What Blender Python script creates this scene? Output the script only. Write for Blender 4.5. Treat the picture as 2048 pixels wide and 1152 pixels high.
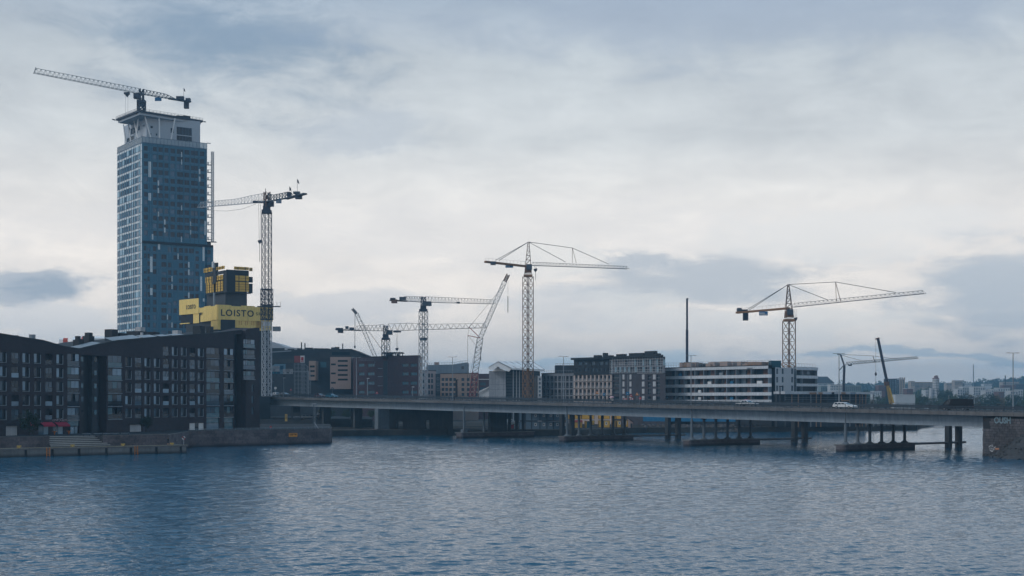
import bpy, bmesh, math, random
from mathutils import Vector, Matrix
random.seed(7)
for o in list(bpy.data.objects): bpy.data.objects.remove(o)
scn = bpy.context.scene
COL = scn.collection

# ------------------------------------------------------------------ camera
K = 2844.0; H = 11.5; U0 = 1024.0; V0 = 800.0      # focal length in photo pixels, eye height over the water
cam = bpy.data.cameras.new('camera'); cam.lens = 50.0; cam.sensor_width = 36.0
cam.shift_y = 224.0 / 2048.0; cam.clip_start = 1.0; cam.clip_end = 20000.0
cam_o = bpy.data.objects.new('camera', cam); COL.objects.link(cam_o)
cam_o.location = (0, 0, H); cam_o.rotation_euler = (math.radians(90), 0, 0)
scn.camera = cam_o

# ------------------------------------------------------------------ world
SUN_AZ = math.radians(-112.0); SUN_EL = math.radians(38.0)   # azimuth from +Y towards +X
world = bpy.data.worlds.new('World'); scn.world = world; world.use_nodes = True
wt = world.node_tree; wt.nodes.clear()
def nd(t, kind, **kw):
    n = t.nodes.new(kind)
    for k, v in kw.items():
        if k.startswith('i_'):
            key = k[2:]; key = int(key) if key.isdigit() else key.replace('_', ' ')
            s = n.inputs[key]
            if isinstance(v, bpy.types.NodeSocket): t.links.new(v, s)
            else: s.default_value = v
        else: setattr(n, k, v)
    return n
def M_(t, op, a, b=0.0, c=0.0, clamp=False):
    n = t.nodes.new('ShaderNodeMath'); n.operation = op; n.use_clamp = clamp
    for i, v in enumerate((a, b, c)):
        if isinstance(v, bpy.types.NodeSocket): t.links.new(v, n.inputs[i])
        else: n.inputs[i].default_value = v
    return n.outputs[0]
def mix(t, f, a, b, blend='MIX'):
    n = t.nodes.new('ShaderNodeMix'); n.data_type = 'RGBA'; n.blend_type = blend
    for i, v in ((0, f), (6, a), (7, b)):
        if isinstance(v, bpy.types.NodeSocket): t.links.new(v, n.inputs[i])
        else: n.inputs[i].default_value = v if i == 0 else (*v, 1.0)
    return n.outputs[2]
def ramp(t, f, stops, interp='LINEAR'):
    n = t.nodes.new('ShaderNodeValToRGB'); n.color_ramp.interpolation = interp
    e = n.color_ramp.elements
    while len(e) < len(stops): e.new(0.5)
    for el, (p, c) in zip(e, stops): el.position = p; el.color = (*c, 1.0)
    t.links.new(f, n.inputs[0]); return n.outputs[0]
def lin(r, g, b): return tuple(((c / 255 + 0.055) / 1.055) ** 2.4 if c > 10 else c / 255 / 12.92 for c in (r, g, b))
def world_nodes():
    t = wt
    tc = nd(t, 'ShaderNodeTexCoord'); sp = nd(t, 'ShaderNodeSeparateXYZ', i_0=tc.outputs['Generated'])
    x, y, z = sp.outputs
    az = M_(t, 'ARCTAN2', x, y)
    hor = M_(t, 'SQRT', M_(t, 'ADD', M_(t, 'MULTIPLY', x, x), M_(t, 'MULTIPLY', y, y)))
    el = M_(t, 'ARCTAN2', z, hor)
    ael = M_(t, 'ABSOLUTE', el)
    # cloud space: stretched along the horizon, finer towards it
    elc = M_(t, 'POWER', M_(t, 'ADD', ael, 0.015), 0.75)
    cv = nd(t, 'ShaderNodeCombineXYZ', i_0=M_(t, 'MULTIPLY', az, 1.0), i_1=M_(t, 'MULTIPLY', elc, 2.2), i_2=0.37)
    warp = nd(t, 'ShaderNodeTexNoise', i_Vector=cv.outputs[0], i_Scale=9.0, i_Detail=5.0, i_Roughness=0.6)
    fine = nd(t, 'ShaderNodeTexNoise', i_Vector=cv.outputs[0], i_Scale=17.0, i_Detail=10.0, i_Roughness=0.66, i_Distortion=0.35)
    big = nd(t, 'ShaderNodeTexNoise', i_Vector=cv.outputs[0], i_Scale=4.3, i_Detail=4.0, i_Roughness=0.55)
    wsp = nd(t, 'ShaderNodeSeparateXYZ', i_0=warp.outputs['Color'])
    wa = M_(t, 'ADD', az, M_(t, 'MULTIPLY', M_(t, 'SUBTRACT', wsp.outputs[0], 0.5), 0.11))
    we = M_(t, 'ADD', el, M_(t, 'MULTIPLY', M_(t, 'SUBTRACT', wsp.outputs[1], 0.5), 0.055))
    base = ramp(t, M_(t, 'MULTIPLY', ael, 2.0), [
        (0.0, lin(224, 220, 214)), (0.045, lin(230, 224, 217)), (0.075, lin(230, 223, 216)), (0.13, lin(243, 234, 225)),
        (0.22, lin(239, 232, 225)), (0.36, lin(204, 207, 208)), (0.47, lin(184, 191, 196)), (0.56, lin(152, 166, 182)),
        (0.75, lin(140, 164, 183)), (1.0, lin(124, 157, 184))])
    f1 = M_(t, 'MULTIPLY_ADD', big.outputs['Fac'], 0.34, 0.83)
    f2 = M_(t, 'MULTIPLY_ADD', fine.outputs['Fac'], 0.44, 0.785)
    sv = nd(t, 'ShaderNodeCombineXYZ', i_0=M_(t, 'MULTIPLY', az, 1.1), i_1=M_(t, 'MULTIPLY', el, 6.5), i_2=2.1)
    streak = nd(t, 'ShaderNodeTexNoise', i_Vector=sv.outputs[0], i_Scale=5.5, i_Detail=9.0, i_Roughness=0.64, i_Distortion=0.5)
    f3 = M_(t, 'MULTIPLY_ADD', streak.outputs['Fac'], 0.26, 0.87)
    ff = M_(t, 'MULTIPLY', M_(t, 'MULTIPLY', f1, f2), f3)
    c = mix(t, 1.0, base, nd(t, 'ShaderNodeCombineColor', i_0=ff, i_1=M_(t, 'POWER', ff, 0.95), i_2=M_(t, 'POWER', ff, 0.85)).outputs[0], 'MULTIPLY')
    def blob(c, u, v, ru, rv, col, amt, soft=0.8):
        da = M_(t, 'DIVIDE', M_(t, 'SUBTRACT', wa, math.atan((u - U0) / K)), ru / K)
        de = M_(t, 'DIVIDE', M_(t, 'SUBTRACT', we, math.atan((V0 - v) / K)), rv / K)
        d = M_(t, 'SQRT', M_(t, 'ADD', M_(t, 'MULTIPLY', da, da), M_(t, 'MULTIPLY', de, de)))
        d = M_(t, 'ADD', d, M_(t, 'MULTIPLY', M_(t, 'SUBTRACT', fine.outputs['Fac'], 0.5), 2.0))
        mr = nd(t, 'ShaderNodeMapRange', i_0=d, i_1=1.12, i_2=1.12 - soft * 0.8, i_3=0.0, i_4=amt)
        mr.interpolation_type = 'SMOOTHSTEP'
        return mix(t, mr.outputs[0], c, lin(*col))
    c = blob(c, 1024, 470, 1500, 75, (228, 225, 223), 0.45, 1.0)
    c = blob(c, 460, 85, 330, 170, (112, 137, 162), 0.72, 1.5)
    c = blob(c, 735, 268, 150, 50, (174, 183, 194), 0.5, 1.1)
    c = blob(c, 1500, 30, 900, 110, (158, 171, 189), 0.5, 1.1)
    c = blob(c, 1080, 520, 120, 50, (234, 231, 226), 0.6)
    c = blob(c, 1390, 565, 310, 75, (184, 190, 197), 0.85, 1.0)
    c = blob(c, 1250, 520, 130, 26, (184, 190, 197), 0.8)
    c = blob(c, 1150, 610, 190, 50, (206, 209, 213), 0.5)
    c = blob(c, 1700, 470, 320, 50, (230, 228, 225), 0.65)
    c = blob(c, 1970, 590, 190, 100, (184, 191, 199), 0.9, 1.0)
    c = blob(c, 1380, 660, 330, 32, (226, 225, 223), 0.6)
    c = blob(c, 70, 575, 170, 34, (158, 170, 184), 0.75)
    c = blob(c, 60, 640, 180, 45, (218, 219, 221), 0.6)
    c = blob(c, 1900, 712, 420, 13, (172, 188, 201), 0.75)
    c = blob(c, 1950, 735, 330, 9, (220, 223, 225), 0.7)
    c = blob(c, 1150, 735, 350, 14, (168, 196, 214), 0.55)
    c = blob(c, 700, 610, 260, 34, (200, 204, 210), 0.5)
    c = blob(c, 1290, 610, 120, 40, (236, 232, 226), 0.6)
    c = blob(c, 1700, 640, 160, 36, (228, 226, 222), 0.6)
    c = blob(c, 90, 578, 70, 20, (150, 163, 178), 0.7)
    sky = nd(t, 'ShaderNodeTexSky', sky_type='NISHITA', sun_disc=False, sun_elevation=SUN_EL, sun_rotation=SUN_AZ, air_density=1.0, dust_density=1.5)
    sk = mix(t, 1.0, sky.outputs[0], (0.1, 0.1, 0.1), 'MULTIPLY')
    c = mix(t, 0.06, c, sk)
    # scale so that Background strength stays in the Nishita range
    cs = nd(t, 'ShaderNodeVectorMath', operation='SCALE', i_0=c); cs.inputs['Scale'].default_value = 10.35
    bg = nd(t, 'ShaderNodeBackground', i_Color=cs.outputs[0], i_Strength=0.1)
    out = nd(t, 'ShaderNodeOutputWorld', i_Surface=bg.outputs[0])
world_nodes()
world.cycles.sampling_method = 'MANUAL'; world.cycles.sample_map_resolution = 512

# ------------------------------------------------------------------ sun
sun = bpy.data.lights.new('sun', 'SUN'); sun.energy = 1.0; sun.angle = math.radians(18); sun.color = (1.0, 0.97, 0.93)
sun_o = bpy.data.objects.new('sun', sun); COL.objects.link(sun_o)
_sd = Vector((math.sin(SUN_AZ) * math.cos(SUN_EL), math.cos(SUN_AZ) * math.cos(SUN_EL), math.sin(SUN_EL)))
sun_o.rotation_euler = (-_sd).to_track_quat('-Z', 'Y').to_euler(); sun_o.location = (-100, -50, 200)

vs = scn.view_settings; vs.view_transform = 'Standard'; vs.look = 'None'; vs.exposure = 0.24; vs.gamma = 1.0; vs.use_curve_mapping = False
scn.render.engine = 'CYCLES'

HAZE = 0.00021   # per metre
# ------------------------------------------------------------------ helpers
def P(u, v, Y): return Vector(((u - U0) / K * Y, Y, H + (V0 - v) / K * Y))
def XY(u, Y): return Vector(((u - U0) / K * Y, Y))
_MAT = {}
def mat(name, col, rough=0.8, noise=0.12, nscale=1.5, spec=0.3, metal=0.0, bump=0.0, bscale=8.0, kind=None, col2=None, emis=0.0, tide=False):
    if name in _MAT: return _MAT[name]
    m = bpy.data.materials.new(name); m.use_nodes = True; t = m.node_tree; b = t.nodes['Principled BSDF']
    b.inputs['Roughness'].default_value = rough; b.inputs['Metallic'].default_value = metal
    b.inputs['Specular IOR Level'].default_value = spec
    tc = nd(t, 'ShaderNodeTexCoord')
    geo = nd(t, 'ShaderNodeNewGeometry')
    oi = nd(t, 'ShaderNodeObjectInfo')
    n = nd(t, 'ShaderNodeTexNoise', i_Vector=geo.outputs['Position'], i_Scale=nscale, i_Detail=5.0, i_Roughness=0.6)
    n2 = nd(t, 'ShaderNodeTexNoise', i_Vector=geo.outputs['Position'], i_Scale=nscale * 0.13, i_Detail=3.0)
    f = M_(t, 'MULTIPLY_ADD', M_(t, 'ADD', M_(t, 'SUBTRACT', n.outputs['Fac'], 0.5), M_(t, 'SUBTRACT', n2.outputs['Fac'], 0.5)), noise * 3.0, 1.0)
    f = M_(t, 'MULTIPLY', f, M_(t, 'MULTIPLY_ADD', oi.outputs['Random'], noise * 0.8, 1.0 - noise * 0.4))
    c = col
    if kind == 'brick':
        mp = nd(t, 'ShaderNodeMapping', i_Vector=tc.outputs['UV'])
        br = nd(t, 'ShaderNodeTexBrick', i_Vector=mp.outputs[0], i_Scale=1.0, i_Mortar_Size=0.012)
        br.inputs['Brick Width'].default_value = 0.29; br.inputs['Row Height'].default_value = 0.085
        br.inputs['Color1'].default_value = (*[x * 0.75 for x in col], 1); br.inputs['Color2'].default_value = (*[x * 1.3 for x in col], 1)
        br.inputs['Mortar'].default_value = (*[x * 1.5 + 0.01 for x in col], 1); c = br.outputs[0]
    elif kind == 'ashlar':
        br = nd(t, 'ShaderNodeTexBrick', i_Vector=tc.outputs['UV'], i_Scale=1.0, i_Mortar_Size=0.02)
        br.inputs['Brick Width'].default_value = 1.1; br.inputs['Row Height'].default_value = 0.45
        br.inputs['Color1'].default_value = (*[x * 0.8 for x in col], 1); br.inputs['Color2'].default_value = (*[x * 1.2 for x in col], 1)
        br.inputs['Mortar'].default_value = (*[x * 0.45 for x in col], 1); c = br.outputs[0]
    elif kind == 'streak':   # vertical rain streaks
        mp = nd(t, 'ShaderNodeMapping', i_Vector=geo.outputs['Position']); mp.inputs['Scale'].default_value = (1.2, 1.2, 0.07)
        st = nd(t, 'ShaderNodeTexNoise', i_Vector=mp.outputs[0], i_Scale=1.3, i_Detail=6.0, i_Roughness=0.7)
        f = M_(t, 'MULTIPLY', f, M_(t, 'MULTIPLY_ADD', st.outputs['Fac'], 0.9, 0.55))
    elif kind == 'wave':     # corrugated sheet
        pass
    if col2 is not None:
        cc = ramp(t, n2.outputs['Fac'], [(0.38, col), (0.62, col2)]); c = cc
    if tide:   # wet, weed-dark band left by the water
        pz = nd(t, 'ShaderNodeSeparateXYZ', i_0=geo.outputs['Position']).outputs[2]
        e = M_(t, 'ADD', pz, M_(t, 'MULTIPLY_ADD', n.outputs['Fac'], -0.6, 0.3))
        f = M_(t, 'MULTIPLY', f, nd(t, 'ShaderNodeMapRange', i_0=e, i_1=0.15, i_2=0.75, i_3=0.3, i_4=1.0).outputs[0])
    b_in = mix(t, 1.0, c, nd(t, 'ShaderNodeCombineColor', i_0=f, i_1=f, i_2=f).outputs[0], 'MULTIPLY')
    t.links.new(b_in, b.inputs['Base Color'])
    if bump > 0:
        bn = nd(t, 'ShaderNodeTexNoise', i_Vector=geo.outputs['Position'], i_Scale=bscale, i_Detail=4.0)
        bp = nd(t, 'ShaderNodeBump', i_Height=bn.outputs['Fac'], i_Strength=bump, i_Distance=0.1)
        t.links.new(bp.outputs[0], b.inputs['Normal'])
    if emis > 0:
        b.inputs['Emission Color'].default_value = (*col, 1); b.inputs['Emission Strength'].default_value = emis
    _MAT[name] = m; return m
def glass(name, col, rough=0.06, spec=0.6, var=0.5, wob=0.0):
    """window glass: dark or curtained interior seen in a reflecting pane"""
    if name in _MAT: return _MAT[name]
    m = bpy.data.materials.new(name); m.use_nodes = True; t = m.node_tree; b = t.nodes['Principled BSDF']
    oi = nd(t, 'ShaderNodeObjectInfo'); geo = nd(t, 'ShaderNodeNewGeometry')
    n = nd(t, 'ShaderNodeTexNoise', i_Vector=geo.outputs['Position'], i_Scale=0.9, i_Detail=3.0)
    f = M_(t, 'ADD', M_(t, 'MULTIPLY_ADD', oi.outputs['Random'], var, 1 - var * 0.5), M_(t, 'MULTIPLY_ADD', n.outputs['Fac'], var, -var * 0.5))
    t.links.new(mix(t, 1.0, col, nd(t, 'ShaderNodeCombineColor', i_0=f, i_1=f, i_2=f).outputs[0], 'MULTIPLY'), b.inputs['Base Color'])
    b.inputs['Roughness'].default_value = rough; b.inputs['Specular IOR Level'].default_value = spec
    if wob:
        bn = nd(t, 'ShaderNodeTexNoise', i_Vector=geo.outputs['Position'], i_Scale=0.5, i_Detail=1.0)
        bp = nd(t, 'ShaderNodeBump', i_Height=bn.outputs['Fac'], i_Strength=wob, i_Distance=0.05); t.links.new(bp.outputs[0], b.inputs['Normal'])
    _MAT[name] = m; return m
def clear_glass(name, col, amount):
    if name in _MAT: return _MAT[name]
    m = bpy.data.materials.new(name); m.use_nodes = True; t = m.node_tree
    t.nodes.remove(t.nodes['Principled BSDF'])
    tr = nd(t, 'ShaderNodeBsdfTransparent'); tr.inputs[0].default_value = (*[1 - amount * (1 - c) for c in col], 1)
    gl = nd(t, 'ShaderNodeBsdfGlossy'); gl.inputs['Roughness'].default_value = 0.08
    df = nd(t, 'ShaderNodeBsdfDiffuse'); df.inputs[0].default_value = (*col, 1)
    fr = nd(t, 'ShaderNodeFresnel'); fr.inputs[0].default_value = 1.5
    a = nd(t, 'ShaderNodeMixShader', i_0=amount, i_1=tr.outputs[0], i_2=df.outputs[0])
    b = nd(t, 'ShaderNodeMixShader', i_0=fr.outputs[0], i_1=a.outputs[0], i_2=gl.outputs[0])
    t.links.new(b.outputs[0], t.nodes['Material Output'].inputs[0]); _MAT[name] = m; return m

def wloc(o):
    p = Vector((0, 0, 0))
    while o is not None: p = p + o.location; o = o.parent
    return p
class MB:
    def __init__(s): s.v = []; s.f = []; s.m = []; s.cur = 0
    def add(s, pts, faces):
        b = len(s.v); s.v += [Vector(p) for p in pts]
        for f in faces: s.f.append([b + i for i in f]); s.m.append(s.cur)
        return s
    def quad(s, a, b, c, d): return s.add([a, b, c, d], [(0, 1, 2, 3)])
    def poly(s, pts): return s.add(pts, [tuple(range(len(pts)))])
    def box(s, o, a, b, c):
        o, a, b, c = map(Vector, (o, a, b, c))
        if a.cross(b).dot(c) < 0: a, b = b, a
        return s.add([o, o + a, o + a + b, o + b, o + c, o + a + c, o + a + b + c, o + b + c],
                     [(0, 3, 2, 1), (4, 5, 6, 7), (0, 1, 5, 4), (1, 2, 6, 5), (2, 3, 7, 6), (3, 0, 4, 7)])
    def cbox(s, c, sx, sy, sz, t=None):
        """centre of the base, size along t / across / up"""
        t = Vector((1, 0, 0)) if t is None else Vector((t[0], t[1], 0)).normalized()
        n = Vector((-t.y, t.x, 0)); c = Vector(c)
        return s.box(c - t * sx / 2 - n * sy / 2, t * sx, n * sy, Vector((0, 0, sz)))
    def bar(s, p, q, w, h=None):
        p, q = Vector(p), Vector(q); d = q - p
        if d.length < 1e-6: return s
        h = w if h is None else h; d.normalize()
        up = Vector((0, 0, 1)) if abs(d.z) < 0.95 else Vector((0, 1, 0))
        a = d.cross(up).normalized(); b = a.cross(d).normalized()
        return s.box(p - a * w / 2 - b * h / 2, a * w, b * h, q - p)
    def tube(s, p, q, r0, r1=None, n=8, caps=True):
        p, q = Vector(p), Vector(q); r1 = r0 if r1 is None else r1; d = (q - p).normalized()
        up = Vector((0, 0, 1)) if abs(d.z) < 0.95 else Vector((0, 1, 0))
        a = d.cross(up).normalized(); b = a.cross(d).normalized(); k = len(s.v); pts = []
        for i in range(n):
            w = 2 * math.pi * i / n; e = a * math.cos(w) + b * math.sin(w); pts += [p + e * r0, q + e * r1]
        fs = [(2 * i, (2 * i + 2) % (2 * n), (2 * i + 3) % (2 * n), 2 * i + 1) for i in range(n)]
        if caps: fs += [tuple(2 * i for i in range(n))[::-1], tuple(2 * i + 1 for i in range(n))]
        return s.add(pts, fs)
    def prism(s, pts, ext):
        """polygon (3-D points) extruded by a vector"""
        pts = [Vector(p) for p in pts]; ext = Vector(ext); n = len(pts)
        fs = [tuple(range(n))[::-1], tuple(range(n, 2 * n))] + [(i, (i + 1) % n, n + (i + 1) % n, n + i) for i in range(n)]
        return s.add(pts + [p + ext for p in pts], fs)
    def lattice(s, p, q, w, panels, cw=0.2, bw=0.12, h=None, up=None, x=False):
        """four-chord lattice from p to q"""
        p, q = Vector(p), Vector(q); d = (q - p).normalized(); h = w if h is None else h
        up = Vector(up) if up is not None else (Vector((0, 0, 1)) if abs(d.z) < 0.9 else Vector((0.8, 0.6, 0)))
        a = d.cross(up).normalized(); b = a.cross(d).normalized()
        offs = [(-1, -1), (1, -1), (1, 1), (-1, 1)]
        def c(i, t): ox, oy = offs[i % 4]; return p.lerp(q, t) + a * ox * w / 2 + b * oy * h / 2
        for i in range(4): s.bar(c(i, 0), c(i, 1), cw)
        for k in range(panels):
            t0, t1 = k / panels, (k + 1) / panels
            for i in range(4):
                s.bar(c(i, t0), c(i + 1, t0), bw)
                if x: s.bar(c(i, t0), c(i + 1, t1), bw); s.bar(c(i + 1, t0), c(i, t1), bw)
                elif k % 2: s.bar(c(i, t0), c(i + 1, t1), bw)
                else: s.bar(c(i + 1, t0), c(i, t1), bw)
        return s
    def tri_truss(s, p, q, w, h0, h1, panels, cw=0.2, bw=0.12, hf=None):
        """jib: two bottom chords from p to q, one top chord h above"""
        p, q = Vector(p), Vector(q); d = (q - p).normalized(); a = d.cross(Vector((0, 0, 1))).normalized(); up = a.cross(d).normalized()
        hh = hf if hf else (lambda t: h0 + (h1 - h0) * t)
        def B(sd, t): return p.lerp(q, t) + a * sd * w / 2
        def T(t): return p.lerp(q, t) + up * hh(t)
        for sd in (-1, 1): s.bar(B(sd, 0), B(sd, 1), cw)
        for k in range(panels):
            t0, t1 = k / panels, (k + 1) / panels; tm = (t0 + t1) / 2
            if k < panels - 1: s.bar(T(tm), T(tm + 1 / panels), cw)
            s.bar(B(-1, t0), B(1, t0), bw)
            for sd in (-1, 1): s.bar(B(sd, t0), T(tm), bw); s.bar(T(tm), B(sd, t1), bw)
        return s
    def mesh(s, name, mats, org):
        me = bpy.data.meshes.new(name)
        me.from_pydata([v - org for v in s.v], [], s.f)
        for m in (mats if isinstance(mats, (list, tuple)) else [mats]): me.materials.append(m)
        if any(s.m): me.polygons.foreach_set('material_index', s.m)
        # planar UVs in metres (along / up)
        uv = me.uv_layers.new(name='UVMap'); co = [v for v in s.v]
        for pl in me.polygons:
            nrm = pl.normal
            for li in pl.loop_indices:
                p = co[me.loops[li].vertex_index]
                if abs(nrm.z) > 0.8: uv.data[li].uv = (p.x, p.y)
                else:
                    L = math.hypot(nrm.x, nrm.y); uv.data[li].uv = ((-nrm.y * p.x + nrm.x * p.y) / L, p.z)
        me.update(); return me
    def build(s, name, mats, parent=None, at=None, smooth=False):
        if at is None:
            if parent is not None: at = wloc(parent)
            else:
                xs = [v.x for v in s.v]; ys = [v.y for v in s.v]
                at = Vector(((min(xs) + max(xs)) / 2, (min(ys) + max(ys)) / 2, min(v.z for v in s.v)))
        at = Vector(at)
        me = s.mesh(name, mats, at)
        if smooth:
            for pl in me.polygons: pl.use_smooth = True
        return link(name, me, at, parent)
def link(name, data, at, parent=None, rz=0.0, scale=None):
    o = bpy.data.objects.new(name, data); COL.objects.link(o); o.parent = parent
    o.location = Vector(at) - (wloc(parent) if parent is not None else Vector((0, 0, 0)))
    if rz: o.rotation_euler = (0, 0, rz)
    if scale is not None: o.scale = scale
    return o
def tag(o, label, cat, group=None):
    o['label'] = label; o['category'] = cat
    if group: o['group'] = group
    return o
def thing(name, label, cat, loc, group=None): return tag(link(name, None, loc), label, cat, group)
def struct(o): o['kind'] = 'structure'; return o
def stuff(o): o['kind'] = 'stuff'; return o
def text(name, s, size, at, rz, m, parent, ext=0.02, tilt=90.0, bold=0.0, sx=1.0, space=1.0):
    cu = bpy.data.curves.new(name, 'FONT'); cu.body = s; cu.size = size; cu.extrude = ext; cu.offset = bold; cu.space_character = space
    cu.resolution_u = 3
    o = bpy.data.objects.new(name, cu); COL.objects.link(o)
    dg = bpy.context.evaluated_depsgraph_get(); me = bpy.data.meshes.new_from_object(o.evaluated_get(dg))
    bpy.data.objects.remove(o); bpy.data.curves.remove(cu)
    me.name = name; me.materials.clear(); me.materials.append(m)
    o = link(name, me, at, parent, 0, (sx, 1, 1)); o.rotation_euler = (math.radians(tilt), 0, rz); return o

class Fac:
    """a vertical facade plane from A to B (left to right seen from outside)"""
    def __init__(s, A, B):
        s.A = Vector(A[:2]); s.B = Vector(B[:2]); s.L = (s.B - s.A).length; s.t = (s.B - s.A) / s.L
        s.n = Vector((s.t.y, -s.t.x)); s.rz = math.atan2(s.t.y, s.t.x)
    def pt(s, x, z, d=0.0): q = s.A + s.t * x - s.n * d; return Vector((q.x, q.y, z))
    def su(s, u): k = (u - U0) / K; return (k * s.A.y - s.A.x) / (s.t.x - k * s.t.y)
    def zv(s, x, v): return H + (V0 - v) / K * (s.A.y + s.t.y * x)
    def at(s, u, v): x = s.su(u); return x, s.zv(x, v)
    def wall(s, mb, z0, top, ops=(), depth=0.3, xs=(), zs=()):
        """front with openings (x0,x1,z0,z1[,depth]) cut in it; top is a height or a function of x"""
        tf = top if callable(top) else (lambda x: top)
        X = sorted(set([0.0, s.L] + [round(v, 4) for o in ops for v in o[:2]] + list(xs)))
        X = [x for x in X if -1e-6 <= x <= s.L + 1e-6]
        mx = max(tf(x) for x in X)
        Z = sorted(set([z0, mx] + [round(v, 4) for o in ops for v in o[2:4]] + list(zs)))
        Z = [z for z in Z if z0 - 1e-6 <= z <= mx + 1e-6]
        for i in range(len(X) - 1):
            x0, x1 = X[i], X[i + 1]
            if x1 - x0 < 1e-4: continue
            xm = (x0 + x1) / 2; col = [o for o in ops if o[0] - 1e-4 < xm < o[1] + 1e-4]
            run = None
            def flush(a, b):
                ta, tb = tf(x0), tf(x1)
                if a >= max(ta, tb) - 1e-4: return
                mb.quad(s.pt(x0, min(a, ta)), s.pt(x1, min(a, tb)), s.pt(x1, min(b, tb)), s.pt(x0, min(b, ta)))
            for j in range(len(Z) - 1):
                zm = (Z[j] + Z[j + 1]) / 2
                hole = any(o[2] < zm < o[3] for o in col)
                if not hole and run is None: run = Z[j]
                if hole and run is not None: flush(run, Z[j]); run = None
            if run is not None: flush(run, Z[-1])
        for o in ops:
            d = o[4] if len(o) > 4 else depth; a, b, c, e = o[:4]
            q = [(a, c), (b, c), (b, e), (a, e)]
            for k in range(4):
                p0, p1 = q[k], q[(k + 1) % 4]
                mb.quad(s.pt(*p1), s.pt(*p0), s.pt(*p0, d), s.pt(*p1, d))
        return mb
    def put(s, mb, x0, x1, z0, z1, d0, d1):
        """box on the facade between depths d0 (outer) and d1 (inner)"""
        o = s.pt(x0, z0, d1); t = s.t
        return mb.box(o, Vector((t.x, t.y, 0)) * (x1 - x0), Vector((s.n.x, s.n.y, 0)) * (d1 - d0), Vector((0, 0, z1 - z0)))
_UNIT = {}
def unit(m):
    """unit cube (x along, y outwards-, z up), shared per material"""
    k = m.name
    if k not in _UNIT: _UNIT[k] = MB().box((0, 0, 0), (1, 0, 0), (0, 1, 0), (0, 0, 1)).mesh('pane_' + k, m, Vector((0, 0, 0)))
    return _UNIT[k]
def piece(name, F, x0, x1, z0, z1, d0, d1, m, parent):
    """an individual piece on a facade, sharing one cube mesh per material"""
    o = link(name, unit(m), F.pt(x0, z0, d0), parent, F.rz); o.scale = (x1 - x0, d1 - d0, z1 - z0); return o
_WIN = {}
def winmesh(w, h, key, fm, gm, fw=0.07, cols=1, rows=1, dep=0.08):
    """frame and glass as one mesh: origin lower left, y inwards"""
    k = (round(w, 2), round(h, 2), key, cols, rows, fw)
    if k in _WIN: return _WIN[k]
    b = MB(); b.cur = 1; b.box((0, 0.03, 0), (w, 0, 0), (0, 0.03, 0), (0, 0, h)); b.cur = 0
    for i in range(cols + 1):
        x = i * (w - fw) / cols; b.box((x, -dep + 0.03, 0), (fw, 0, 0), (0, dep, 0), (0, 0, h))
    for j in range(rows + 1):
        z = j * (h - fw) / rows; b.box((0, -dep + 0.034, z), (w, 0, 0), (0, dep - 0.008, 0), (0, 0, fw))
    _WIN[k] = b.mesh('window', [fm, gm], Vector((0, 0, 0))); return _WIN[k]
def window(F, x0, x1, z0, z1, d, key, fm, gm, parent, fw=0.07, cols=1, rows=1, name='window'):
    w, h = round(x1 - x0, 2), round(z1 - z0, 2)
    return link(name, winmesh(w, h, key, fm, gm, fw, cols, rows), F.pt(x0, z0, d), parent, F.rz, ((x1 - x0) / w, 1, (z1 - z0) / h))
# ------------------------------------------------------------------ materials
m_brick = mat('dark_brick', (0.031, 0.025, 0.030), 0.9, 0.22, 1.2, kind='brick')
m_brick2 = mat('red_brick', (0.060, 0.032, 0.036), 0.9, 0.2, 0.9, kind='brick')
m_dark = mat('dark_panel', (0.018, 0.022, 0.028), 0.6, 0.25, 0.7)
m_dark2 = mat('charcoal_render', (0.035, 0.04, 0.048), 0.85, 0.2, 0.6)
m_conc = mat('concrete', (0.20, 0.205, 0.21), 0.9, 0.12, 0.7, kind='streak')
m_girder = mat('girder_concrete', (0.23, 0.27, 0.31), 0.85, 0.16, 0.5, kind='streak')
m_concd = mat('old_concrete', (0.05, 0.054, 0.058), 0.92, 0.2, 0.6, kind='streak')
m_edge = mat('edge_concrete', (0.13, 0.125, 0.125), 0.92, 0.22, 0.8, kind='streak')
m_stone = mat('granite', (0.105, 0.090, 0.095), 0.9, 0.2, 2.5, kind='ashlar', tide=True)
m_block = mat('granite_block', (0.085, 0.08, 0.085), 0.9, 0.5, 1.6, bump=0.4, tide=True)
m_mort = mat('mortar', (0.03, 0.03, 0.032), 0.95)
m_pave = mat('paving', (0.055, 0.056, 0.06), 0.95, 0.2, 0.8, spec=0.03)
m_step = mat('step_stone', (0.17, 0.168, 0.168), 0.9, 0.12, 1.5)
m_asph = mat('asphalt', (0.045, 0.047, 0.05), 0.95, 0.2, 0.5, spec=0.1, col2=(0.06, 0.062, 0.065))
m_white = mat('white_paint', (0.62, 0.63, 0.64), 0.5, 0.06, 0.8)
m_offw = mat('pale_render', (0.40, 0.41, 0.43), 0.85, 0.08, 0.6, kind='streak')
m_steel = mat('galvanised_steel', (0.22, 0.25, 0.28), 0.55, 0.15, 1.0)
m_dsteel = mat('dark_steel', (0.035, 0.045, 0.06), 0.6, 0.2, 1.0)
m_yel = mat('yellow_panel', (0.80, 0.585, 0.19), 0.7, 0.07, 0.6, kind='streak')
m_yel2 = mat('yellow_formwork', (0.66, 0.42, 0.09), 0.75, 0.18, 1.2)
m_yelp = mat('yellow_paint', (0.46, 0.31, 0.08), 0.6, 0.15, 1.0)
m_orange = mat('orange_paint', (0.50, 0.17, 0.03), 0.6, 0.15, 1.0)
m_red = mat('red_paint', (0.35, 0.025, 0.03), 0.6, 0.15, 1.0)
m_black = mat('black_paint', (0.012, 0.013, 0.016), 0.45, 0.1)
m_blue = mat('blue_sheet', (0.015, 0.13, 0.26), 0.6, 0.12, 0.8, kind='streak')
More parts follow.
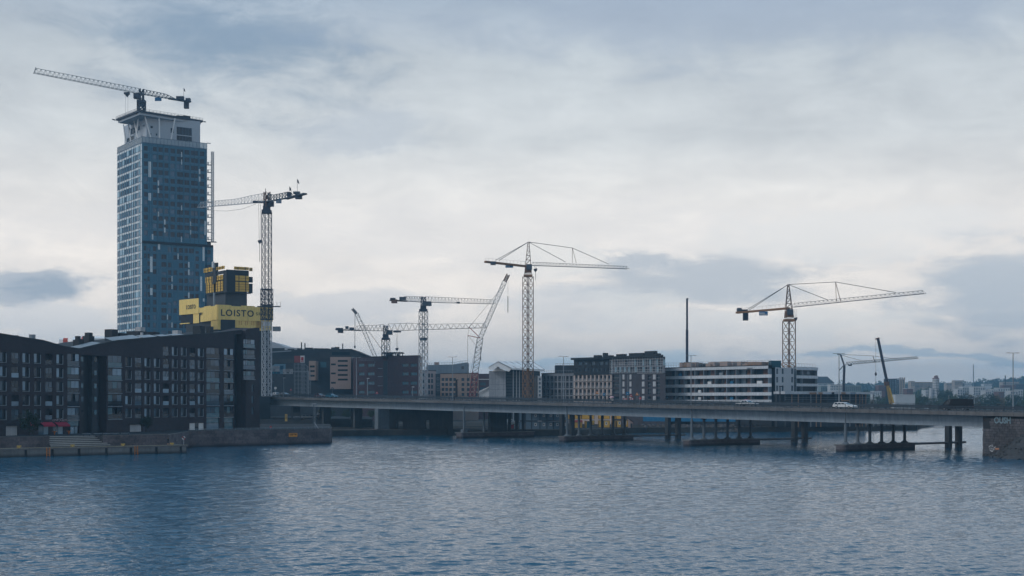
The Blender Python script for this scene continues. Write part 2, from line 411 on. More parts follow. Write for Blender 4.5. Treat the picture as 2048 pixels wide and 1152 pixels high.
m_tarp = mat('white_tarpaulin', (0.82, 0.81, 0.81), 0.7, 0.08, 0.8, bump=0.5, bscale=1.2)
m_wood = mat('raw_timber', (0.24, 0.15, 0.10), 0.85, 0.25, 0.9)
m_sill = mat('light_sill', (0.20, 0.24, 0.28), 0.6, 0.1)
m_frame = mat('window_frame', (0.05, 0.06, 0.07), 0.5)
m_framel = mat('pale_window_frame', (0.22, 0.27, 0.32), 0.5)
g_dark = glass('glass_dark', (0.012, 0.020, 0.030), 0.05, 0.5, 0.6)
g_mid = glass('glass_mid', (0.05, 0.085, 0.12), 0.07, 0.6, 0.7)
g_cur = glass('glass_curtained', (0.17, 0.26, 0.34), 0.15, 0.6, 0.6)
g_teal = glass('glass_teal', (0.05, 0.13, 0.17), 0.12, 0.6, 0.4)

def strokes(F, x0, x1, z0, z1, d, m, par, n, seed):
    """lettering too small to read in the photograph: a row of letter-like strokes"""
    rs = random.Random(seed); b = MB(); w = (x1 - x0) / n; t = (z1 - z0) * 0.16
    for i in range(n):
        a = x0 + i * w + w * 0.12; c = a + w * 0.7
        b.bar(F.pt(a, z0, d), F.pt(a + rs.uniform(-0.1, 0.1) * w, z1, d), t, 0.03)
        k = rs.randrange(4)
        if k == 0: b.bar(F.pt(a, z1, d), F.pt(c, z0, d), t, 0.03)
        if k in (1, 2): b.bar(F.pt(a, z1 - t / 2, d), F.pt(c, z1 - t / 2, d), 0.03, t); b.bar(F.pt(c, (z0 + z1) / 2 if k == 1 else z0, d), F.pt(c, z1, d), t, 0.03)
        if k == 3: b.bar(F.pt(a, (z0 + z1) / 2, d), F.pt(c, (z0 + z1) / 2, d), 0.03, t); b.bar(F.pt(c, z0, d), F.pt(c, z1, d), t, 0.03)
    return b.build('lettering', m, par)
# ------------------------------------------------------------------ water
def water_mat():
    m = bpy.data.materials.new('water'); m.use_nodes = True; t = m.node_tree; b = t.nodes['Principled BSDF']
    b.inputs['Base Color'].default_value = (0.007, 0.078, 0.142, 1); b.inputs['Roughness'].default_value = 0.05
    b.inputs['IOR'].default_value = 1.333; b.inputs['Specular IOR Level'].default_value = 0.5
    geo = nd(t, 'ShaderNodeNewGeometry')
    def layer(sx, sy, scale, detail, rough, rot):
        mp = nd(t, 'ShaderNodeMapping', i_Vector=geo.outputs['Position']); mp.inputs['Scale'].default_value = (sx, sy, 1); mp.inputs['Rotation'].default_value = (0, 0, rot)
        return nd(t, 'ShaderNodeTexNoise', i_Vector=mp.outputs[0], i_Scale=scale, i_Detail=detail, i_Roughness=rough, i_Distortion=0.4).outputs['Fac']
    h = M_(t, 'ADD', M_(t, 'MULTIPLY', layer(0.6, 1.0, 1.3, 3.0, 0.6, 0.25), 0.5), M_(t, 'MULTIPLY', layer(0.7, 1.0, 4.0, 2.0, 0.6, -0.3), 0.14))
    bp = nd(t, 'ShaderNodeBump', i_Height=h, i_Strength=1.0, i_Distance=WAVE)
    t.links.new(bp.outputs[0], b.inputs['Normal']); return m
WAVE = 0.24
def water_mesh():
    """wind waves as real geometry out to the bridge, a flat sheet beyond"""
    import numpy as np
    rg = np.random.default_rng(3); ys = [82.0]
    while ys[-1] < 575: ys.append(ys[-1] + max(0.17, ys[-1] * 0.00165))
    ys = np.array(ys); nc = 620; f = np.linspace(-0.47, 0.47, nc); nr = len(ys)
    Yg = np.repeat(ys[:, None], nc, 1); Xg = Yg * f[None, :]
    sp = np.maximum(ys * (f[1] - f[0]), np.gradient(ys))[:, None]
    Z = np.zeros_like(Xg); N = 46
    gust = 0.85 + 0.3 * np.sin(Xg * 0.021 + 1.3 * np.sin(Yg * 0.013)) * np.sin(Yg * 0.03 + 0.7 * np.sin(Xg * 0.017))
    for i in range(N):
        lam = 0.48 * (5.0 / 0.48) ** (i / (N - 1)); a = math.radians(-62) + rg.normal(0, 0.5); k = 2 * math.pi / lam
        s = SLOPE * math.sqrt(2.0 / N) * (1.15 if lam < 2.0 else 0.55)
        damp = np.clip((lam / sp - 2.2) / 2.0, 0, 1)
        Z += (s / k) * damp * np.sin(k * (Xg * math.cos(a) + Yg * math.sin(a)) + rg.uniform(0, 6.28))
    Z *= gust
    co = np.stack([Xg, Yg, Z], -1).reshape(-1, 3)
    far = np.array([(-4000, -400, -0.3), (4000, -400, -0.3), (4000, 6000, -0.3), (-4000, 6000, -0.3)], float); nv = len(co)
    r, c = np.meshgrid(np.arange(nr - 1), np.arange(nc - 1), indexing='ij'); q = np.stack([r * nc + c, r * nc + c + 1, (r + 1) * nc + c + 1, (r + 1) * nc + c], -1).reshape(-1, 4)
    q = np.vstack([q, [[nv, nv + 1, nv + 2, nv + 3]]]); co = np.vstack([co, far])
    me = bpy.data.meshes.new('water'); me.vertices.add(len(co)); me.vertices.foreach_set('co', co.astype(np.float32).ravel())
    me.loops.add(len(q) * 4); me.loops.foreach_set('vertex_index', q.astype(np.int32).ravel())
    me.polygons.add(len(q)); me.polygons.foreach_set('loop_start', np.arange(0, len(q) * 4, 4, dtype=np.int32))
    try: me.polygons.foreach_set('loop_total', np.full(len(q), 4, np.int32))
    except Exception: pass
    me.polygons.foreach_set('use_smooth', np.ones(len(q), bool)); me.update(calc_edges=True); me.materials.append(water_mat())
    return struct(link('water', me, (0, 0, 0)))
SLOPE = 0.165
water_mesh()

# ------------------------------------------------------------------ bridge frame of reference
BD = Vector((0.624, -0.781)).normalized(); BN = Vector((0.781, 0.624)).normalized(); SP = 47.7
BP0 = Vector((-45.0, 467.4))
def bz(k): return H + (0.27 - 0.6175 * k) * 0.927
def BR(k, w, dz=0.0): q = BP0 + BD * SP * k + BN * w; return Vector((q.x, q.y, bz(k) + dz))
def BRz(k, w, z): q = BR(k, w); return Vector((q.x, q.y, z))
def bk(u, w):
    """span coordinate where the line at offset w crosses image column u"""
    c = (u - U0) / K; q = BP0 + BN * w; return (c * q.y - q.x) / (SP * (BD.x - c * BD.y))
BRZ = math.atan2(BD.y, BD.x)

# ------------------------------------------------------------------ land
def slab(name, pts, z, m, base=-3.0, slope=0.0):
    b = MB(); top = [Vector((p[0], p[1], z)) for p in pts]; b.poly(top)
    n = len(top)
    for i in range(n):
        a, c = top[i], top[(i + 1) % n]; d = (c - a).normalized(); out = Vector((d.y, -d.x, 0)) * slope
        b.quad(a, Vector((a.x, a.y, base)) + out, Vector((c.x, c.y, base)) + out, c)
    return struct(b.build(name, m, at=(top[0].x, top[0].y, 0)))
m_soil = mat('soil_and_rubble', (0.045, 0.042, 0.038), 0.95, 0.35, 0.35, spec=0.03, bump=0.8, bscale=1.5, col2=(0.07, 0.065, 0.06))
# main shore beyond the bridge
shore = [XY(-700, 700), XY(300, 440), XY(664, 452), XY(765, 462), XY(905, 470), XY(985, 456), XY(1150, 462), XY(1295, 498), XY(1500, 510), XY(1690, 528),
         XY(1832, 540), XY(1845, 600), XY(1900, 760), XY(2400, 760), XY(4200, 900), (3900, 5900), (-3900, 5900), (-3900, 900)]
slab('ground', shore, 1.8, m_soil, slope=0.0)
# upper promenade in front of the brick blocks
q0, q1 = XY(-60, 281), XY(375, 308)                   # waterside edge of the low quay
qd = (q1 - q0).normalized(); qn = Vector((-qd.y, qd.x))
wA = q0 + qn * 4.6; wB = XY(335, 310)
QF = Fac(q0, q1); WF = Fac(wA, wB); W2 = Fac(XY(378, 346), XY(660, 376))
ZP = 3.9; ZQ = 1.72
sx0, sx1 = WF.su(99), WF.su(207)                      # stair notch
notch = [WF.pt(sx0, 0), WF.pt(sx0, 0, 3.6), WF.pt(sx1 - 1.0, 0, 3.6), WF.pt(sx1, 0)]
prom = [wA] + [p.to_2d() for p in notch] + [wB, W2.A, W2.B, XY(664, 392), XY(660, 452), XY(300, 452), XY(-700, 700), XY(-700, 281)]
slab('promenade', prom, ZP, m_pave)
m_quay = mat('quay_concrete', (0.15, 0.15, 0.15), 0.9, 0.25, 0.7, kind='streak', tide=True)
slab('quay', [q0 + qn * 0.35, q1 + qn * 0.35, q1 + qn * 2.6, wB.lerp(W2.A, 0.22) + Vector((0.2, 0)), wB, wB + qn * 3.7, wA + qn * 3.7, XY(-700, 300), XY(-700, 283)], ZQ, m_quay)

# quay wall: concrete panels between dark gaps, coping with a pale edge line, ladders, bollards
quay = thing('quay_wall', 'low concrete quay wall of wide panels along the water at far left', 'quay wall', QF.pt(0, 0))
cop = MB(); QF.put(cop, 0, QF.L, ZQ - 0.28, ZQ + 0.06, -0.12, 0.36); cop.build('coping', m_edge, quay)
ln = MB(); QF.put(ln, 0, QF.L, ZQ + 0.062, ZQ + 0.09, -0.1, 0.2); ln.build('edge_stripe', mat('worn_yellow_line', (0.45, 0.36, 0.18), 0.8, 0.25, 1.0), quay)
edges = [-60, -2, 52, 105, 158, 213, 262, 313, 362, 375]
for a, b in zip(edges[:-1], edges[1:]):
    x0, x1 = max(0, QF.su(a)) + 0.28, min(QF.L, QF.su(b)) - 0.28
    if x1 - x0 > 0.5:
        p = MB(); QF.put(p, x0, x1, -1.0, ZQ - 0.3, -0.02, 0.3); p.build('panel', m_quay, quay)
bk_ = MB(); QF.put(bk_, 0, QF.L, -1.0, ZQ - 0.29, 0.31, 0.345); bk_.build('backing', m_dark, quay)
for u, lab in ((96, 'orange steel ladder on the quay wall below the stone steps'), (272, 'orange steel ladder on the quay wall near its right end')):
    x = QF.su(u); b = MB()
    for dx in (-0.32, 0.32): b.bar(QF.pt(x + dx, -0.6, -0.2), QF.pt(x + dx, ZQ + 0.05, -0.2), 0.11)
    for i in range(7): b.bar(QF.pt(x - 0.32, -0.4 + i * 0.32, -0.2), QF.pt(x + 0.32, -0.4 + i * 0.32, -0.2), 0.06)
    tag(b.build('quay_ladder', m_orange), lab, 'ladder', 'orange ladders on the quay')
for u, lab in ((40, 'leftmost yellow mooring bollard on the quay edge'), (147, 'yellow mooring bollard in front of the stone steps'),
               (248, 'yellow mooring bollard left of the second orange ladder'), (346, 'yellow mooring bollard beside the standing person')):
    x = QF.su(u); b = MB(); c = QF.pt(x, ZQ + 0.06, 0.55)
    b.cbox(c, 0.75, 0.5, 0.1, QF.t); b.tube(c + Vector((0, 0, 0.1)), c + Vector((0, 0, 0.32)), 0.16); 
    b.bar(c + Vector((QF.t.x, QF.t.y, 0)) * -0.42 + Vector((0, 0, 0.4)), c + Vector((QF.t.x, QF.t.y, 0)) * 0.42 + Vector((0, 0, 0.4)), 0.24)
    tag(b.build('mooring_bollard', m_yelp), lab, 'bollard', 'yellow bollards on the quay')

# stone retaining walls, individual blocks
def stonewall(name, F, x0, x1, z0, z1, label, bw=1.5, bh=0.52, thick=0.3, lean=0.0):
    w = thing(name, label, 'wall', F.pt(x0, 0))
    b = MB(); F.put(b, x0, x1, z0, z1 - 0.01, 0.02, 0.12); b.build('backing', m_mort, w)
    n = int(round((z1 - z0) / bh)); hh = (z1 - z0 - 0.14) / n
    for r in range(n):
        x = x0 - random.uniform(0, bw * 0.8)
        while x < x1 - 0.05:
            L = bw * random.uniform(0.75, 1.3); a, c = max(x, x0), min(x + L, x1)
            if c - a > 0.12:
                piece('stone', F, a + 0.012, c - 0.012, z0 + r * hh + 0.012, z0 + (r + 1) * hh - 0.012, -0.03 - random.uniform(0, 0.035), 0.05, m_block2, w)
            x += L
    b = MB(); F.put(b, x0, x1, z1 - 0.13, z1, -0.1, 0.3); b.build('coping', m_edge, w); return w
m_block2 = mat('granite_stone', (0.10, 0.085, 0.09), 0.9, 0.5, 2.0, tide=True)
stonewall('retaining_wall', WF, 0, sx0, ZQ - 0.1, ZP + 0.15, 'grey granite retaining wall left of the stone steps', 2.4, 0.75)
stonewall('retaining_wall', WF, sx1, WF.L, ZQ - 0.1, ZP + 0.15, 'grey granite retaining wall right of the stone steps', 2.4, 0.75)
WR = Fac(wB, W2.A)
stonewall('retaining_wall', WR, 0, WR.L, -0.6, ZP + 0.05, 'dark set-back stone wall behind the standing person', 2.6, 0.9)
w2 = stonewall('sea_wall', W2, 0, W2.L, -0.8, ZP + 0.1, 'long brownish granite sea wall rising from the water below the bridge', 2.2, 0.78)
WE = Fac(W2.B, XY(664, 392)); stonewall('sea_wall', WE, 0, WE.L, -0.8, ZP + 0.1, 'short end return of the granite sea wall under the bridge', 2.2, 0.78)
b = MB()
for i in range(8): b.bar(W2.pt(W2.L * i / 7, ZP + 0.1, 0.3), W2.pt(W2.L * i / 7, ZP + 1.0, 0.3), 0.05)
# steps
st = thing('stone_steps', 'broad pale stone steps down to the quay below the cafe', 'steps', WF.pt(sx0, ZQ))
m_riser = mat('step_riser_shade_tone', (0.075, 0.075, 0.08), 0.9, 0.15, 1.5); m_nose = mat('step_edge_lit_tone', (0.34, 0.335, 0.32), 0.85, 0.15, 1.5)  # dark risers and pale edges paint in shaded fronts and lit treads
for i in range(6):
    z1 = ZP - i * (ZP - ZQ) / 6.0 - 0.03; xe = sx1 + 1.2 - 0.38 * (5 - i)
    p = MB(); WF.put(p, sx0 + 0.05, xe, ZQ - 0.2, z1 - 0.15, 3.5 - (i + 1) * 0.72, 3.5 - i * 0.72); sp_ = p.build('step', m_riser, st)
    p = MB(); WF.put(p, sx0 + 0.05, xe, z1 - 0.15, z1, 3.46 - (i + 1) * 0.72, 3.5 - i * 0.72); p.build('lit_tread_edge', m_nose, sp_)
# railings along the promenade edge and sea wall
def railing(name, F, x0, x1, z, label, h=0.95, d=0.25, m=m_steel, step=2.2):
    r = thing(name, label, 'railing', F.pt(x0, z))
    n = max(1, int((x1 - x0) / step)); b = MB()
    for i in range(n + 1): x = x0 + (x1 - x0) * i / n; b.bar(F.pt(x, z, d), F.pt(x, z + h, d), 0.05)
    stuff(b.build('posts', m, r)); b = MB()
    for zz in (h, h * 0.66, h * 0.33): b.bar(F.pt(x0, z + zz, d), F.pt(x1, z + zz, d), 0.05)
    stuff(b.build('rails', m, r)); return r
railing('railing', W2, 0, W2.L, ZP + 0.1, 'thin steel railing on top of the long granite sea wall', 0.5)
# benches on the promenade
for i, u in enumerate((177, 200, 219, 234, 255)):
    F = WF; x = F.su(u); t = thing('park_bench', ['first', 'second', 'third', 'fourth', 'fifth'][i] + ' pale bench from the left along the promenade edge', 'bench', F.pt(x, ZP, 1.2), 'benches on the promenade')
    b = MB(); F.put(b, x - 0.85, x + 0.85, ZP + 0.42, ZP + 0.5, 0.95, 1.45); b.build('seat', m_sill, t)
    for s in (-0.65, 0.65): b = MB(); F.put(b, x + s - 0.06, x + s + 0.06, ZP, ZP + 0.42, 1.0, 1.4); b.build('leg', m_dsteel, t)
# orange sign on the sea wall
x0, z0 = W2.at(577.5, 873.5); x1, z1 = W2.at(594, 866)
sg = thing('wall_sign', 'small orange sign board on the granite sea wall', 'sign', W2.pt(x0, z0, -0.1))
b = MB(); W2.put(b, x0, x1, z0, z1, -0.16, -0.08); b.build('board', mat('sign_orange', (0.62, 0.26, 0.03), 0.6), sg)
strokes(W2, x0 + 0.2, x1 - 0.2, z0 + 0.3, z1 - 0.12, -0.17, m_black, sg, 7, 2)
# ------------------------------------------------------------------ road bridge
KA, KB = -2.6, 6.0; BW = 25.5; KE = bk(1972, 0)         # ends; deck width; abutment
br = thing('road_bridge', 'long grey concrete road bridge on rows of slim columns crossing the water', 'bridge', BRz(-1, 0, 0))
def strip(mb, k0, k1, prof):
    """closed profile of (w, dz) swept along the bridge"""
    a = [BR(k0, w, d) for w, d in prof]; c = [BR(k1, w, d) for w, d in prof]; n = len(prof)
    mb.add(a + c, [tuple(range(n)), tuple(range(n, 2 * n))[::-1]] + [(i, i + n, (i + 1) % n + n, (i + 1) % n) for i in range(n)]); return mb
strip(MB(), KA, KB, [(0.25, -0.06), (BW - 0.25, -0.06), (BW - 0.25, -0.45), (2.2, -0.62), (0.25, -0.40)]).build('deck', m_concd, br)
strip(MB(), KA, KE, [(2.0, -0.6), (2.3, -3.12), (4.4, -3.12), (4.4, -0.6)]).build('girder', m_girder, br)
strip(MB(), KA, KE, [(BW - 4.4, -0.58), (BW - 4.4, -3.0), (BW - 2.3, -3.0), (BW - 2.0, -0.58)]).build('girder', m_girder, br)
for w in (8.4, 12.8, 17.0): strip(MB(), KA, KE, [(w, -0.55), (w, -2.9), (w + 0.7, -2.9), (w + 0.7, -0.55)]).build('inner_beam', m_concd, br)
# edge panels
n = int((KB - KA) * SP / 2.2)
for i in range(n):
    k0 = KA + (KB - KA) * i / n + 0.0006; k1 = KA + (KB - KA) * (i + 1) / n - 0.0006; j = random.uniform(-0.015, 0.015)
    strip(MB(), k0, k1, [(-0.06 + j, 0.06), (0.24, 0.06), (0.24, -0.74), (0.0 + j, -0.74)]).build('edge_panel', m_edge, br)
strip(MB(), KA, KB, [(BW - 0.24, 0.06), (BW + 0.06, 0.06), (BW, -0.7), (BW - 0.24, -0.7)]).build('far_edge', m_edge, br)
# parapet railings: posts and rails, near, middle and far
def guard(w, h, step, rails, rt, m, nm, zo=0.06):
    b = MB(); n = int((KB - KA) * SP / step)
    for i in range(n + 1): k = KA + (KB - KA) * i / n; b.bar(BR(k, w, zo), BR(k, w, zo + h), 0.09)
    stuff(b.build(nm + '_posts', m, br))
    b = MB()
    for r in rails: b.bar(BR(KA, w, zo + r * h), BR(KB, w, zo + r * h), 0.05, rt)
    stuff(b.build(nm + '_rails', m, br))
m_rail = mat('bridge_railing_steel', (0.032, 0.045, 0.06), 0.6, 0.2)
guard(0.1, 1.15, 2.2, (1.0, 0.78, 0.56, 0.34, 0.14), 0.035, m_rail, 'railing')
guard(BW / 2, 0.85, 3.0, (1.0, 0.6), 0.2, m_rail, 'median_barrier', 0.0)
guard(BW - 3.0, 0.8, 3.0, (1.0, 0.6), 0.24, m_rail, 'crash_barrier', 0.0)
guard(BW - 0.1, 1.2, 2.2, (1.0, 0.75, 0.5, 0.25), 0.08, m_rail, 'railing')
# road surface, markings
rd = MB(); rd.quad(BR(KA, 0.25, -0.04), BR(KB, 0.25, -0.04), BR(KB, BW - 0.25, -0.04), BR(KA, BW - 0.25, -0.04)); struct(rd.build('road', m_asph))
mk = MB()
for w in (3.4, 11.9, 13.6, 22.1): mk.quad(BR(KA, w, -0.035), BR(KB, w, -0.035), BR(KB, w + 0.15, -0.035), BR(KA, w + 0.15, -0.035))
for w in (7.6, 17.8):
    for i in range(int((KB - KA) * SP / 9)):
        k = KA + i * 9 / SP; mk.quad(BR(k, w, -0.035), BR(k + 3 / SP, w, -0.035), BR(k + 3 / SP, w + 0.14, -0.035), BR(k, w + 0.14, -0.035))
struct(mk.build('road_markings', m_white))
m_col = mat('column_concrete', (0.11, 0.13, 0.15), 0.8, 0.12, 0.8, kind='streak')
# piers
def lathe(mb, c, prof, n=14):
    for (r0, z0), (r1, z1) in zip(prof[:-1], prof[1:]):
        mb.tube(Vector((c.x, c.y, z0)), Vector((c.x, c.y, z1)), r0, r1, n, caps=True)
    return mb
def pierbase(k, par, w0=-1.2, w1=24.8, hw=1.35, top=1.55):
    b = MB(); f = SP
    def q(dk, w, z): return BRz(k + dk / f, w, z)
    pts = [q(-hw, w0 + 0.4, 0), q(-hw * 0.7, w0, 0), q(hw * 0.7, w0, 0), q(hw, w0 + 0.4, 0), q(hw, w1, 0), q(-hw, w1, 0)]
    b.prism([Vector((p.x, p.y, -2)) for p in pts], (0, 0, top + 2 - 0.25)); b.build('base', m_stone, par)
    def g(dk, w, z): return BRz(k + dk / f, w, z)
    b = MB(); h2 = hw + 0.12
    b.prism([g(-h2, w0 - 0.1, top - 0.245), g(h2, w0 - 0.1, top - 0.245), g(h2, w1 + 0.3, top - 0.245), g(-h2, w1 + 0.3, top - 0.245)], (0, 0, 0.25)); b.build('cap', m_edge, par)
for k in (2, 3, 4):
    lab = {2: 'third', 3: 'second', 4: 'nearest'}[k]
    pr = br
    pierbase(k, pr)
    nc = 6
    for i in range(nc):
        w = 0.9 + i * 4.35; c = BRz(k, w, 0); zt = bz(k) - 3.05
        b = MB(); r = 0.36
        lathe(b, c, [(0.95, 1.5), (0.9, 1.68), (r + 0.02, 2.05), (r, 2.2), (r * 0.97, zt - 0.35)], 12); b.build('column', m_col, pr, smooth=False)
        if i == 0:
            b = MB(); b.tube(Vector((c.x, c.y, zt - 0.3)), BR(k, 0.75, -0.5), 0.16, 0.16, 8); b.build('drain_pipe', m_col, pr)
        else:
            b = MB(); b.cbox(Vector((c.x, c.y, zt - 0.4)), 0.8, 1.2, 0.45, BD); b.build('bearing', m_concd, pr)
# heavier cross wall at the back of the third pier and the fender beams
for k in (1.92, 2.02): pass
for k in (2, 3, 4):
    b = MB(); b.tube(BRz(k, 24.5, 1.2), BRz(k, 47.0, 1.2), 0.28, 0.28, 8); b.build('fender_beam', m_edge, br)
# pier 1: slim front column, solid wall behind, rubble and a shed on its base
pierbase(1, br, -1.2, 27.0, 1.6, 1.7)
c = BRz(1, 0.9, 0); zt = bz(1) - 3.05
b = MB(); lathe(b, c, [(0.36, 1.6), (0.36, zt)], 12); b.build('column', m_col, br)
b = MB(); b.cbox(Vector((c.x, c.y, 1.7)), 1.5, 1.5, 0.9, BD); b.build('pedestal', m_col, br)
b = MB(); b.tube(Vector((c.x, c.y, zt)), BR(1, 0.75, -0.5), 0.16); b.build('drain_pipe', m_col, br)
b = MB(); lathe(b, BRz(1, 8.5, 0), [(0.36, 1.7), (0.36, zt)], 12); b.build('column', m_col, br)
b = MB(); b.box(BRz(1 - 0.012, 10.5, 1.7), BRz(1, 17.0, 0) - BRz(1, 10.5, 0), (BD.x * 1.2, BD.y * 1.2, 0), (0, 0, zt + 0.1 - 1.7)); b.build('pier_wall', m_concd, br)
for w in (18.5, 21.3, 24.0):
    b = MB(); lathe(b, BRz(1, w, 0), [(0.5, 1.7), (0.5, zt)], 10); b.build('column', m_concd, br)
# pier 0 on the shore: broad pillar on a stone footing, dark cross wall with openings behind
b = MB(); b.box(BRz(-0.022, 0.5, 2.0), (BN.x * 4.5, BN.y * 4.5, 0), (BD.x * 2.1, BD.y * 2.1, 0), (0, 0, bz(0) - 3.1 - 2.0)); b.build('pillar', m_col, br)
b = MB(); b.box(BRz(-0.04, -0.6, -2.0), (BN.x * 6.5, BN.y * 6.5, 0), (BD.x * 3.6, BD.y * 3.6, 0), (0, 0, 4.0)); b.build('footing', m_stone, br)
XF = Fac(XY(762, 488), XY(906, 468))
xf = thing('abutment_wall', 'dark concrete cross wall with square openings below the bridge near the shore', 'wall', XF.pt(0, 0))
ops = []
for u0, u1, v0, v1 in ((794, 805.5, 843, 862), (849, 858.5, 840, 861)):
    a, z1 = XF.at(u0, v0); c, z0 = XF.at(u1, v1); ops.append((a, c, z0, z1))
b = MB(); XF.wall(b, -1.5, bz(0.5) - 0.7, [(min(max(o[0], 0.2), XF.L - 0.5), min(o[1], XF.L - 0.2), o[2], o[3]) for o in ops], 0.8); b.build('wall', m_concd, xf)
for k0, w in ((-0.42, 6), (-0.42, 18), (-0.85, 6), (-0.85, 18), (-1.3, 6), (-1.3, 18)):
    b = MB(); b.cbox(BRz(k0, w, 1.7), 1.2, 3.0, bz(k0) - 0.7 - 1.7, BD); b.build('pillar', m_concd, br)

# ------------------------------------------------------------------ rail bridge behind, on pairs of square pillars
rb = thing('rail_bridge', 'second lower bridge behind the road bridge on paired square pillars', 'bridge', BRz(1, 42, 0))
def strip2(mb, k0, k1, prof, par, nm, m):
    strip(mb, k0, k1, prof).build(nm, m, par)
strip2(MB(), -1.2, 6.0, [(38.5, -0.6), (48.0, -0.6), (48.0, -1.1), (46.5, -2.7), (40.0, -2.7), (38.5, -1.1)], rb, 'deck', m_concd)
for k in (1.0, 2.0, 3.0, 4.0, 5.0):
    for w in (40.0, 44.2):
        b = MB(); b.cbox(BRz(k, w, -2), 1.25, 1.25, bz(k) - 2.65 + 2, BD); b.build('pillar', m_concd, rb)

# ------------------------------------------------------------------ right abutment in coursed granite
AF = Fac(BRz(bk(1965, 0.6), 0.6, 0).to_2d(), BRz(KB, 0.6, 0).to_2d())
ab = thing('bridge_abutment', 'coursed granite block abutment with graffiti at the right end of the bridge', 'abutment', AF.pt(0, 0))
b = MB(); b.prism([AF.pt(0.05, -2, 0.1), AF.pt(AF.L, -2, 0.1), AF.pt(AF.L, -2, 24), AF.pt(0.05, -2, 24)], (0, 0, bz(KE) - 0.72 + 1.9)); b.build('core', m_mort, ab)
z = -0.6; r = 0
while z < bz(5.5) - 0.9:
    hh = 0.52; x = -random.uniform(0, 0.8)
    while x < 17.5:
        L = random.uniform(0.8, 1.25); a = max(0.0, x)
        zt = min(z + hh, AF and bz(KE + (a + L) / SP) - 0.76)
        if x + L > 0.15 and not (a < AF.su(1974) and z > 5.4) and zt - z > 0.1:
            piece('stone_block', AF, a + 0.035, x + L - 0.035, z + 0.03, zt - 0.03, -0.04 - random.uniform(0, 0.07), 0.1, m_block, ab)
        x += L
    z += hh; r += 1
gx, gz = AF.at(1989, 846)
text('graffiti', 'OUSH', 1.75, AF.pt(gx, gz, -0.14), AF.rz, mat('graffiti_pale', (0.30, 0.42, 0.48), 0.8, 0.3, 3.0), ab, 0.01, bold=0.05, sx=0.8)
text('graffiti_fill', 'OUSH', 1.75, AF.pt(gx + 0.03, gz + 0.03, -0.165), AF.rz, mat('graffiti_dark', (0.04, 0.07, 0.09), 0.8, 0.3, 3.0), ab, 0.01, bold=-0.035, sx=0.8)
gx, gz = AF.at(1981, 898)
rs = random.Random(3)
b = MB()
for i in range(26):
    a = rs.uniform(0, 6.28); rr = rs.uniform(0.1, 0.75); p = AF.pt(gx + 0.5 + rr * math.cos(a), gz + 0.3 + rr * math.sin(a), -0.13)
    q = AF.pt(gx + 0.5 + (rr + 0.12) * math.cos(a + 0.3), gz + 0.3 + (rr + 0.12) * math.sin(a + 0.3), -0.13); b.bar(p, q, 0.05, 0.09)
b.build('white_scrawl', m_white, ab)
x, zz = AF.at(1991, 899); piece('orange_patch', AF, x, x + 0.85, zz, zz + 0.32, -0.14, 0.0, mat('terracotta_patch', (0.42, 0.2, 0.12), 0.9, 0.3), ab)

# rock embankment at the foot of the abutment
def rock_mesh(rs, r, name='rock'):
    b = bmesh.new(); bmesh.ops.create_icosphere(b, subdivisions=1, radius=r)
    for v in b.verts: v.co *= rs.uniform(0.65, 1.25); v.co.z *= 0.75
    me = bpy.data.meshes.new(name); b.to_mesh(me); b.free(); return me
m_rock = mat('embankment_rock', (0.05, 0.05, 0.052), 0.95, 0.4, 1.2, bump=0.5, bscale=3.0)
emb = thing('rock_embankment', 'dark rocky slope rising against the granite abutment at right edge', 'embankment', AF.pt(8, 0, -4))
b = MB(); rs = random.Random(5); nx, ny = 26, 14; grid = []
def embh(x, d):  # x along wall, d out from the wall
    crest = 0.35 + max(0.0, (x - 2.2)) * 0.62
    return max(-1.6, min(crest, 5.5) - d * 0.62)
for i in range(nx + 1):
    for j in range(ny + 1):
        x = 0.8 + 19.0 * i / nx; d = -0.1 + 9.0 * j / ny
        grid.append(AF.pt(x, embh(x, d) + rs.uniform(-0.22, 0.22), -d))
b.add(grid, [(i * (ny + 1) + j, (i + 1) * (ny + 1) + j, (i + 1) * (ny + 1) + j + 1, i * (ny + 1) + j + 1) for i in range(nx) for j in range(ny)])
b.build('slope', m_rock, emb)
rms = [rock_mesh(rs, 1.0) for _ in range(5)]
for m_ in rms: m_.materials.append(m_rock)
for i in range(90):
    x = rs.uniform(1.0, 17); d = rs.uniform(0, 7.5); s = rs.uniform(0.2, 0.6)
    if embh(x, d) < -0.5: continue
    link('rock', rms[i % 5], AF.pt(x, embh(x, d) + s * 0.15, -d), emb, rs.uniform(0, 6), (s, s * rs.uniform(0.8, 1.4), s))

# ------------------------------------------------------------------ lamp posts on the bridge
order = ['first', 'second', 'third', 'fourth', 'fifth', 'sixth']
for i, (u, v0) in enumerate(((713, 715), (905, 714), (1127, 713), (1382, 711), (1678, 707), (2026, 706))):
    w = BW / 2 + 0.5; k = bk(u, w); p = BR(k, w, -0.04); ht = H + (V0 - v0) / K * p.y - p.z
    t = thing('street_lamp', order[i] + ' twin-headed lamp post from the left along the bridge', 'street lamp', p, 'lamp posts on the bridge')
    MB().tube(p, p + Vector((0, 0, ht)), 0.15, 0.085, 8).build('pole', m_steel, t)
    top = p + Vector((0, 0, ht)); d3 = Vector((BN.x, BN.y, 0)) * 0.45 + Vector((BD.x, BD.y, 0)) * 0.6; d3 = Vector((0.9, 0.2, 0)).normalized()
    MB().bar(top - d3 * 1.0, top + d3 * 1.0, 0.09).build('arm', m_steel, t)
    for s in (-1, 1):
        b = MB(); e = top + d3 * s * 0.7; b.prism([e + Vector((0, -0.14, -0.05)), e + Vector((0, 0.14, -0.05)), e + Vector((0, 0.1, 0.09)), e + Vector((0, -0.1, 0.09))], d3 * s * 0.75); b.build('lamp_head', m_steel, t)
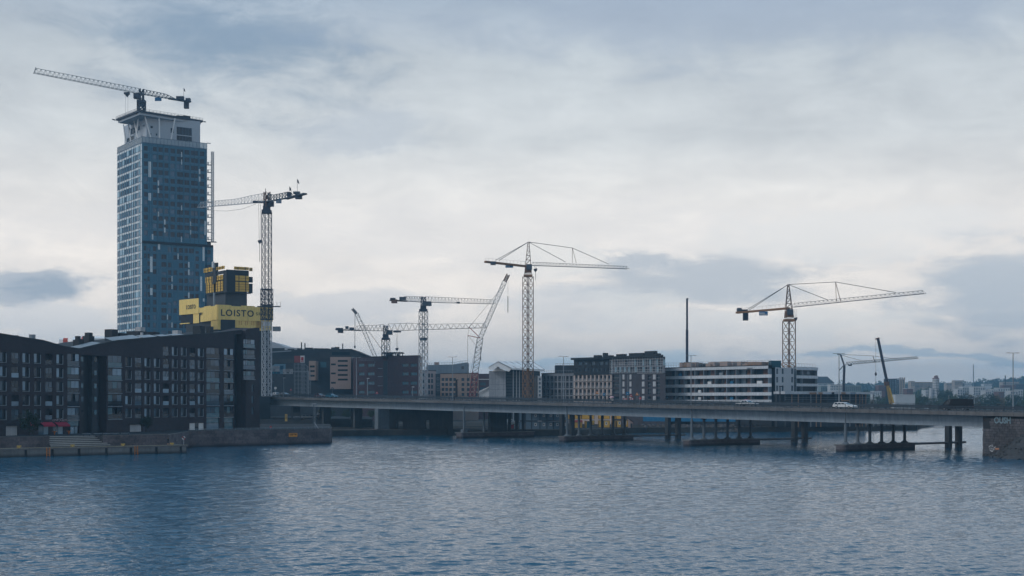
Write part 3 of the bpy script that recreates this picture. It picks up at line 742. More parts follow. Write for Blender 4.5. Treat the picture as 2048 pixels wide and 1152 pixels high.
# ------------------------------------------------------------------ brick apartment blocks at left
def lineX(u):   # facade line of the brick blocks
    k = (u - U0) / K; Y = (104.7 + 0.464 * 309) / (0.464 - k); return Vector((k * Y, Y))
def interp(pts, x):
    if x <= pts[0][0]: return pts[0][1]
    for (a, b), (c, d) in zip(pts[:-1], pts[1:]):
        if x <= c: return b + (d - b) * (x - a) / (c - a)
    return pts[-1][1]
ROWS = [H + 10.2 - 3.05 * i for i in range(5)]           # window heads
def apartment(root, F, roof_uv, W, B, G, extra, ops_more, seed):
    """W plain windows, B loggias, G glazed balcony stacks: lists of (u0,u1) columns"""
    rs = random.Random(seed)
    roof = [(F.su(u), F.zv(F.su(u), v)) for u, v in roof_uv]
    top = lambda x: interp(roof, x)
    ops = list(ops_more); recs = []
    for kind, cols in (('W', W), ('B', B), ('G', G)):
        for col in cols:
            x0, x1 = F.su(col[0]), F.su(col[1])
            rows = list(ROWS)
            if col[0] >= extra: rows = [ROWS[0] + 3.05] + rows
            for ri, zt in enumerate(rows):
                hgt = {'W': 2.15, 'B': 2.35, 'G': 2.85}[kind]
                if kind == 'G': zt = zt + 0.25
                if zt > min(top(x0), top(x1)) - 0.3: continue
                d = {'W': 0.28, 'B': 0.9, 'G': 0.5}[kind]
                ops.append((x0, x1, zt - hgt, zt, d)); recs.append((kind, x0, x1, zt - hgt, zt, d, ri))
    b = MB(); F.wall(b, ZP - 0.5, top, ops, 0.3, [p[0] for p in roof if 0 < p[0] < F.L]); wall = b.build('wall', m_brick, root)
    for kind, x0, x1, z0, z1, d, ri in recs:
        w = x1 - x0
        if kind == 'W':
            lit = rs.random(); g = g_cur if lit < 0.45 else (g_mid if lit < 0.8 else g_dark)
            win = link('window', unit(m_dark), F.pt(x0, z0, d - 0.02), root, F.rz, (w, 0.02, z1 - z0))
            xm = x0 + w * (0.50 if w > 1.2 else 0.6)
            piece('pane', F, x0 + 0.1, xm, z0 + 0.14, z1 - 0.08, d - 0.07, d - 0.025, g, win)
            piece('frame_bar', F, xm, xm + 0.07, z0 + 0.1, z1, d - 0.12, d - 0.024, m_frame, win)
            piece('side_trim', F, x1 - 0.13, x1 + 0.02, z0 - 0.02, z1 - 0.25, -0.07, 0.05, m_sill, win)
            piece('sill', F, x0, x1 + 0.02, z0 - 0.12, z0 - 0.01, -0.08, 0.12, m_sill, win)
        elif kind == 'B':
            win = link('loggia', unit(m_dark), F.pt(x0, z0, d - 0.02), root, F.rz, (w, 0.02, z1 - z0))
            if rs.random() < 0.75:
                g = rs.choice((g_mid, g_dark, g_mid))
                for i in range(2): piece('pane', F, x0 + 0.05 + i * w / 2, x0 + (i + 1) * w / 2 - 0.03, z0 + 1.05, z1 - 0.05, 0.10, 0.14, g, win)
            piece('parapet_glass', F, x0 + 0.03, x1 - 0.03, z0 + 0.03, z0 + 1.0, 0.06, 0.1, rs.choice((g_cur, g_mid, g_mid, g_dark)), win)
            if rs.random() < 0.5:
                bx = x0 + w * rs.uniform(0.2, 0.7); piece('balcony_clutter', F, bx, bx + 0.4, z0 + 0.02, z0 + rs.uniform(0.5, 0.9), 0.4, 0.7, rs.choice((m_white, m_sill, m_steel)), win)
        else:
            win = link('glazed_balcony', unit(g_dark), F.pt(x0, z0, d - 0.02), root, F.rz, (w, 0.02, z1 - z0))
            n = 3; op = rs.random() < 0.25
            for i in range(n):
                if op and i == 1: continue
                a, c = x0 + w * i / n + 0.04, x0 + w * (i + 1) / n - 0.04
                piece('pane', F, a, c, z0 + 1.25, z1 - 0.06, 0.10, 0.13, rs.choice((g_teal, g_cur, g_mid, g_dark, g_mid)), win)
            piece('balustrade_glass', F, x0 + 0.02, x1 - 0.02, z0 + 0.16, z0 + 1.2, 0.03, 0.06, rs.choice((g_teal, g_mid, g_dark, g_dark)), win)
            piece('slab_edge', F, x0 - 0.06, x1 + 0.06, z0 - 0.03, z0 + 0.13, -0.14, 0.1, m_sill, win)
            for i in range(2):
                if rs.random() < 0.6:
                    bx = x0 + w * rs.uniform(0.1, 0.8); piece('balcony_clutter', F, bx, bx + 0.35, z0 + 0.14, z0 + rs.uniform(0.6, 1.2), 0.2, 0.4, rs.choice((m_white, m_sill, m_red)), win)
    return top
# pieces under a scaled window would inherit its scale: link them with an inverse
_plain_piece = piece
def piece(name, F, x0, x1, z0, z1, d0, d1, m, parent):
    if parent is not None and parent.type == 'MESH' and tuple(parent.scale) != (1, 1, 1):
        o = bpy.data.objects.new(name, unit(m)); COL.objects.link(o); o.parent = parent
        sc = parent.scale; rel = F.pt(x0, z0, d0) - wloc(parent)
        t3 = Vector((F.t.x, F.t.y, 0)); n3 = Vector((-F.n.x, -F.n.y, 0))
        o.location = (rel.dot(t3) / sc[0], rel.dot(n3) / sc[1], rel.z / sc[2]); o.scale = ((x1 - x0) / sc[0], (d1 - d0) / sc[1], (z1 - z0) / sc[2]); return o
    return _plain_piece(name, F, x0, x1, z0, z1, d0, d1, m, parent)

m_roof = mat('dark_roof_felt', (0.03, 0.033, 0.038), 0.7, 0.2, 0.6)
m_roofl = mat('pale_roof_sheet', (0.30, 0.33, 0.36), 0.5, 0.2, 0.4)
LF = Fac(lineX(-60), lineX(160)); RF = Fac(lineX(160), lineX(484))
lb = thing('apartment_block', 'dark brick apartment block with sloping roof and cafe awnings at left edge', 'building', LF.pt(0, ZP - 0.5))
def rop(F, u0, u1, v0, v1, d=0.3):
    a, c = F.su(u0), F.su(u1); return (a, c, max(F.zv((a + c) / 2, v1), ZP - 0.45), F.zv((a + c) / 2, v0), d)
shop1 = rop(LF, 77, 98, 849, 872); shop2 = rop(LF, 106, 127, 849, 872); ent = rop(LF, 135.5, 159, 838, 872, 0.5); gar = rop(LF, 12, 36, 852, 873)
topL = apartment(lb, LF, [(-60, 664), (0, 668.5), (61, 678.5), (85, 682), (129, 694.5), (160, 699)],
                 [(-22, -9), (0, 12.6), (45, 58.8), (68, 81.5), (113, 126)], [(23, 38), (91, 105)], [(135, 158.6)], 9999, [shop1, shop2, ent, gar], 11)
for o in (shop1, shop2):
    w = link('shop_window', unit(m_dark), LF.pt(o[0], o[2], 0.28), lb, LF.rz, (o[1] - o[0], 0.02, o[3] - o[2]))
    for i in range(2):
        a = o[0] + (o[1] - o[0]) * i / 2; piece('pane', LF, a + 0.06, a + (o[1] - o[0]) / 2 - 0.06, o[2] + 0.1, o[3] - 0.1, 0.12, 0.2, g_cur if i else g_mid, w)
w = link('entrance', unit(m_dark), LF.pt(ent[0], ent[2], 0.48), lb, LF.rz, (ent[1] - ent[0], 0.02, ent[3] - ent[2])); ew = ent[1] - ent[0]; eh = ent[3] - ent[2]
piece('glass_panel', LF, ent[0] + 0.05, ent[1] - 0.05, ent[2] + eh * 0.58, ent[3] - 0.02, 0.2, 0.3, g_teal, w)
for a, c in ((0.3, 0.58), (0.64, 0.88)): piece('door_leaf', LF, ent[0] + ew * a, ent[0] + ew * c, ent[2] + 0.05, ent[2] + eh * 0.54, 0.2, 0.3, g_cur, w)
piece('garage_door', LF, gar[0], gar[1], gar[2], gar[3], 0.2, 0.28, m_offw, lb)
piece('lamp', LF, ent[0] + ew * 0.42, ent[0] + ew * 0.47, ent[2] + eh * 0.40, ent[2] + eh * 0.43, 0.1, 0.18, m_white, w)
for u0, u1, lab in ((51, 61, 'short dark red cafe awning beside the tree'), (80, 104, 'left red cafe awning over a shop window'), (109, 133, 'right red cafe awning over a shop window')):
    a, z1 = LF.at(u0, 844.5); c, z0 = LF.at(u1, 849.5); c = max(c, a + 1.2)
    t = thing('cafe_awning', lab, 'awning', LF.pt(a, z0, 0))
    b = MB(); z0 = z1 - 0.75; b.prism([LF.pt(a, z1, 0.0), LF.pt(a, z1 - 0.06, 0.0), LF.pt(a, z0, -1.1), LF.pt(a, z0 + 0.06, -1.12)], Vector((LF.t.x, LF.t.y, 0)) * (c - a)); b.build('canvas', mat('awning_red', (0.30, 0.022, 0.05), 0.8), t)
    b = MB(); LF.put(b, a, c, z0 - 0.22, z0, -1.12, -1.08); b.build('valance', mat('awning_red', (0.3, 0.02, 0.03)), t)
x, z = LF.at(103.5, 843.5)
m_spk = mat('sign_pinkish', (0.32, 0.26, 0.28), 0.7); xe = LF.su(135)
strokes(LF, x, x + (xe - x) * 0.4, z + 0.1, z + 0.55, -0.1, m_spk, lb, 5, 6); strokes(LF, x + (xe - x) * 0.62, xe, z, z + 0.5, -0.1, m_spk, lb, 5, 8)
b = MB(); b.bar(LF.pt(x + (xe - x) * 0.44, z - 0.05, -0.1), LF.pt(x + (xe - x) * 0.62, z + 0.75, -0.1), 0.1, 0.05); b.bar(LF.pt(x + (xe - x) * 0.44, z + 0.65, -0.1), LF.pt(x + (xe - x) * 0.6, z + 0.1, -0.1), 0.1, 0.05); b.build('lettering', m_spk, lb)
def roofblock(name, root, F, pts_uv, depth, m):
    b = MB(); R = [(F.su(u), F.zv(F.su(u), v)) for u, v in pts_uv]
    for (x0, z0), (x1, z1) in zip(R[:-1], R[1:]):
        b.quad(F.pt(x0, z0, 0.0), F.pt(x1, z1, 0.0), F.pt(x1, z1, depth), F.pt(x0, z0, depth))
        b.box(F.pt(x0, z0 - 0.05, 0.1), F.pt(x1, z1, 0) - F.pt(x0, z0, 0), Vector((F.n.x, F.n.y, 0)) * 0.3, (0, 0, 0.3))
    b.quad(F.pt(R[0][0], ZP, depth), F.pt(R[0][0], R[0][1], depth), F.pt(R[-1][0], R[-1][1], depth), F.pt(R[-1][0], ZP, depth))
    b.quad(F.pt(R[-1][0], ZP, 0.01), F.pt(R[-1][0], ZP, depth), F.pt(R[-1][0], R[-1][1], depth), F.pt(R[-1][0], R[-1][1], 0.01))
    b.quad(F.pt(R[0][0], ZP, 0.01), F.pt(R[0][0], ZP, depth), F.pt(R[0][0], R[0][1], depth), F.pt(R[0][0], R[0][1], 0.01))
    return b.build(name, m, root)
rl = roofblock('roof', lb, LF, [(-60, 664), (0, 668.5), (61, 678.5), (85, 682), (129, 694.5), (160, 699)], 14, m_roof)
rs = random.Random(4)
def roof_bits(F, par, lst, zf, m=m_dark):
    for u, w, h, d in lst:
        x = F.su(u); piece('roof_vent', F, x - w / 2, x + w / 2, zf(x) - 0.4, zf(x) + h, d, d + w, m, par)
roof_bits(LF, lb, [(5, 1.0, 0.9, 3), (9, 0.5, 1.1, 4), (55, 1.0, 0.8, 3), (82, 1.8, 0.6, 4)], topL)
x = LF.su(106); zz = topL(x); b = MB(); b.tube(LF.pt(x, zz - 1, 6), LF.pt(x, zz + 2.2, 6), 0.75, 0.75, 10); b.build('roof_cowl', m_steel, lb)

rbk = thing('apartment_block', 'larger dark brick apartment block with glazed balcony stacks and rising roofline', 'building', RF.pt(0, ZP - 0.5))
RR = [(160, 699), (166, 697), (200, 689), (236, 682), (310, 675.5), (383, 670.5), (430, 667), (484, 661)]
gd1 = rop(RF, 260, 284, 849, 871); gd2 = rop(RF, 379, 408.5, 846, 868); gl1 = rop(RF, 413, 438.5, 832, 866); gl2 = rop(RF, 448, 467, 832, 866)
rec1 = (RF.su(162), RF.su(213), ZP - 0.45, RF.zv(RF.su(190), 711), 2.2)
rec2 = (RF.su(468.5), RF.su(483.5), ZP - 0.45, RF.zv(RF.su(476), 668), 1.8)
topR = apartment(rbk, RF, RR, [(250.6, 262.7), (289, 300), (307.7, 319), (343.7, 354.6), (361.7, 372.6), (395.7, 406.6)],
                 [(270, 283.5), (326, 338), (379.4, 390.4)], [(216, 244), (413, 439), (448, 467)], 325, [gd1, gd2, gl1, gl2, rec1, rec2], 23)
piece('stair_recess', RF, rec1[0], rec1[1], rec1[2], rec1[3], 2.15, 2.25, m_dark, rbk)
piece('recess_wall', RF, rec2[0], rec2[1], rec2[2], rec2[3], 1.75, 1.85, m_dark, rbk)
for u0, u1 in ((164, 173), (191, 202)):
    p_ = link('stair_shaft', unit(m_dark2), RF.pt(RF.su(u0), rec1[2], 1.0), rbk, RF.rz, (RF.su(u1) - RF.su(u0), 1.1, rec1[3] - rec1[2] - 0.1))
    for zt in ROWS: piece('stair_window', RF, RF.su(u0) + 0.7, RF.su(u0) + 1.5, zt - 1.4, zt - 0.3, 0.93, 1.02, rs.choice((g_teal, g_dark, g_mid)), rbk)
piece('garage_door', RF, gd1[0], gd1[1], gd1[2], gd1[3], 0.22, 0.28, m_offw, rbk)
for a, c, m_ in ((0, 0.4, m_white), (0.4, 0.66, g_dark), (0.66, 1.0, m_white)):
    piece('door_panel', RF, gd2[0] + (gd2[1] - gd2[0]) * a, gd2[0] + (gd2[1] - gd2[0]) * c, gd2[2], gd2[3], 0.2, 0.28, m_, rbk)
for g in (gl1, gl2):
    hh = (g[3] - g[2]) * 0.52
    piece('glass_panel', RF, g[0], g[1], g[2] + hh + 0.15, g[3], 0.2, 0.28, g_teal, rbk)
    piece('glass_panel', RF, g[0] + (0.5 if g is gl2 else 0), g[1], g[2], g[2] + hh, 0.2, 0.28, g_cur if g is gl1 else g_teal, rbk)
    piece('lintel', RF, g[0], g[1], g[2] + hh, g[2] + hh + 0.15, 0.15, 0.28, m_dark, rbk)
roofblock('roof', rbk, RF, RR, 16, m_roof)
roof_bits(RF, rbk, [(183, 1.7, 1.6, 3), (186, 0.9, 2.4, 4), (198, 1.0, 1.4, 5), (217, 1.9, 1.7, 5), (222, 1.3, 2.4, 6), (263, 2.2, 2.6, 5), (281, 3.0, 1.5, 5), (318, 3.5, 1.6, 5), (345, 2.6, 1.2, 5), (436, 2.2, 2.0, 5), (455, 1.4, 1.6, 5), (430, 1.2, 1.0, 4)], topR)
roof_bits(RF, rbk, [(325, 1.7, 2.6, 6), (305, 0.5, 1.4, 3), (312, 0.9, 0.7, 4), (379, 1.7, 1.3, 3)], topR, m_offw)
for u0, u1, h in ((145, 205, 0.35), (228, 285, 0.75), (290, 318, 0.5), (324, 344, 0.35), (350, 372, 0.3)):
    u0 = max(u0, 161); a, c = RF.su(u0), RF.su(u1); b = MB()
    b.quad(RF.pt(a, topR(a) + 0.26, 0.5), RF.pt(c, topR(c) + 0.26, 0.5), RF.pt(c, topR(c) + 0.26 + h, 3.0), RF.pt(a, topR(a) + 0.26 + h, 3.0)); b.build('roof_sheet', m_roofl, rbk)
# projecting corner bay with glazed balconies
CF = Fac(RF.pt(RF.su(484), 0, -1.2).to_2d(), (lineX(512) + RF.n * 1.2))
CR = [(482, 661), (490, 659.5), (512, 655)]
cb_ops = []; cb = []
for i in range(4):
    v0, v1 = 678 + i * 21.3, 696 + i * 21.3; a, c = CF.su(487), min(CF.su(510), CF.L - 0.15); zc = (CF.zv(a, v0) + CF.zv(a, v0)) / 2; cb_ops.append((a, c, CF.zv(a, v1) + 0.1, CF.zv(a, v0), 0.5))
small = [(CF.su(503), min(CF.su(507.5), CF.L - 0.4), CF.zv(CF.su(505), v + 14), CF.zv(CF.su(505), v), 0.3) for v in (769, 792, 814)]
b = MB(); rp = [(CF.su(u), CF.zv(CF.su(u), v)) for u, v in CR]; CF.wall(b, ZP - 0.5, lambda x: interp(rp, x), cb_ops + small)
b.quad(CF.pt(0, ZP - 0.5), CF.pt(0, rp[0][1]), CF.pt(0, rp[0][1], 1.2), CF.pt(0, ZP - 0.5, 1.2)); b.quad(CF.pt(0, rp[0][1]), CF.pt(CF.L, rp[-1][1]), CF.pt(CF.L, rp[-1][1], 9), CF.pt(0, rp[0][1], 9))
b.quad(CF.pt(CF.L, ZP - 0.5), CF.pt(CF.L, rp[-1][1]), CF.pt(CF.L, rp[-1][1], 9), CF.pt(CF.L, ZP - 0.5, 9))
b.build('corner_bay', m_brick, rbk)
for o in cb_ops:
    w = link('glazed_balcony', unit(g_dark), CF.pt(o[0], o[2], 0.48), rbk, CF.rz, (o[1] - o[0], 0.02, o[3] - o[2])); W_ = o[1] - o[0]; hh = o[3] - o[2]
    for i in range(3): piece('pane', CF, o[0] + W_ * i / 3 + 0.05, o[0] + W_ * (i + 1) / 3 - 0.05, o[2] + hh * 0.48, o[3] - 0.05, 0.1, 0.14, rs.choice((g_teal, g_cur, g_mid)), w)
    piece('balustrade_glass', CF, o[0], o[1], o[2] + 0.15, o[2] + hh * 0.45, 0.03, 0.07, rs.choice((g_teal, g_mid)), w)
    piece('slab_edge', CF, o[0] - 0.05, o[1] + 0.05, o[2] - 0.06, o[2] + 0.12, -0.15, 0.1, m_sill, w)
for o in small: piece('window', CF, o[0], o[1], o[2], o[3], 0.2, 0.28, g_mid, rbk)

# striped tents / pale roofs seen over the brick block
t = thing('white_tent', 'white tent with red stripe behind the left brick block', 'tent', P(168, 760, 430))
for u0, u1, m_ in ((144, 161, m_tarp), (161, 172, mat('tent_red', (0.5, 0.09, 0.06), 0.8)), (172, 178, m_tarp)):
    b = MB(); b.prism([P(u0, 700, 430), P(u0, 681, 430), P(u0 + 3, 673, 436), P(u0, 673, 446), P(u0, 700, 446)], P(u1, 700, 430) - P(u0, 700, 430)); b.build('canvas', m_, t)
t = thing('white_tent', 'pale low tent roof between the white tent and the tower', 'tent', P(206, 760, 440))
b = MB(); b.prism([P(178, 705, 440), P(178, 676, 440), P(178, 673, 448), P(178, 705, 450)], P(236, 705, 440) - P(178, 705, 440)); b.build('canvas', m_tarp, t)
t = thing('white_tent', 'small white tent tip with red end behind the brick roof', 'tent', P(130, 760, 425))
for u0, u1, m_ in ((118, 126, m_tarp), (126, 135, _MAT['tent_red'])):
    b = MB(); b.prism([P(u0, 700, 425), P(u0, 679, 425), P(u0 + 1, 676, 430), P(u0, 700, 438)], P(u1, 700, 425) - P(u0, 700, 425)); b.build('canvas', m_, t)

# ------------------------------------------------------------------ tower
e1 = Vector((0.832, 0.556)).normalized(); e2 = Vector((-0.556, 0.832)).normalized()
TC = Vector((-153.5, 590.0)); LR = 28.4; LL = 31.6
TLf = Fac(TC + e2 * LL, TC); TRf = Fac(TC, TC + e1 * LR)
ZG = H + 515 / K * 590; ZPAR = H + 527 / K * 590; ZBR = H + (V0 - 481) / K * 590
m_tpan = mat('tower_panel_lit_tone', (0.17, 0.35, 0.47), 0.25, 0.10, 0.4, spec=0.6)  # side face cladding, paler to paint in sun and sky sheen
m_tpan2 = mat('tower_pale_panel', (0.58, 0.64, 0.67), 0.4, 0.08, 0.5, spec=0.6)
m_tblue = mat('tower_panel_shade_tone', (0.020, 0.125, 0.205), 0.35, 0.15, 0.4, spec=0.35)  # same cladding in the darker tone painted for the shaded right face
m_mull = mat('tower_mullion', (0.05, 0.10, 0.16), 0.4, 0.1)
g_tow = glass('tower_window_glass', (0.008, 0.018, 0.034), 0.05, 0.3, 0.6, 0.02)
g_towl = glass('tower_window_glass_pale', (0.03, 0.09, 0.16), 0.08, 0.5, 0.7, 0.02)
tw = thing('glass_tower', 'tall blue glass residential tower topped by a white crown', 'tower', (TC.x, TC.y, 1.8))
ST = 3.19; zt0 = ZG - 1.35 - 1.9
upR = [(288, 296), (306, 314), (317, 326), (329, 337), (341, 350), (354, 366.5), (369, 379), (382, 396), (400, 409)]
loR = [(288, 293), (295, 300), (306, 313), (323, 333), (336, 343), (347, 354), (358, 366), (369, 376), (378, 388), (391, 398)]
lef = [(235, 238.6), (241, 244), (245.4, 248.4), (249.8, 252.6), (254, 257.4), (259, 262.6), (266, 269), (271.5, 277)]
SET = 0.7   # lower right face stands back under the upper volume
TRl = Fac(TC - TRf.n * SET, TC + e1 * 31.5 - TRf.n * SET)
rsT = random.Random(9)
nrow = 36
opsL, opsU, opsD = [], [], []
for r in range(nrow):
    z0 = zt0 - r * ST; z1 = z0 + 2.05
    if z0 < 8: break
    for a, c in lef:
        if rsT.random() < 0.10: continue
        x0, x1 = TLf.su(a), TLf.su(c); opsL.append((max(x0, 0.15), x1, z0, z1))
    if z0 > ZBR + 0.4:
        for a, c in upR:
            opsU.append((TRf.su(a), TRf.su(c), z0, z1))
    else:
        for a, c in loR:
            x0, x1 = TRl.su(a), TRl.su(c)
            if rsT.random() < 0.08: continue
            opsD.append((x0, x1, z0, z1 if rsT.random() > 0.12 else z1 - 0.9))
        opsD.append((TRl.su(411), TRl.su(422), z0, z1))
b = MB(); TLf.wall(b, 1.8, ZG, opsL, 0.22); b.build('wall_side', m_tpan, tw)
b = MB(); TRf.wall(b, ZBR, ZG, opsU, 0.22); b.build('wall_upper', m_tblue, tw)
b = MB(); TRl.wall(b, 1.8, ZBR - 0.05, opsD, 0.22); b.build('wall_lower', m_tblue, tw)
b = MB(); q = [TC + e1 * LR, TC + e1 * LR + e2 * LL, TC + e2 * LL, TC]
for a, c in ((0, 1), (1, 2)): b.quad((*q[a], 1.8), (*q[c], 1.8), (*q[c], ZG), (*q[a], ZG))
b.poly([(*p, ZG - 0.02) for p in q]); b.poly([(*p, ZBR) for p in q][::-1])
b.quad(TRl.pt(31.5, 1.8), TRl.pt(31.5, ZBR - 0.05), TRl.pt(31.5, ZBR - 0.05, 24), TRl.pt(31.5, 1.8, 24)); b.quad(TRl.pt(0, ZBR - 0.05), TRl.pt(31.5, ZBR - 0.05), TRl.pt(31.5, ZBR - 0.05, 24), TRl.pt(0, ZBR - 0.05, 24))
b.build('back_walls', m_tblue, tw)
strips = MB()
TRl.put(strips, 0.2, 31.0, ZBR - 0.95, ZBR - 0.06, -0.6, 0.1); strips.build('ledge', m_dark, tw)  # ledge made tall and dark to paint in shade below the upper volume
# windows: the largest 300 singly, the rest joined
allw = [(TRf, o) for o in opsU] + [(TRl, o) for o in opsD if o[2] > 30] + [(TLf, o) for o in opsL if o[2] > 30]
rest = MB()
for i, (F, o) in enumerate(allw):
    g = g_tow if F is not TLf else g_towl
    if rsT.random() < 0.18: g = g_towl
    if i < 300:
        w, h = round(o[1] - o[0], 1), round(o[3] - o[2], 1)
        link('window', winmesh(w, h, g.name, m_mull, g, 0.09, 2 if w > 2.0 else 1), F.pt(o[0], o[2], 0.18), tw, F.rz, ((o[1] - o[0]) / w, 1, (o[3] - o[2]) / h))
    else: F.put(rest, o[0], o[1], o[2], o[3], 0.19, 0.22)
stuff(rest.build('windows_rest', g_towl, tw))
low = MB()
for F, o in [(TRl, o) for o in opsD if o[2] <= 30] + [(TLf, o) for o in opsL if o[2] <= 30]: F.put(low, o[0], o[1], o[2], o[3], 0.19, 0.22)
stuff(low.build('windows_low', g_tow, tw))
# spandrel bands paled to paint in the sunlit side, mullion lines, pale strips
sp = MB()
for r in range(nrow):
    z = zt0 - r * ST + 2.05
    if z < 20: break
    TLf.put(sp, 0.1, TLf.L - 1.6, z + 0.2, z + 0.95, -0.05, 0.02)
TLf.put(sp, TLf.L - 1.55, TLf.L - 0.15, 20, ZG - 0.5, -0.05, 0.02); sp.build('spandrel_bands', m_tpan2, tw)
mu = MB()
for u in (239.8, 244.7, 249.1, 253.3, 258.2, 263.6, 267.8, 270.6, 278.5, 281.5): x = TLf.su(u); TLf.put(mu, x - 0.06, x + 0.06, 20, ZG, -0.16, 0.0)
for r in range(nrow):
    z = zt0 - r * ST + 2.05
    if z < 20: break
    TLf.put(mu, 0, TLf.L, z + 1.0, z + 1.1, -0.14, 0.0)
for u in (299, 304, 315.5, 327.5, 339, 352, 360, 368, 380.5, 389, 398, 411): x = TRf.su(u); TRf.put(mu, x - 0.05, x + 0.05, ZBR, ZG, -0.12, 0.0)
mu.build('mullions', m_mull, tw)
mu = MB()
for u in (294, 302, 315, 322, 334.5, 345, 356, 367, 377, 389.5, 401, 409): x = TRl.su(u); TRl.put(mu, x - 0.05, x + 0.05, 20, ZBR - 0.5, -0.1, 0.0)
mu.build('mullions', mat('tower_mullion_light', (0.12, 0.2, 0.27), 0.4), tw)
fl = MB()
for r in range(nrow):
    z = zt0 - r * ST - 0.4
    if z > ZBR: TRf.put(fl, 0, TRf.L, z, z + 0.12, -0.08, 0.0)
    elif 20 < z < ZBR - 1: TRl.put(fl, 0, 31.5, z, z + 0.12, -0.08, 0.0)
fl.build('floor_lines', mat('tower_floor_line', (0.08, 0.17, 0.25), 0.4), tw)
for u0, u1, v0, v1 in ((297, 302, 323, 354), (297, 302, 386, 401), (315, 318, 361, 371), (315, 318, 376, 386), (315, 318, 423, 433), (362.5, 364, 304, 314), (362.5, 364, 319, 329), (397.5, 400.5, 338, 348), (397.5, 400.5, 353, 363),
                       (328, 331, 439, 449), (328, 331, 455, 465), (303.5, 306.5, 468, 479), (315, 317, 423, 432), (380, 382, 443, 452), (380, 382, 460, 469), (409, 412, 442, 470), (362, 363.5, 473, 484), (362.5, 364, 411, 421)):
    a, c = TRf.su(u0), TRf.su(u1); piece('pale_strip', TRf, a, c, TRf.zv(a, v1), TRf.zv(a, v0), -0.1, 0.0, m_tpan2, tw)
for u0, u1, v0, v1 in ((316, 320, 486, 499), (300, 305, 513, 544), (300, 305, 576, 590), (355, 357, 507, 518), (376, 379, 524, 535), (376, 379, 539, 550), (343, 345, 552, 563), (343, 345, 568, 578), (376, 379, 585, 596), (405, 409, 492, 522), (400.5, 404, 553, 582), (406, 409, 597, 603), (334, 336, 629, 639), (343, 345, 645, 655)):
    a, c = TRl.su(u0), TRl.su(u1); piece('pale_strip', TRl, a, c, TRl.zv(a, v1), TRl.zv(a, v0), -0.12, 0.0, m_tpan2, tw)
# glass parapet
gp = clear_glass('parapet_glass', (0.35, 0.45, 0.53), 0.45)
b = MB()
for F in (TLf, TRf): F.put(b, 0.05, F.L - 0.05, ZG, ZPAR, 0.03, 0.06)
b.build('parapet_glass', gp, tw)
b = MB()
for F in (TLf, TRf):
    n = int(F.L / 1.5)
    for i in range(n + 1): b.bar(F.pt(F.L * i / n, ZG, 0.05), F.pt(F.L * i / n, ZPAR, 0.05), 0.12)
    b.bar(F.pt(0, ZPAR, 0.05), F.pt(F.L, ZPAR, 0.05), 0.16); b.bar(F.pt(0, ZG, 0.0), F.pt(F.L, ZG, 0.0), 0.3)
b.bar(TRf.pt(LR, ZPAR + 0.1, 0), TRf.pt(LR + 1.6, ZPAR + 0.1, 0), 0.2, 0.3)
b.build('parapet_frame', m_mull, tw)
# white crown, roof slab and V columns
m_crown = mat('crown_white', (0.38, 0.42, 0.47), 0.8, 0.05, 0.4)
CC = TC + e1 * 3 + e2 * 3; CLf = Fac(CC + e2 * 28, CC); CRf = Fac(CC, CC + e1 * 23.5)
ZR = H + (V0 - 221) / K * 587
def fop(F, u0, u1, v0, v1): a, c = F.su(u0), F.su(u1); m_ = (a + c) / 2; return (a, c, F.zv(m_, v1), F.zv(m_, v0))
cl_ops = [fop(CLf, 261.5, 270, 256, 268), fop(CLf, 258.5, 260.3, 256, 269), fop(CLf, 276, 279.5, 252, 261), fop(CLf, 254, 268, 274, 282), fop(CLf, 287, 289, 249, 254)]
cr_ops = [fop(CRf, 353.5, 384, 255, 270.5), fop(CRf, 353.5, 384, 272, 284), fop(CRf, 301, 306, 252, 256.5), fop(CRf, 298, 303, 266, 271), fop(CRf, 312, 315, 267, 271.5), fop(CRf, 341.5, 348, 256, 266)]
b = MB(); CLf.wall(b, ZG, ZR - 0.6, cl_ops, 0.3); CRf.wall(b, ZG, ZR - 0.6, cr_ops, 0.3)
q2 = [CC + e1 * 23.5, CC + e1 * 23.5 + e2 * 28, CC + e2 * 28]
for a, c in ((0, 1), (1, 2)): b.quad((*q2[a], ZG), (*q2[c], ZG), (*q2[c], ZR - 0.6), (*q2[a], ZR - 0.6))
b.build('crown_wall', m_crown, tw)
for F, ops in ((CLf, cl_ops), (CRf, cr_ops)):
    for o in ops: window(F, o[0], o[1], o[2], o[3], 0.26, 'crown', m_mull, g_tow, tw, 0.1, max(1, int((o[1] - o[0]) / 1.2)))
rc = Vector((XY(277, 587))); rl_ = XY(232, 605.8); rr_ = XY(406, 609); r4 = rl_ + rr_ - rc
b = MB(); b.prism([(*p, ZR - 0.55) for p in (rl_, rc, rr_, r4)], (0, 0, 0.5)); slab_ = b.build('roof_slab', mat('roof_edge_dark', (0.05, 0.055, 0.075), 0.8), tw)
b = MB(); m4 = (rl_ + rr_) / 2
def ins(p, f): return p + (m4 - p) * f
b.prism([(*ins(p, 0.05), ZR - 1.5) for p in (rl_, rc, rr_, r4)], (0, 0, 0.94)); b.build('soffit', m_crown, tw)
b = MB(); cs = [rl_, rc, rr_]
for a, c in ((rl_, rc), (rc, rr_)):
    n = 18
    for i in range(n + 1): p = a.lerp(c, i / n); b.bar((*p, ZR - 0.1), (*p, ZR + 1.15), 0.09)
    b.bar((*a, ZR + 1.1), (*c, ZR + 1.1), 0.08); b.bar((*a, ZR + 0.55), (*c, ZR + 0.55), 0.08); b.bar((*a, ZR + 0.1), (*c, ZR + 0.1), 0.1, 0.3)
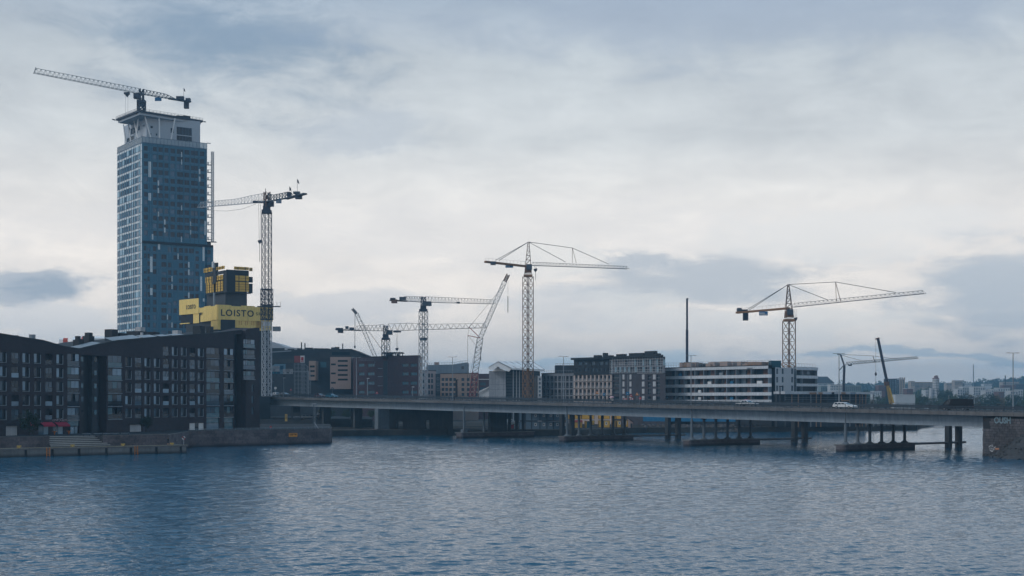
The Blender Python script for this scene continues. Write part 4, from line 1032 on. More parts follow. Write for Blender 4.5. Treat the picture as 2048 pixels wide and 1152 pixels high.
b.bar((*(rr_ + e1 * 0.2), ZR - 0.3), (*(rr_ + e1 * 1.2), ZR - 0.3), 0.4); b.bar((*(rl_ - e1 * 0.2), ZR - 0.3), (*(rl_ - e1 * 1.6), ZR - 0.1), 0.4)
b.build('edge_railing', m_dsteel, tw)
b = MB(); p = rc.lerp(rr_, 0.66) + e2 * 2; b.cbox((*p, ZR - 0.05), 3.0, 2, 1.0, e1); p = rc.lerp(rr_, 0.76) + e2 * 2; b.cbox((*p, ZR - 0.05), 3.0, 2, 1.4, e1); b.build('roof_units', m_dark, tw)
VLf = Fac(TC + e2 * LL + Vector((0, 0)) - TLf.n * 1.0, TC - TLf.n * 1.0); VRf = Fac(TC - TRf.n * 1.0, TC + e1 * LR - TRf.n * 1.0)
for (x0, y0, x1, y1) in ((1060, 675, 1095, 880), (1108, 655, 1145, 870), (1165, 635, 1225, 830), (1212, 625, 1185, 860), (1275, 605, 1360, 840), (1425, 630, 1432, 850), (1588, 650, 1535, 900)):
    ua, va, ub, vb = 40 + x0 / 5.12, 110 + y0 / 5.12, 40 + x1 / 5.12, 110 + y1 / 5.12
    F = VLf if x0 < 1240 else VRf
    a, za = F.at(ua, va); c, zc = F.at(ub, vb); MB().tube(F.pt(a, min(za + 0.4, ZR - 0.9)), F.pt(c, ZG - 0.1), 0.3, 0.3, 8).build('slanted_column', m_white, tw)
# construction hoist up the right side
hp = TRf.pt(LR + 1.0, 0, 0.3); hz1 = H + (V0 - 303) / K * hp.y; hz0 = H + (V0 - 480) / K * hp.y
ho = thing('construction_hoist', 'pale lattice hoist mast with platforms climbing the right edge of the tower', 'hoist', Vector((hp.x + 1.4, hp.y, hz0)))
b = MB(); b.lattice((hp.x + 1.5, hp.y, hz0 - 1), (hp.x + 1.5, hp.y, hz1), 0.9, 30, 0.12, 0.08, x=True); b.build('mast', m_offw, ho)
b = MB()
for i in range(11):
    z = hz0 + i * ST; b.box((hp.x - 0.7, hp.y - 0.4, z), (1.8, 0, 0), (0, 1.2, 0), (0, 0, 0.22)); b.box((hp.x - 0.6, hp.y - 0.4, z + 0.2), (0.5, 0, 0), (0, 0.05, 0), (0, 0, 1.1))
    b.bar((hp.x - 0.6, hp.y - 0.4, z + 1.2), (hp.x + 1.2, hp.y - 0.4, z + 1.2), 0.1)
stuff(b.build('landings', m_steel, ho))
b = MB(); b.box((hp.x - 1.5, hp.y - 1, hz0 - 1.0), (4.6, 0, 0), (0, 2, 0), (0, 0, 0.25)); b.build('base_platform', m_dsteel, ho)

# ------------------------------------------------------------------ tower under construction with yellow screens
lo = thing('unfinished_tower', 'concrete tower core under construction with yellow formwork and LOISTO screens', 'building', P(451, 800, 520))
def corner_faces(u, Y, uL, uR):
    C = XY(u, Y)
    F2 = Fac(C, C + e1 * 10); xr = F2.su(uR); FR = Fac(C, C + e1 * xr)
    F3 = Fac(C + e2 * 10, C); xl = F3.su(uL); FL = Fac(C + e2 * (10 - xl), C); return FL, FR
CL, CRt = corner_faces(451, 520, 413.5, 494)
b = MB(); zc0 = 1.8; zc1 = H + (V0 - 548) / K * 520
for F in (CL, CRt): F.wall(b, zc0, zc1, [])
b.quad(CL.pt(0, zc0), CL.pt(0, zc1), CL.pt(0, zc1) + Vector((*(e1 * CRt.L), 0)), CL.pt(0, zc0) + Vector((*(e1 * CRt.L), 0)))
b.quad(CRt.pt(CRt.L, zc0), CRt.pt(CRt.L, zc1), CRt.pt(CRt.L, zc1, CL.L), CRt.pt(CRt.L, zc0, CL.L))
b.build('core', mat('raw_core_concrete', (0.06, 0.065, 0.075), 0.9, 0.25, 0.5, kind='streak'), lo)
FL, FR = corner_faces(451, 518.3, 410, 498)
m_wale = mat('formwork_waler', (0.16, 0.09, 0.02), 0.8)
def formpanel(F, u0, u1, v0, v1, d0=-0.4):
    a, c = F.su(u0), F.su(u1); m_ = (a + c) / 2; z1, z0 = F.zv(m_, v0), F.zv(m_, v1)
    w = link('formwork_panel', unit(m_yel2), F.pt(a, z0, d0), lo, F.rz, (c - a, 0.25, z1 - z0))
    n = max(2, int((z1 - z0) / 0.75))
    for i in range(1, n): piece('waler', F, a, c, z0 + (z1 - z0) * i / n - 0.045, z0 + (z1 - z0) * i / n + 0.045, d0 - 0.14, d0, m_wale, w)
    n = max(1, int((c - a) / 2.4))
    for i in range(1, n + 1): x = a + (c - a) * (i - 0.5) / n; piece('soldier', F, x - 0.08, x + 0.08, z0, z1, d0 - 0.2, d0, m_dark, w)
def zpx(x, y): return 340 + x / 5.758, 500 + y / 5.758
for F, lst in ((FL, ((400, 205, 505, 255), (545, 190, 635, 225), (418, 310, 508, 375), (552, 290, 618, 345), (427, 377, 512, 492), (540, 362, 618, 477))),
               (FR, ((735, 195, 903, 230), (910, 205, 946, 245), (750, 297, 904, 356), (750, 370, 904, 480)))):
    for x0, y0, x1, y1 in lst:
        u0, v0 = zpx(x0, y0); u1, v1 = zpx(x1, y1); formpanel(F, u0, u1, v0, v1)
for F, x0, y0, x1, y1 in ((FL, 415, 255, 635, 290), (FL, 430, 485, 660, 500), (FR, 650, 232, 905, 296), (FR, 650, 484, 930, 500), (FR, 650, 356, 930, 368), (FR, 906, 310, 950, 375), (FR, 906, 388, 948, 498), (FL, 506, 150, 545, 390), (FL, 625, 250, 662, 490), (FR, 652, 245, 745, 490)):
    u0, v0 = zpx(x0, y0); u1, v1 = zpx(x1, y1); a, c = F.su(u0), F.su(u1); m_ = (a + c) / 2
    piece('climbing_screen', F, a, c, F.zv(m_, v1), F.zv(m_, v0), -0.6 if y0 == 150 else -0.3, 0.4, m_dark, lo)
u, v = zpx(508, 490); q = P(u, v, 512); MB().tube((q.x, q.y, q.z - 5), q, 0.35, 0.35, 8).build('pump_pipe', m_steel, lo)
u, v = zpx(497, 205); q = P(u, v, 512); MB().tube((q.x, q.y, q.z), (q.x, q.y, q.z + 2.2), 0.45, 0.45, 8).build('white_tank', m_white, lo)
# screens
SL, SR = corner_faces(435.5, 505, 397, 545.5)
S3 = Fac(XY(358.8, 505.5), XY(397.8, 496.5))
def screen(F, us, v0, v1, m, d=-0.15, nm='screen_panel', vv=None):
    for i in range(len(us) - 1):
        a, c = F.su(us[i]), F.su(us[i + 1]); m_ = (a + c) / 2
        z1 = F.zv(m_, v0(us[i]) if callable(v0) else v0); z0 = F.zv(m_, v1(us[i]) if callable(v1) else v1)
        piece(nm, F, a + 0.03, c - 0.03, z0, z1, d - random.uniform(0, 0.05), 0.06, m, lo)
zS1 = SR.zv(0, 609.3); zS0 = SR.zv(0, 640.0)
for F, us in ((SR, (435.5, 462.4, 482.4, 509.3, 524, 535, 545)), (SL, (397.2, 399.5, 408.6, 421.6, 430.3, 435.4))):
    for i in range(len(us) - 1):
        a, c = max(0, F.su(us[i])), min(F.L, F.su(us[i + 1])); piece('screen_panel', F, a + 0.03, c - 0.03, zS0, zS1 - (0.3 if i % 2 else 0.0), -0.15 - random.uniform(0, 0.04), 0.06, m_yel, lo)
us = (358.8, 366.9, 372.7, 384.8, 397.8); z1 = S3.zv(S3.L, 596.4); z0 = S3.zv(S3.L, 627)
for i in range(4): piece('screen_panel', S3, S3.su(us[i]) + 0.03, S3.su(us[i + 1]) - 0.03, z0, z1, -0.1 - random.uniform(0, 0.04), 0.06, m_yel, lo)
m_let = mat('sign_lettering_navy', (0.02, 0.03, 0.045), 0.7)
def lettering(F, s, u0, u1, v_base, v_top, bold=0.0, d=-0.26):
    a, c = F.su(u0), F.su(u1); zb, zt = F.zv((a + c) / 2, v_base), F.zv((a + c) / 2, v_top); size = (zt - zb) / 0.70
    o = text('lettering', s, size, F.pt(a, zb, d), F.rz, m_let, lo, 0.02, bold=bold, space=1.18)
    wd = max(v.co.x for v in o.data.vertices) - min(v.co.x for v in o.data.vertices); o.scale = ((c - a) / wd, 1, 1)
lettering(SR, 'LOISTO', 440.5, 506, 632.5, 619.8, 0.05); lettering(SR, 'SRV', 511, 529, 631, 625.2, 0.0)
lettering(S3, 'LOISTO', 373.5, 392, 617.6, 609.6, 0.02); lettering(SL, 'SRV', 400, 406.2, 630.5, 625.0, 0.02)
for F, u0, u1, v0, v1 in ((SL, 421.5, 435.4, 641, 659), (SR, 435.6, 441.5, 641, 659), (SR, 470, 524, 642, 656), (SR, 512, 531, 643, 661.5), (SR, 524, 544, 643, 661)):
    a, c = F.su(u0), F.su(u1); piece('lower_skirt', F, max(a, 0), min(c, F.L), F.zv((a + c) / 2, v1), zS0 - 0.02, 0.1, 0.2 + random.uniform(0, 0.1), m_yel, lo)
a, c = S3.su(386), S3.su(397.5); piece('lower_skirt', S3, a, c, S3.zv(c, 646), z0 - 0.02, 0.1, 0.2, m_yel, lo)
a, c = SR.su(441.6), SR.su(469.8); piece('dark_opening', SR, a, c, SR.zv(a, 668), SR.zv(a, 639), -0.25, -0.17, m_dark, lo)
for i in range(12):
    a = SR.su(474 + i * 4.2); piece('bracket', SR, a, a + 0.14, SR.zv(a, 650), zS0 - 0.05, 0.02, 0.09, m_orange, lo) if i % 3 else None
b = MB(); a, c = S3.su(360), S3.su(386); S3.put(b, a, c, S3.zv(a, 648), S3.zv(a, 628), 0.3, 3); b.build('dark_deck', m_dark, lo)
zz = S3.zv(a, 648.5); piece('plank', S3, a, S3.su(379), zz, zz + 0.3, -0.1, 0.3, m_yel, lo)
# floors below, wrapped in dark netting, with slab edges
BL_, BR_ = corner_faces(436.5, 507, 372, 541)
b = MB()
for F in (BL_, BR_): F.wall(b, 1.8, zS0 + 0.2, [])
b.build('lower_floors', m_dark, lo)
for i in range(6): piece('slab_edge', BR_, BR_.su(512), BR_.L, 1.8 + 22 + i * 3.2 - 3, 1.8 + 22.3 + i * 3.2 - 3, -0.2, 0.1, m_concd, lo)
b = MB(); C3 = Fac(SR.pt(SR.L, 0, 0).to_2d(), SR.pt(SR.L, 0, 8).to_2d()); C3.wall(b, zS0, zS1, []); b.build('screen_return', mat('tan_board', (0.45, 0.30, 0.18), 0.8), lo)
q = P(548, 662, 503); b = MB(); b.box((q.x - 0.5, q.y, q.z), (2.6, 0, 0), (0, 2, 0), (0, 0, 1.6)); b.build('working_platform', m_steel, lo)
# ------------------------------------------------------------------ cranes
m_cgrey = mat('crane_grey', (0.055, 0.072, 0.095), 0.55, 0.15, 0.8)
m_cdark = mat('crane_dark', (0.032, 0.042, 0.066), 0.6, 0.2, 0.8)
m_cwhite = mat('crane_pale', (0.36, 0.39, 0.43), 0.6, 0.12, 0.8)
m_corange = mat('crane_orange', (0.24, 0.125, 0.06), 0.65, 0.2, 0.8)
m_cred = mat('crane_red', (0.22, 0.06, 0.065), 0.65, 0.2, 0.8)
m_cbrown = mat('crane_weathered', (0.13, 0.075, 0.055), 0.65, 0.2, 0.8)
m_cmid = mat('crane_mid_grey', (0.15, 0.17, 0.20), 0.6, 0.12, 0.8)
m_rope = mat('steel_rope', (0.05, 0.06, 0.075), 0.6)
m_cblue = mat('crane_sign_blue', (0.02, 0.12, 0.26), 0.6)
def flat(v): return Vector((v.x, v.y, 0)).normalized()
def jib_h(tbl): return lambda t: interp(tbl, t)
def mast(par, u, v0, v1, Y, w, m, x=True, cw=None, bw=None, nm='mast'):
    a, c = P(u, v1, Y), P(u, v0, Y); n = max(2, int(abs(c.z - a.z) / (w * 1.0)))
    b = MB(); b.lattice(a, c, w, n, cw or w * 0.13, bw or w * 0.07, x=x); 
    return b.build(nm, m, par)
def ropes(par, pts, r=0.07, nm='rope'):
    for p, q in pts: MB().tube(p, q, r, r, 5).build(nm, m_rope, par)
def blockbox(par, nm, u0, v0, u1, v1, Y, dep, m):
    p = P(u0, v1, Y); q = P(u1, v0, Y); MB().box(p + Vector((0, -dep / 2, 0)), (q.x - p.x, 0, 0), (0, dep, 0), (0, 0, q.z - p.z)).build(nm, m, par)
def hook(par, u, v0, v1, Y, v2=None, big=1.0):
    a, c = P(u, v0, Y), P(u, v1, Y); ropes(par, [(a + Vector((-0.35, 0, 0)), c + Vector((-0.2, 0, 0))), (a + Vector((0.35, 0, 0)), c + Vector((0.2, 0, 0)))], 0.05, 'hoist_rope')
    b = MB(); s = big; b.prism([c + Vector((-0.7 * s, -0.2, 0)), c + Vector((0.7 * s, -0.2, 0.3)), c + Vector((0.6 * s, -0.2, -0.6 * s)), c + Vector((0, -0.2, -1.3 * s)), c + Vector((-0.6 * s, -0.2, -0.6 * s))], (0, 0.4, 0)); b.build('hook_block', m_cdark, par)
    if v2: ropes(par, [(c, P(u, v2, Y))], 0.09, 'sling')
def flag(par, u, v0, v1, Y, m=m_cdark):
    a, c = P(u, v1, Y), P(u, v0, Y); b = MB(); b.tube(a, c, 0.07, 0.05, 6)
    b.build('flag_pole', m_cdark, par); b = MB(); b.prism([c, c + Vector((0.5, 0, -0.6)), c + Vector((0.7, 0.05, -1.8)), c + Vector((0.15, 0, -1.3)), c + Vector((0.05, 0, -1.0))], (0, 0.05, 0)); b.build('flag', m, par)

# --- crane 1 on the tower
Y = 597
c1 = thing('tower_crane', 'dark flat-top crane standing on the roof of the glass tower', 'crane', P(283, 222, Y))
mast(c1, 283, 203, 221, Y, 2.6, m_cdark, cw=0.4, bw=0.28)
b = MB(); pz = P(283, 196, Y); b.cbox(P(283, 207, Y), 3.2, 3.2, 1.4); b.cbox(P(283, 211, Y), 2.4, 2.4, 1.0); b.build('slewing_ring', m_cdark, c1)
b = MB(); b.lattice(P(283, 206, Y), P(283, 178, Y), 1.5, 3, 0.32, 0.22); b.build('tower_head', m_cdark, c1)
zj = P(283, 188, Y).z
def Pz(u, v, z): Yq = (z - H) * K / (V0 - v); return P(u, v, Yq)
tip = Pz(68.5, 146, zj); piv = P(283, 188, Y); back = Pz(352, 199.5, zj)
b = MB(); b.tri_truss(tip, piv, 1.5, 2.0, 2.1, 25, 0.15, 0.075); b.bar(tip, tip + Vector((0.6, 0, 2.2)), 0.2); b.build('jib', m_cgrey, c1)
b = MB(); b.tri_truss(piv, back, 1.5, 2.2, 1.2, 10, 0.2, 0.13, hf=jib_h([(0, 2.1), (0.7, 1.7), (1, 0.3)])); b.build('counter_jib', m_cgrey, c1)
e_ = Pz(381, 204, zj); b = MB(); b.bar(back + (piv - back) * 0.2, e_, 1.6, 0.55); b.build('counter_platform', m_cdark, c1)
blockbox(c1, 'winch', 353, 193, 368, 199, back.y, 1.6, m_cdark); blockbox(c1, 'winch_house', 372, 197, 381, 203, e_.y, 1.8, m_cdark)
blockbox(c1, 'counterweight', 368.5, 203, 377.5, 217, e_.y, 1.8, m_cdark); blockbox(c1, 'sign_box', 310, 195, 323, 202, back.y, 0.4, m_cblue)
blockbox(c1, 'cab', 268, 187, 281, 197.5, Y - 1.5, 1.9, m_cdark)
q = Pz(254, 185, zj); b = MB(); b.cbox(q - Vector((0, 0, 0.8)), 2.2, 1.6, 0.8); b.build('trolley', m_cdark, c1); hook(c1, 254.5, 186, 188.5, q.y)
ropes(c1, [(P(251, 190, Y - 3), P(251, 232, Y - 3)), (P(256, 190, Y - 3), P(256, 228, Y - 3))], 0.04, 'hoist_rope')
flag(c1, 367.5, 176, 199, back.y)

# --- crane 2, beside the unfinished tower
Y = 500
c2 = thing('tower_crane', 'tall lattice crane beside the LOISTO screens with jib reaching left', 'crane', P(533, 800, Y))
mast(c2, 533.5, 425, 640, Y, 2.55, m_cdark, cw=0.26, bw=0.1); mast(c2, 533.5, 640, 792, Y, 2.55, m_cwhite, cw=0.26, bw=0.12, nm='lower_mast')
b = MB(); b.cbox(P(533.5, 427, Y), 3.1, 3.1, 1.2); b.cbox(P(533.5, 422, Y), 2.3, 2.3, 1.7); b.build('slewing_ring', m_cdark, c2)
b = MB(); b.lattice(P(534, 415, Y), P(534, 384, Y), 1.6, 3, 0.32, 0.2); b.build('tower_head', m_cbrown, c2)
blockbox(c2, 'cab', 539, 403, 547.5, 413, Y - 1.2, 1.8, m_cdark); blockbox(c2, 'machine_deck', 528, 402, 539, 412, Y, 1.6, m_cdark)
tip = P(398, 415, 548); piv = P(534, 403.5, Y); back = P(585, 394, 486)
b = MB(); b.tri_truss(piv, tip, 1.5, 2, 2, 21, 0.14, 0.08, hf=jib_h([(0, 3.1), (0.2, 2.75), (0.42, 1.95), (1, 1.9)])); b.build('jib', m_cwhite, c2)
b = MB(); b.tri_truss(piv, back, 1.5, 2, 2, 9, 0.22, 0.14, hf=jib_h([(0, 3.0), (0.25, 1.9), (0.9, 2.0), (1, 1.2)])); b.build('counter_jib', m_cgrey, c2)
b = MB(); b.bar(P(572, 397.5, 488), P(610.5, 387.5, 480), 1.6, 0.5); b.build('counter_platform', m_cdark, c2)
blockbox(c2, 'winch', 574, 385, 583, 393, 487, 1.8, m_cdark); blockbox(c2, 'counterweight', 591, 388.5, 604, 398, 483, 1.8, m_cdark); blockbox(c2, 'winch_house', 587, 383.5, 600, 388, 484, 1.7, m_cgrey)
blockbox(c2, 'sign_box', 552.5, 398, 563, 406.5, 494, 0.3, m_cblue); text('sign_lettering', 'SRV', 1.4, P(554, 405.2, 493.7), 0, m_white, c2, 0.01, sx=0.6)
flag(c2, 594.5, 358, 385, 484); flag(c2, 579, 373, 383, 486)
ropes(c2, [(P(531, 377, Y), P(531, 386, Y))], 0.1, 'antenna')
b = MB(); b.cbox(P(518, 406, Y + 5), 4.2, 1.6, 0.7); b.build('trolley', m_cdark, c2)
hook(c2, 519.5, 408, 481, Y + 5, 524)
q = P(425, 421.5, 540); ropes(c2, [(q, P(455, 422, 528)), (P(455, 422, 528), P(485, 418, 516)), (P(485, 418, 516), P(512, 408, 506))], 0.05, 'catenary_rope')
b = MB()   # climbing collar
for v in (580, 612, 640): b.cbox(P(533.5, v, Y), 3.4, 3.4, 0.35)
b.lattice(P(533.5, 640, Y), P(533.5, 578, Y), 3.2, 6, 0.2, 0.12, x=True); b.build('climbing_collar', m_cdark, c2)
b = MB(); b.cbox(P(538, 614, Y - 2), 8.0, 1.8, 0.3); 
for dx in (1.5, 2.8, 4.0): q = P(538, 614, Y - 2); b.bar(q + Vector((dx, 0, 0.2)), q + Vector((dx, 0, 1.9)), 0.1)
b.build('collar_platform', m_cdark, c2)
blockbox(c2, 'number_board', 526, 643.5, 541, 652, Y - 1.6, 0.1, m_offw); text('number', '1 3', 1.35, P(528, 650.6, Y - 1.72), 0, m_let, c2, 0.01, sx=0.95)

# --- crane 3 and 4
def flattop(Y, u, vt, vb, w, jt, jb, jh, cend, cw_, label, mm, mj, cabs, hk, seg=24, hprof=None, cprof=None):
    c = thing('tower_crane', label, 'crane', P(u, vb, Y))
    mast(c, u, vt, vb, Y, w, mm, cw=w * 0.085, bw=w * 0.038)
    b = MB(); b.cbox(P(u, vt + 1, Y), w * 1.25, w * 1.25, 1.0); b.cbox(P(u, vt - 4, Y), w * 0.9, w * 0.9, 1.4); b.build('slewing_ring', m_cdark, c)
    piv = P(u, jb[0], Y); b = MB(); b.lattice(P(u, vt - 2, Y), P(u, jb[0] - 11, Y), w * 0.55, 3, 0.3, 0.2); b.build('tower_head', m_cdark, c)
    tip = P(*jt); b = MB(); b.tri_truss(piv, tip, 1.5, jh, jh * 0.8, seg, 0.14, 0.075, hf=jib_h(hprof) if hprof else None); b.build('jib', mj, c)
    be = P(*cend); bm = piv.lerp(be, 0.62); b = MB(); b.tri_truss(piv, bm, 1.5, jh, jh * 0.8, 8, 0.14, 0.08, hf=jib_h(cprof) if cprof else None); b.build('counter_jib', mj, c)
    b = MB(); b.bar(piv.lerp(be, 0.5), be, 1.6, 0.5); b.build('counter_platform', m_cdark, c)
    for nm, bb, m_ in cw_: blockbox(c, nm, *bb, be.y, 1.8, m_)
    blockbox(c, 'cab', *cabs, Y - 1.2, 1.9, m_cgrey)
    if hk: hook(c, *hk)
    return c
c3 = flattop(610, 846.8, 622, 716, 2.75, (989.5, 608, 640), (604.5,), 2.4, (780.5, 600.5, 602), [('counterweight', (783, 599, 794.5, 606.5), m_cbrown), ('winch', (799, 594, 812, 600), m_cgrey), ('end_box', (780.6, 596, 791, 600), m_cdark)],
        'pale lattice crane with level jib left of the crawler boom', m_cmid, m_cgrey, (846, 603, 863, 612), None, 22)
mast(c3, 846.8, 716, 797, 610, 2.75, m_cwhite, cw=0.24, bw=0.12, nm='lower_mast'); blockbox(c3, 'mast_band', 840, 675, 853.8, 681, 608.5, 0.2, m_cgrey); blockbox(c3, 'trolley', 913, 604, 920, 607, 622, 1.6, m_cdark)
c4 = flattop(650, 771.5, 679, 712, 2.8, (973.5, 655.5, 640), (662,), 3.2, (672, 659.5, 655), [('counterweight', (676, 659, 686.5, 666), m_cdark), ('winch', (691, 652.5, 697, 658), m_cgrey), ('winch_drum', (699, 655, 708, 660), m_cdark), ('end_box', (672, 656, 686, 660.5), m_cdark)],
        'dark lower crane on the red brick roof with long jib to the right', m_cdark, m_cgrey, (774, 660.5, 785, 669.5), (794, 664, 696.5, 646), 17, [(0, 3.2), (0.25, 3.2), (0.4, 2.5), (1, 1.9)], [(0, 3.2), (0.25, 2.6), (1, 1.9)])
blockbox(c4, 'trolley', 787, 662, 802, 665, 648, 1.6, m_cdark)

# --- cranes 5 and 6 with apex and tie bars
def hammerhead(Y, u, vt, vb, w, apex, jb, jt, jh, kp, ties, ce, crope, cw_, sign, cab, label, mm, mlow, vlow, seg, stext, hk):
    c = thing('tower_crane', label, 'crane', P(u, vb, Y))
    mast(c, u, vt, vlow, Y, w, mm, cw=w * 0.09, bw=w * 0.036); mast(c, u, vlow, vb, Y, w, mlow, cw=w * 0.09, bw=w * 0.045, nm='lower_mast')
    b = MB(); b.cbox(P(u, vt + 1, Y), w * 1.15, w * 1.15, 0.9); b.cbox(P(u, vt - 8, Y), w * 0.8, w * 0.8, 2.2); b.build('slewing_ring', m_corange, c)
    ja = P(*jb); A = P(apex[0], apex[1], Y); jt_ = P(*jt); b = MB()
    base = P(u, vt - 6, Y)
    for sx in (-1, 1):
        for sy in (-1, 1): b.bar(base + Vector((sx * w * 0.45, sy * w * 0.4, 0)), A + Vector((sx * 0.25, sy * 0.25, 0)), 0.22)
    for i in range(7):
        t = i / 7; r0 = w * 0.45 * (1 - t) + 0.25 * t; r1 = w * 0.45 * (1 - t - 1 / 7) + 0.25 * (t + 1 / 7); p, q = base.lerp(A, t), base.lerp(A, t + 1 / 7)
        for sy in (-1, 1): b.bar(p + Vector((-r0, sy * r0, 0)), q + Vector((r1, sy * r1, 0)), 0.12); b.bar(p + Vector((-r0, sy * r0, 0)), p + Vector((r0, sy * r0, 0)), 0.12)
    b.build('apex_frame', m_cbrown, c)
    b = MB(); b.tri_truss(ja, jt_, 1.4, jh, jh * 0.8, seg, 0.13, 0.065); b.build('jib', m_cgrey, c)
    kt, kb = P(*kp[0]), P(*kp[1]); b = MB(); b.bar(kt, kb + Vector((-0.9, 0, 0)), 0.16); b.bar(kt, kb + Vector((0.7, 0, 0)), 0.16); b.build('king_post', m_cbrown, c)
    ropes(c, [(A, P(*ties[0])), (A, kt), (kt, P(*ties[1]))], 0.11, 'tie_bar')
    ce_ = P(*ce); b = MB(); b.bar(P(u, jb[1] + 2, Y), ce_, 1.5, 0.75); b.build('counter_jib', m_corange, c)
    b = MB(); n = 12; s0 = P(u, jb[1], Y)
    for i in range(n + 1): p = s0.lerp(ce_, i / n); b.bar(p + Vector((0, 0.7, 0.3)), p + Vector((0, 0.7, 1.5)), 0.05)
    b.bar(s0 + Vector((0, 0.7, 1.5)), ce_ + Vector((0, 0.7, 1.5)), 0.05); b.build('walkway_railing', m_cdark, c)
    for dy in (-0.6, 0.6): ropes(c, [(A, P(*crope) + Vector((dy, dy, 0)))], 0.11, 'counter_tie')
    for nm, bb, m_ in cw_: blockbox(c, nm, *bb, ce_.y, 1.5, m_)
    blockbox(c, 'sign_board', *sign, Y - 1.0, 0.15, m_cblue)
    if stext: text('sign_lettering', stext, (sign[3] - sign[1]) * Y / K * 1.05, P(sign[0] + 1, sign[3] - 1, Y - 1.1), 0, m_white, c, 0.01, sx=0.85)
    if not stext: blockbox(c, 'sign_print', sign[0] + 1, sign[1] + 2, sign[2] - 6, sign[3] - 1.5, Y - 1.12, 0.06, m_cwhite); blockbox(c, 'sign_print', sign[0] + 8, sign[1] + 5, sign[2] - 1.5, sign[3] - 1, Y - 1.15, 0.06, m_cwhite)
    blockbox(c, 'cab', *cab, Y - 1.3, 1.8, m_cgrey)
    if hk: hook(c, *hk)
    return c
hammerhead(560, 1056, 553, 800, 3.0, (1057, 484), (1063, 531, 560), (1256.5, 538, 590), 1.35, ((1144.7, 496, 573), (1149, 525.5, 573)), ((1131, 524, 571), (1218, 528.5, 584)), (970, 523.5, 552), (994.4, 521, 554),
           [('counterweight', (981, 523, 991.5, 530), m_cgrey)], (1011, 529, 1026.5, 535.5), (1053, 529, 1064, 540), 'tall orange crane with pointed head and blue sign beside the tented building', m_cbrown, m_corange, 739, 30, 'YIT', (1071, 532, 538, 560, 560))
hammerhead(545, 1578, 642, 740, 3.4, (1576.5, 569), (1585, 614.5, 545), (1850, 587, 500), 1.45, ((1671, 564, 532), (1677.5, 603, 530)), ((1655.7, 600, 533), (1791.6, 585, 510)), (1473, 625.5, 560), (1496, 619.8, 558),
           [('counterweight', (1486, 626, 1496, 641), m_cdark), ('winch', (1474, 616, 1483, 623), m_cgrey), ('winch_deck', (1482, 619, 1495, 623), m_cdark)], (1518, 623, 1535.5, 631), (1574, 619, 1586, 630), 'orange crane with tie bars standing behind the white balcony building', m_cbrown, m_corange, 725, 30, None, (1591, 618, 636, 545, 676))

# --- lattice boom of the crawler crane
Y = 600
c = thing('crawler_crane', 'leaning red and pale lattice boom crane with fly jib behind the bridge', 'crane', P(944, 800, Y))
b = MB(); b.lattice(P(944, 795, Y), P(950.5, 745, Y), 2.5, 5, 0.3, 0.2, up=(0, 1, 0), x=True); b.build('lower_boom', m_cred, c)
b = MB(); b.lattice(P(950.5, 745, Y), P(960.4, 676, Y), 2.4, 7, 0.2, 0.11, up=(0, 1, 0), x=True); b.build('boom', m_cmid, c)
b = MB(); b.lattice(P(960.4, 676, Y), P(1010, 562, Y - 4), 1.7, 15, 0.17, 0.1, up=(0, 1, 0)); b.build('fly_jib', m_cwhite, c)
b = MB(); b.lattice(P(1010, 562, Y - 4), P(1016.5, 549, Y - 4), 1.2, 2, 0.3, 0.3, up=(0, 1, 0)); b.build('jib_head', m_cbrown, c)
b = MB(); j = P(960.4, 676, Y)
for u, v in ((935.4, 671), (938.5, 654.4)):
    for dy in (-0.7, 0.7): b.bar(j + Vector((0, dy, 0)), P(u, v, Y) + Vector((0, dy * 0.4, 0)), 0.26)
b.build('jib_struts', m_cred, c)
ropes(c, [(P(935.4, 671, Y), P(934.5, 785, Y)), (P(935.4, 671, Y), P(952, 690, Y)), (P(938.5, 654.4, Y), P(1008, 570, Y)), (P(935.4, 671, Y), P(938.5, 654.4, Y)), (P(952, 690, Y), P(938, 760, Y))], 0.06, 'stay_rope')
ropes(c, [(P(1016, 550, Y - 4), P(1015.8, 590, Y - 4))], 0.04, 'hoist_rope'); ropes(c, [(P(1015.8, 592, Y - 4), P(1015.8, 625, Y - 4))], 0.16, 'hook_line'); ropes(c, [(P(961.5, 695, Y), P(961.5, 721, Y))], 0.14, 'hook_line')
# --- small luffing boom
c = thing('crawler_crane', 'slim dark lattice boom leaning left above the red brick roof', 'crane', P(755, 740, 680))
b = MB(); b.lattice(P(755, 724, 680), P(713, 627, 680), 1.5, 12, 0.14, 0.06, up=(0, 1, 0)); b.build('boom', m_cmid, c)
b = MB(); b.lattice(P(713, 627, 680), P(704.5, 617.5, 680), 0.9, 2, 0.35, 0.3, up=(0, 1, 0)); b.build('boom_head', m_cdark, c)
ropes(c, [(P(709, 622, 680), P(709.5, 691, 680)), (P(711, 622, 680), P(710, 691, 680)), (P(714, 628, 680), P(765, 700, 680)), (P(720, 640, 680), P(768, 705, 680))], 0.06, 'rope')
b = MB(); b.tube(P(709.7, 691, 680), P(709.7, 694, 680), 0.25, 0.5, 8); b.tube(P(709.7, 694, 680), P(709.7, 697, 680), 0.5, 0.15, 8); b.build('hook_block', m_cdark, c)
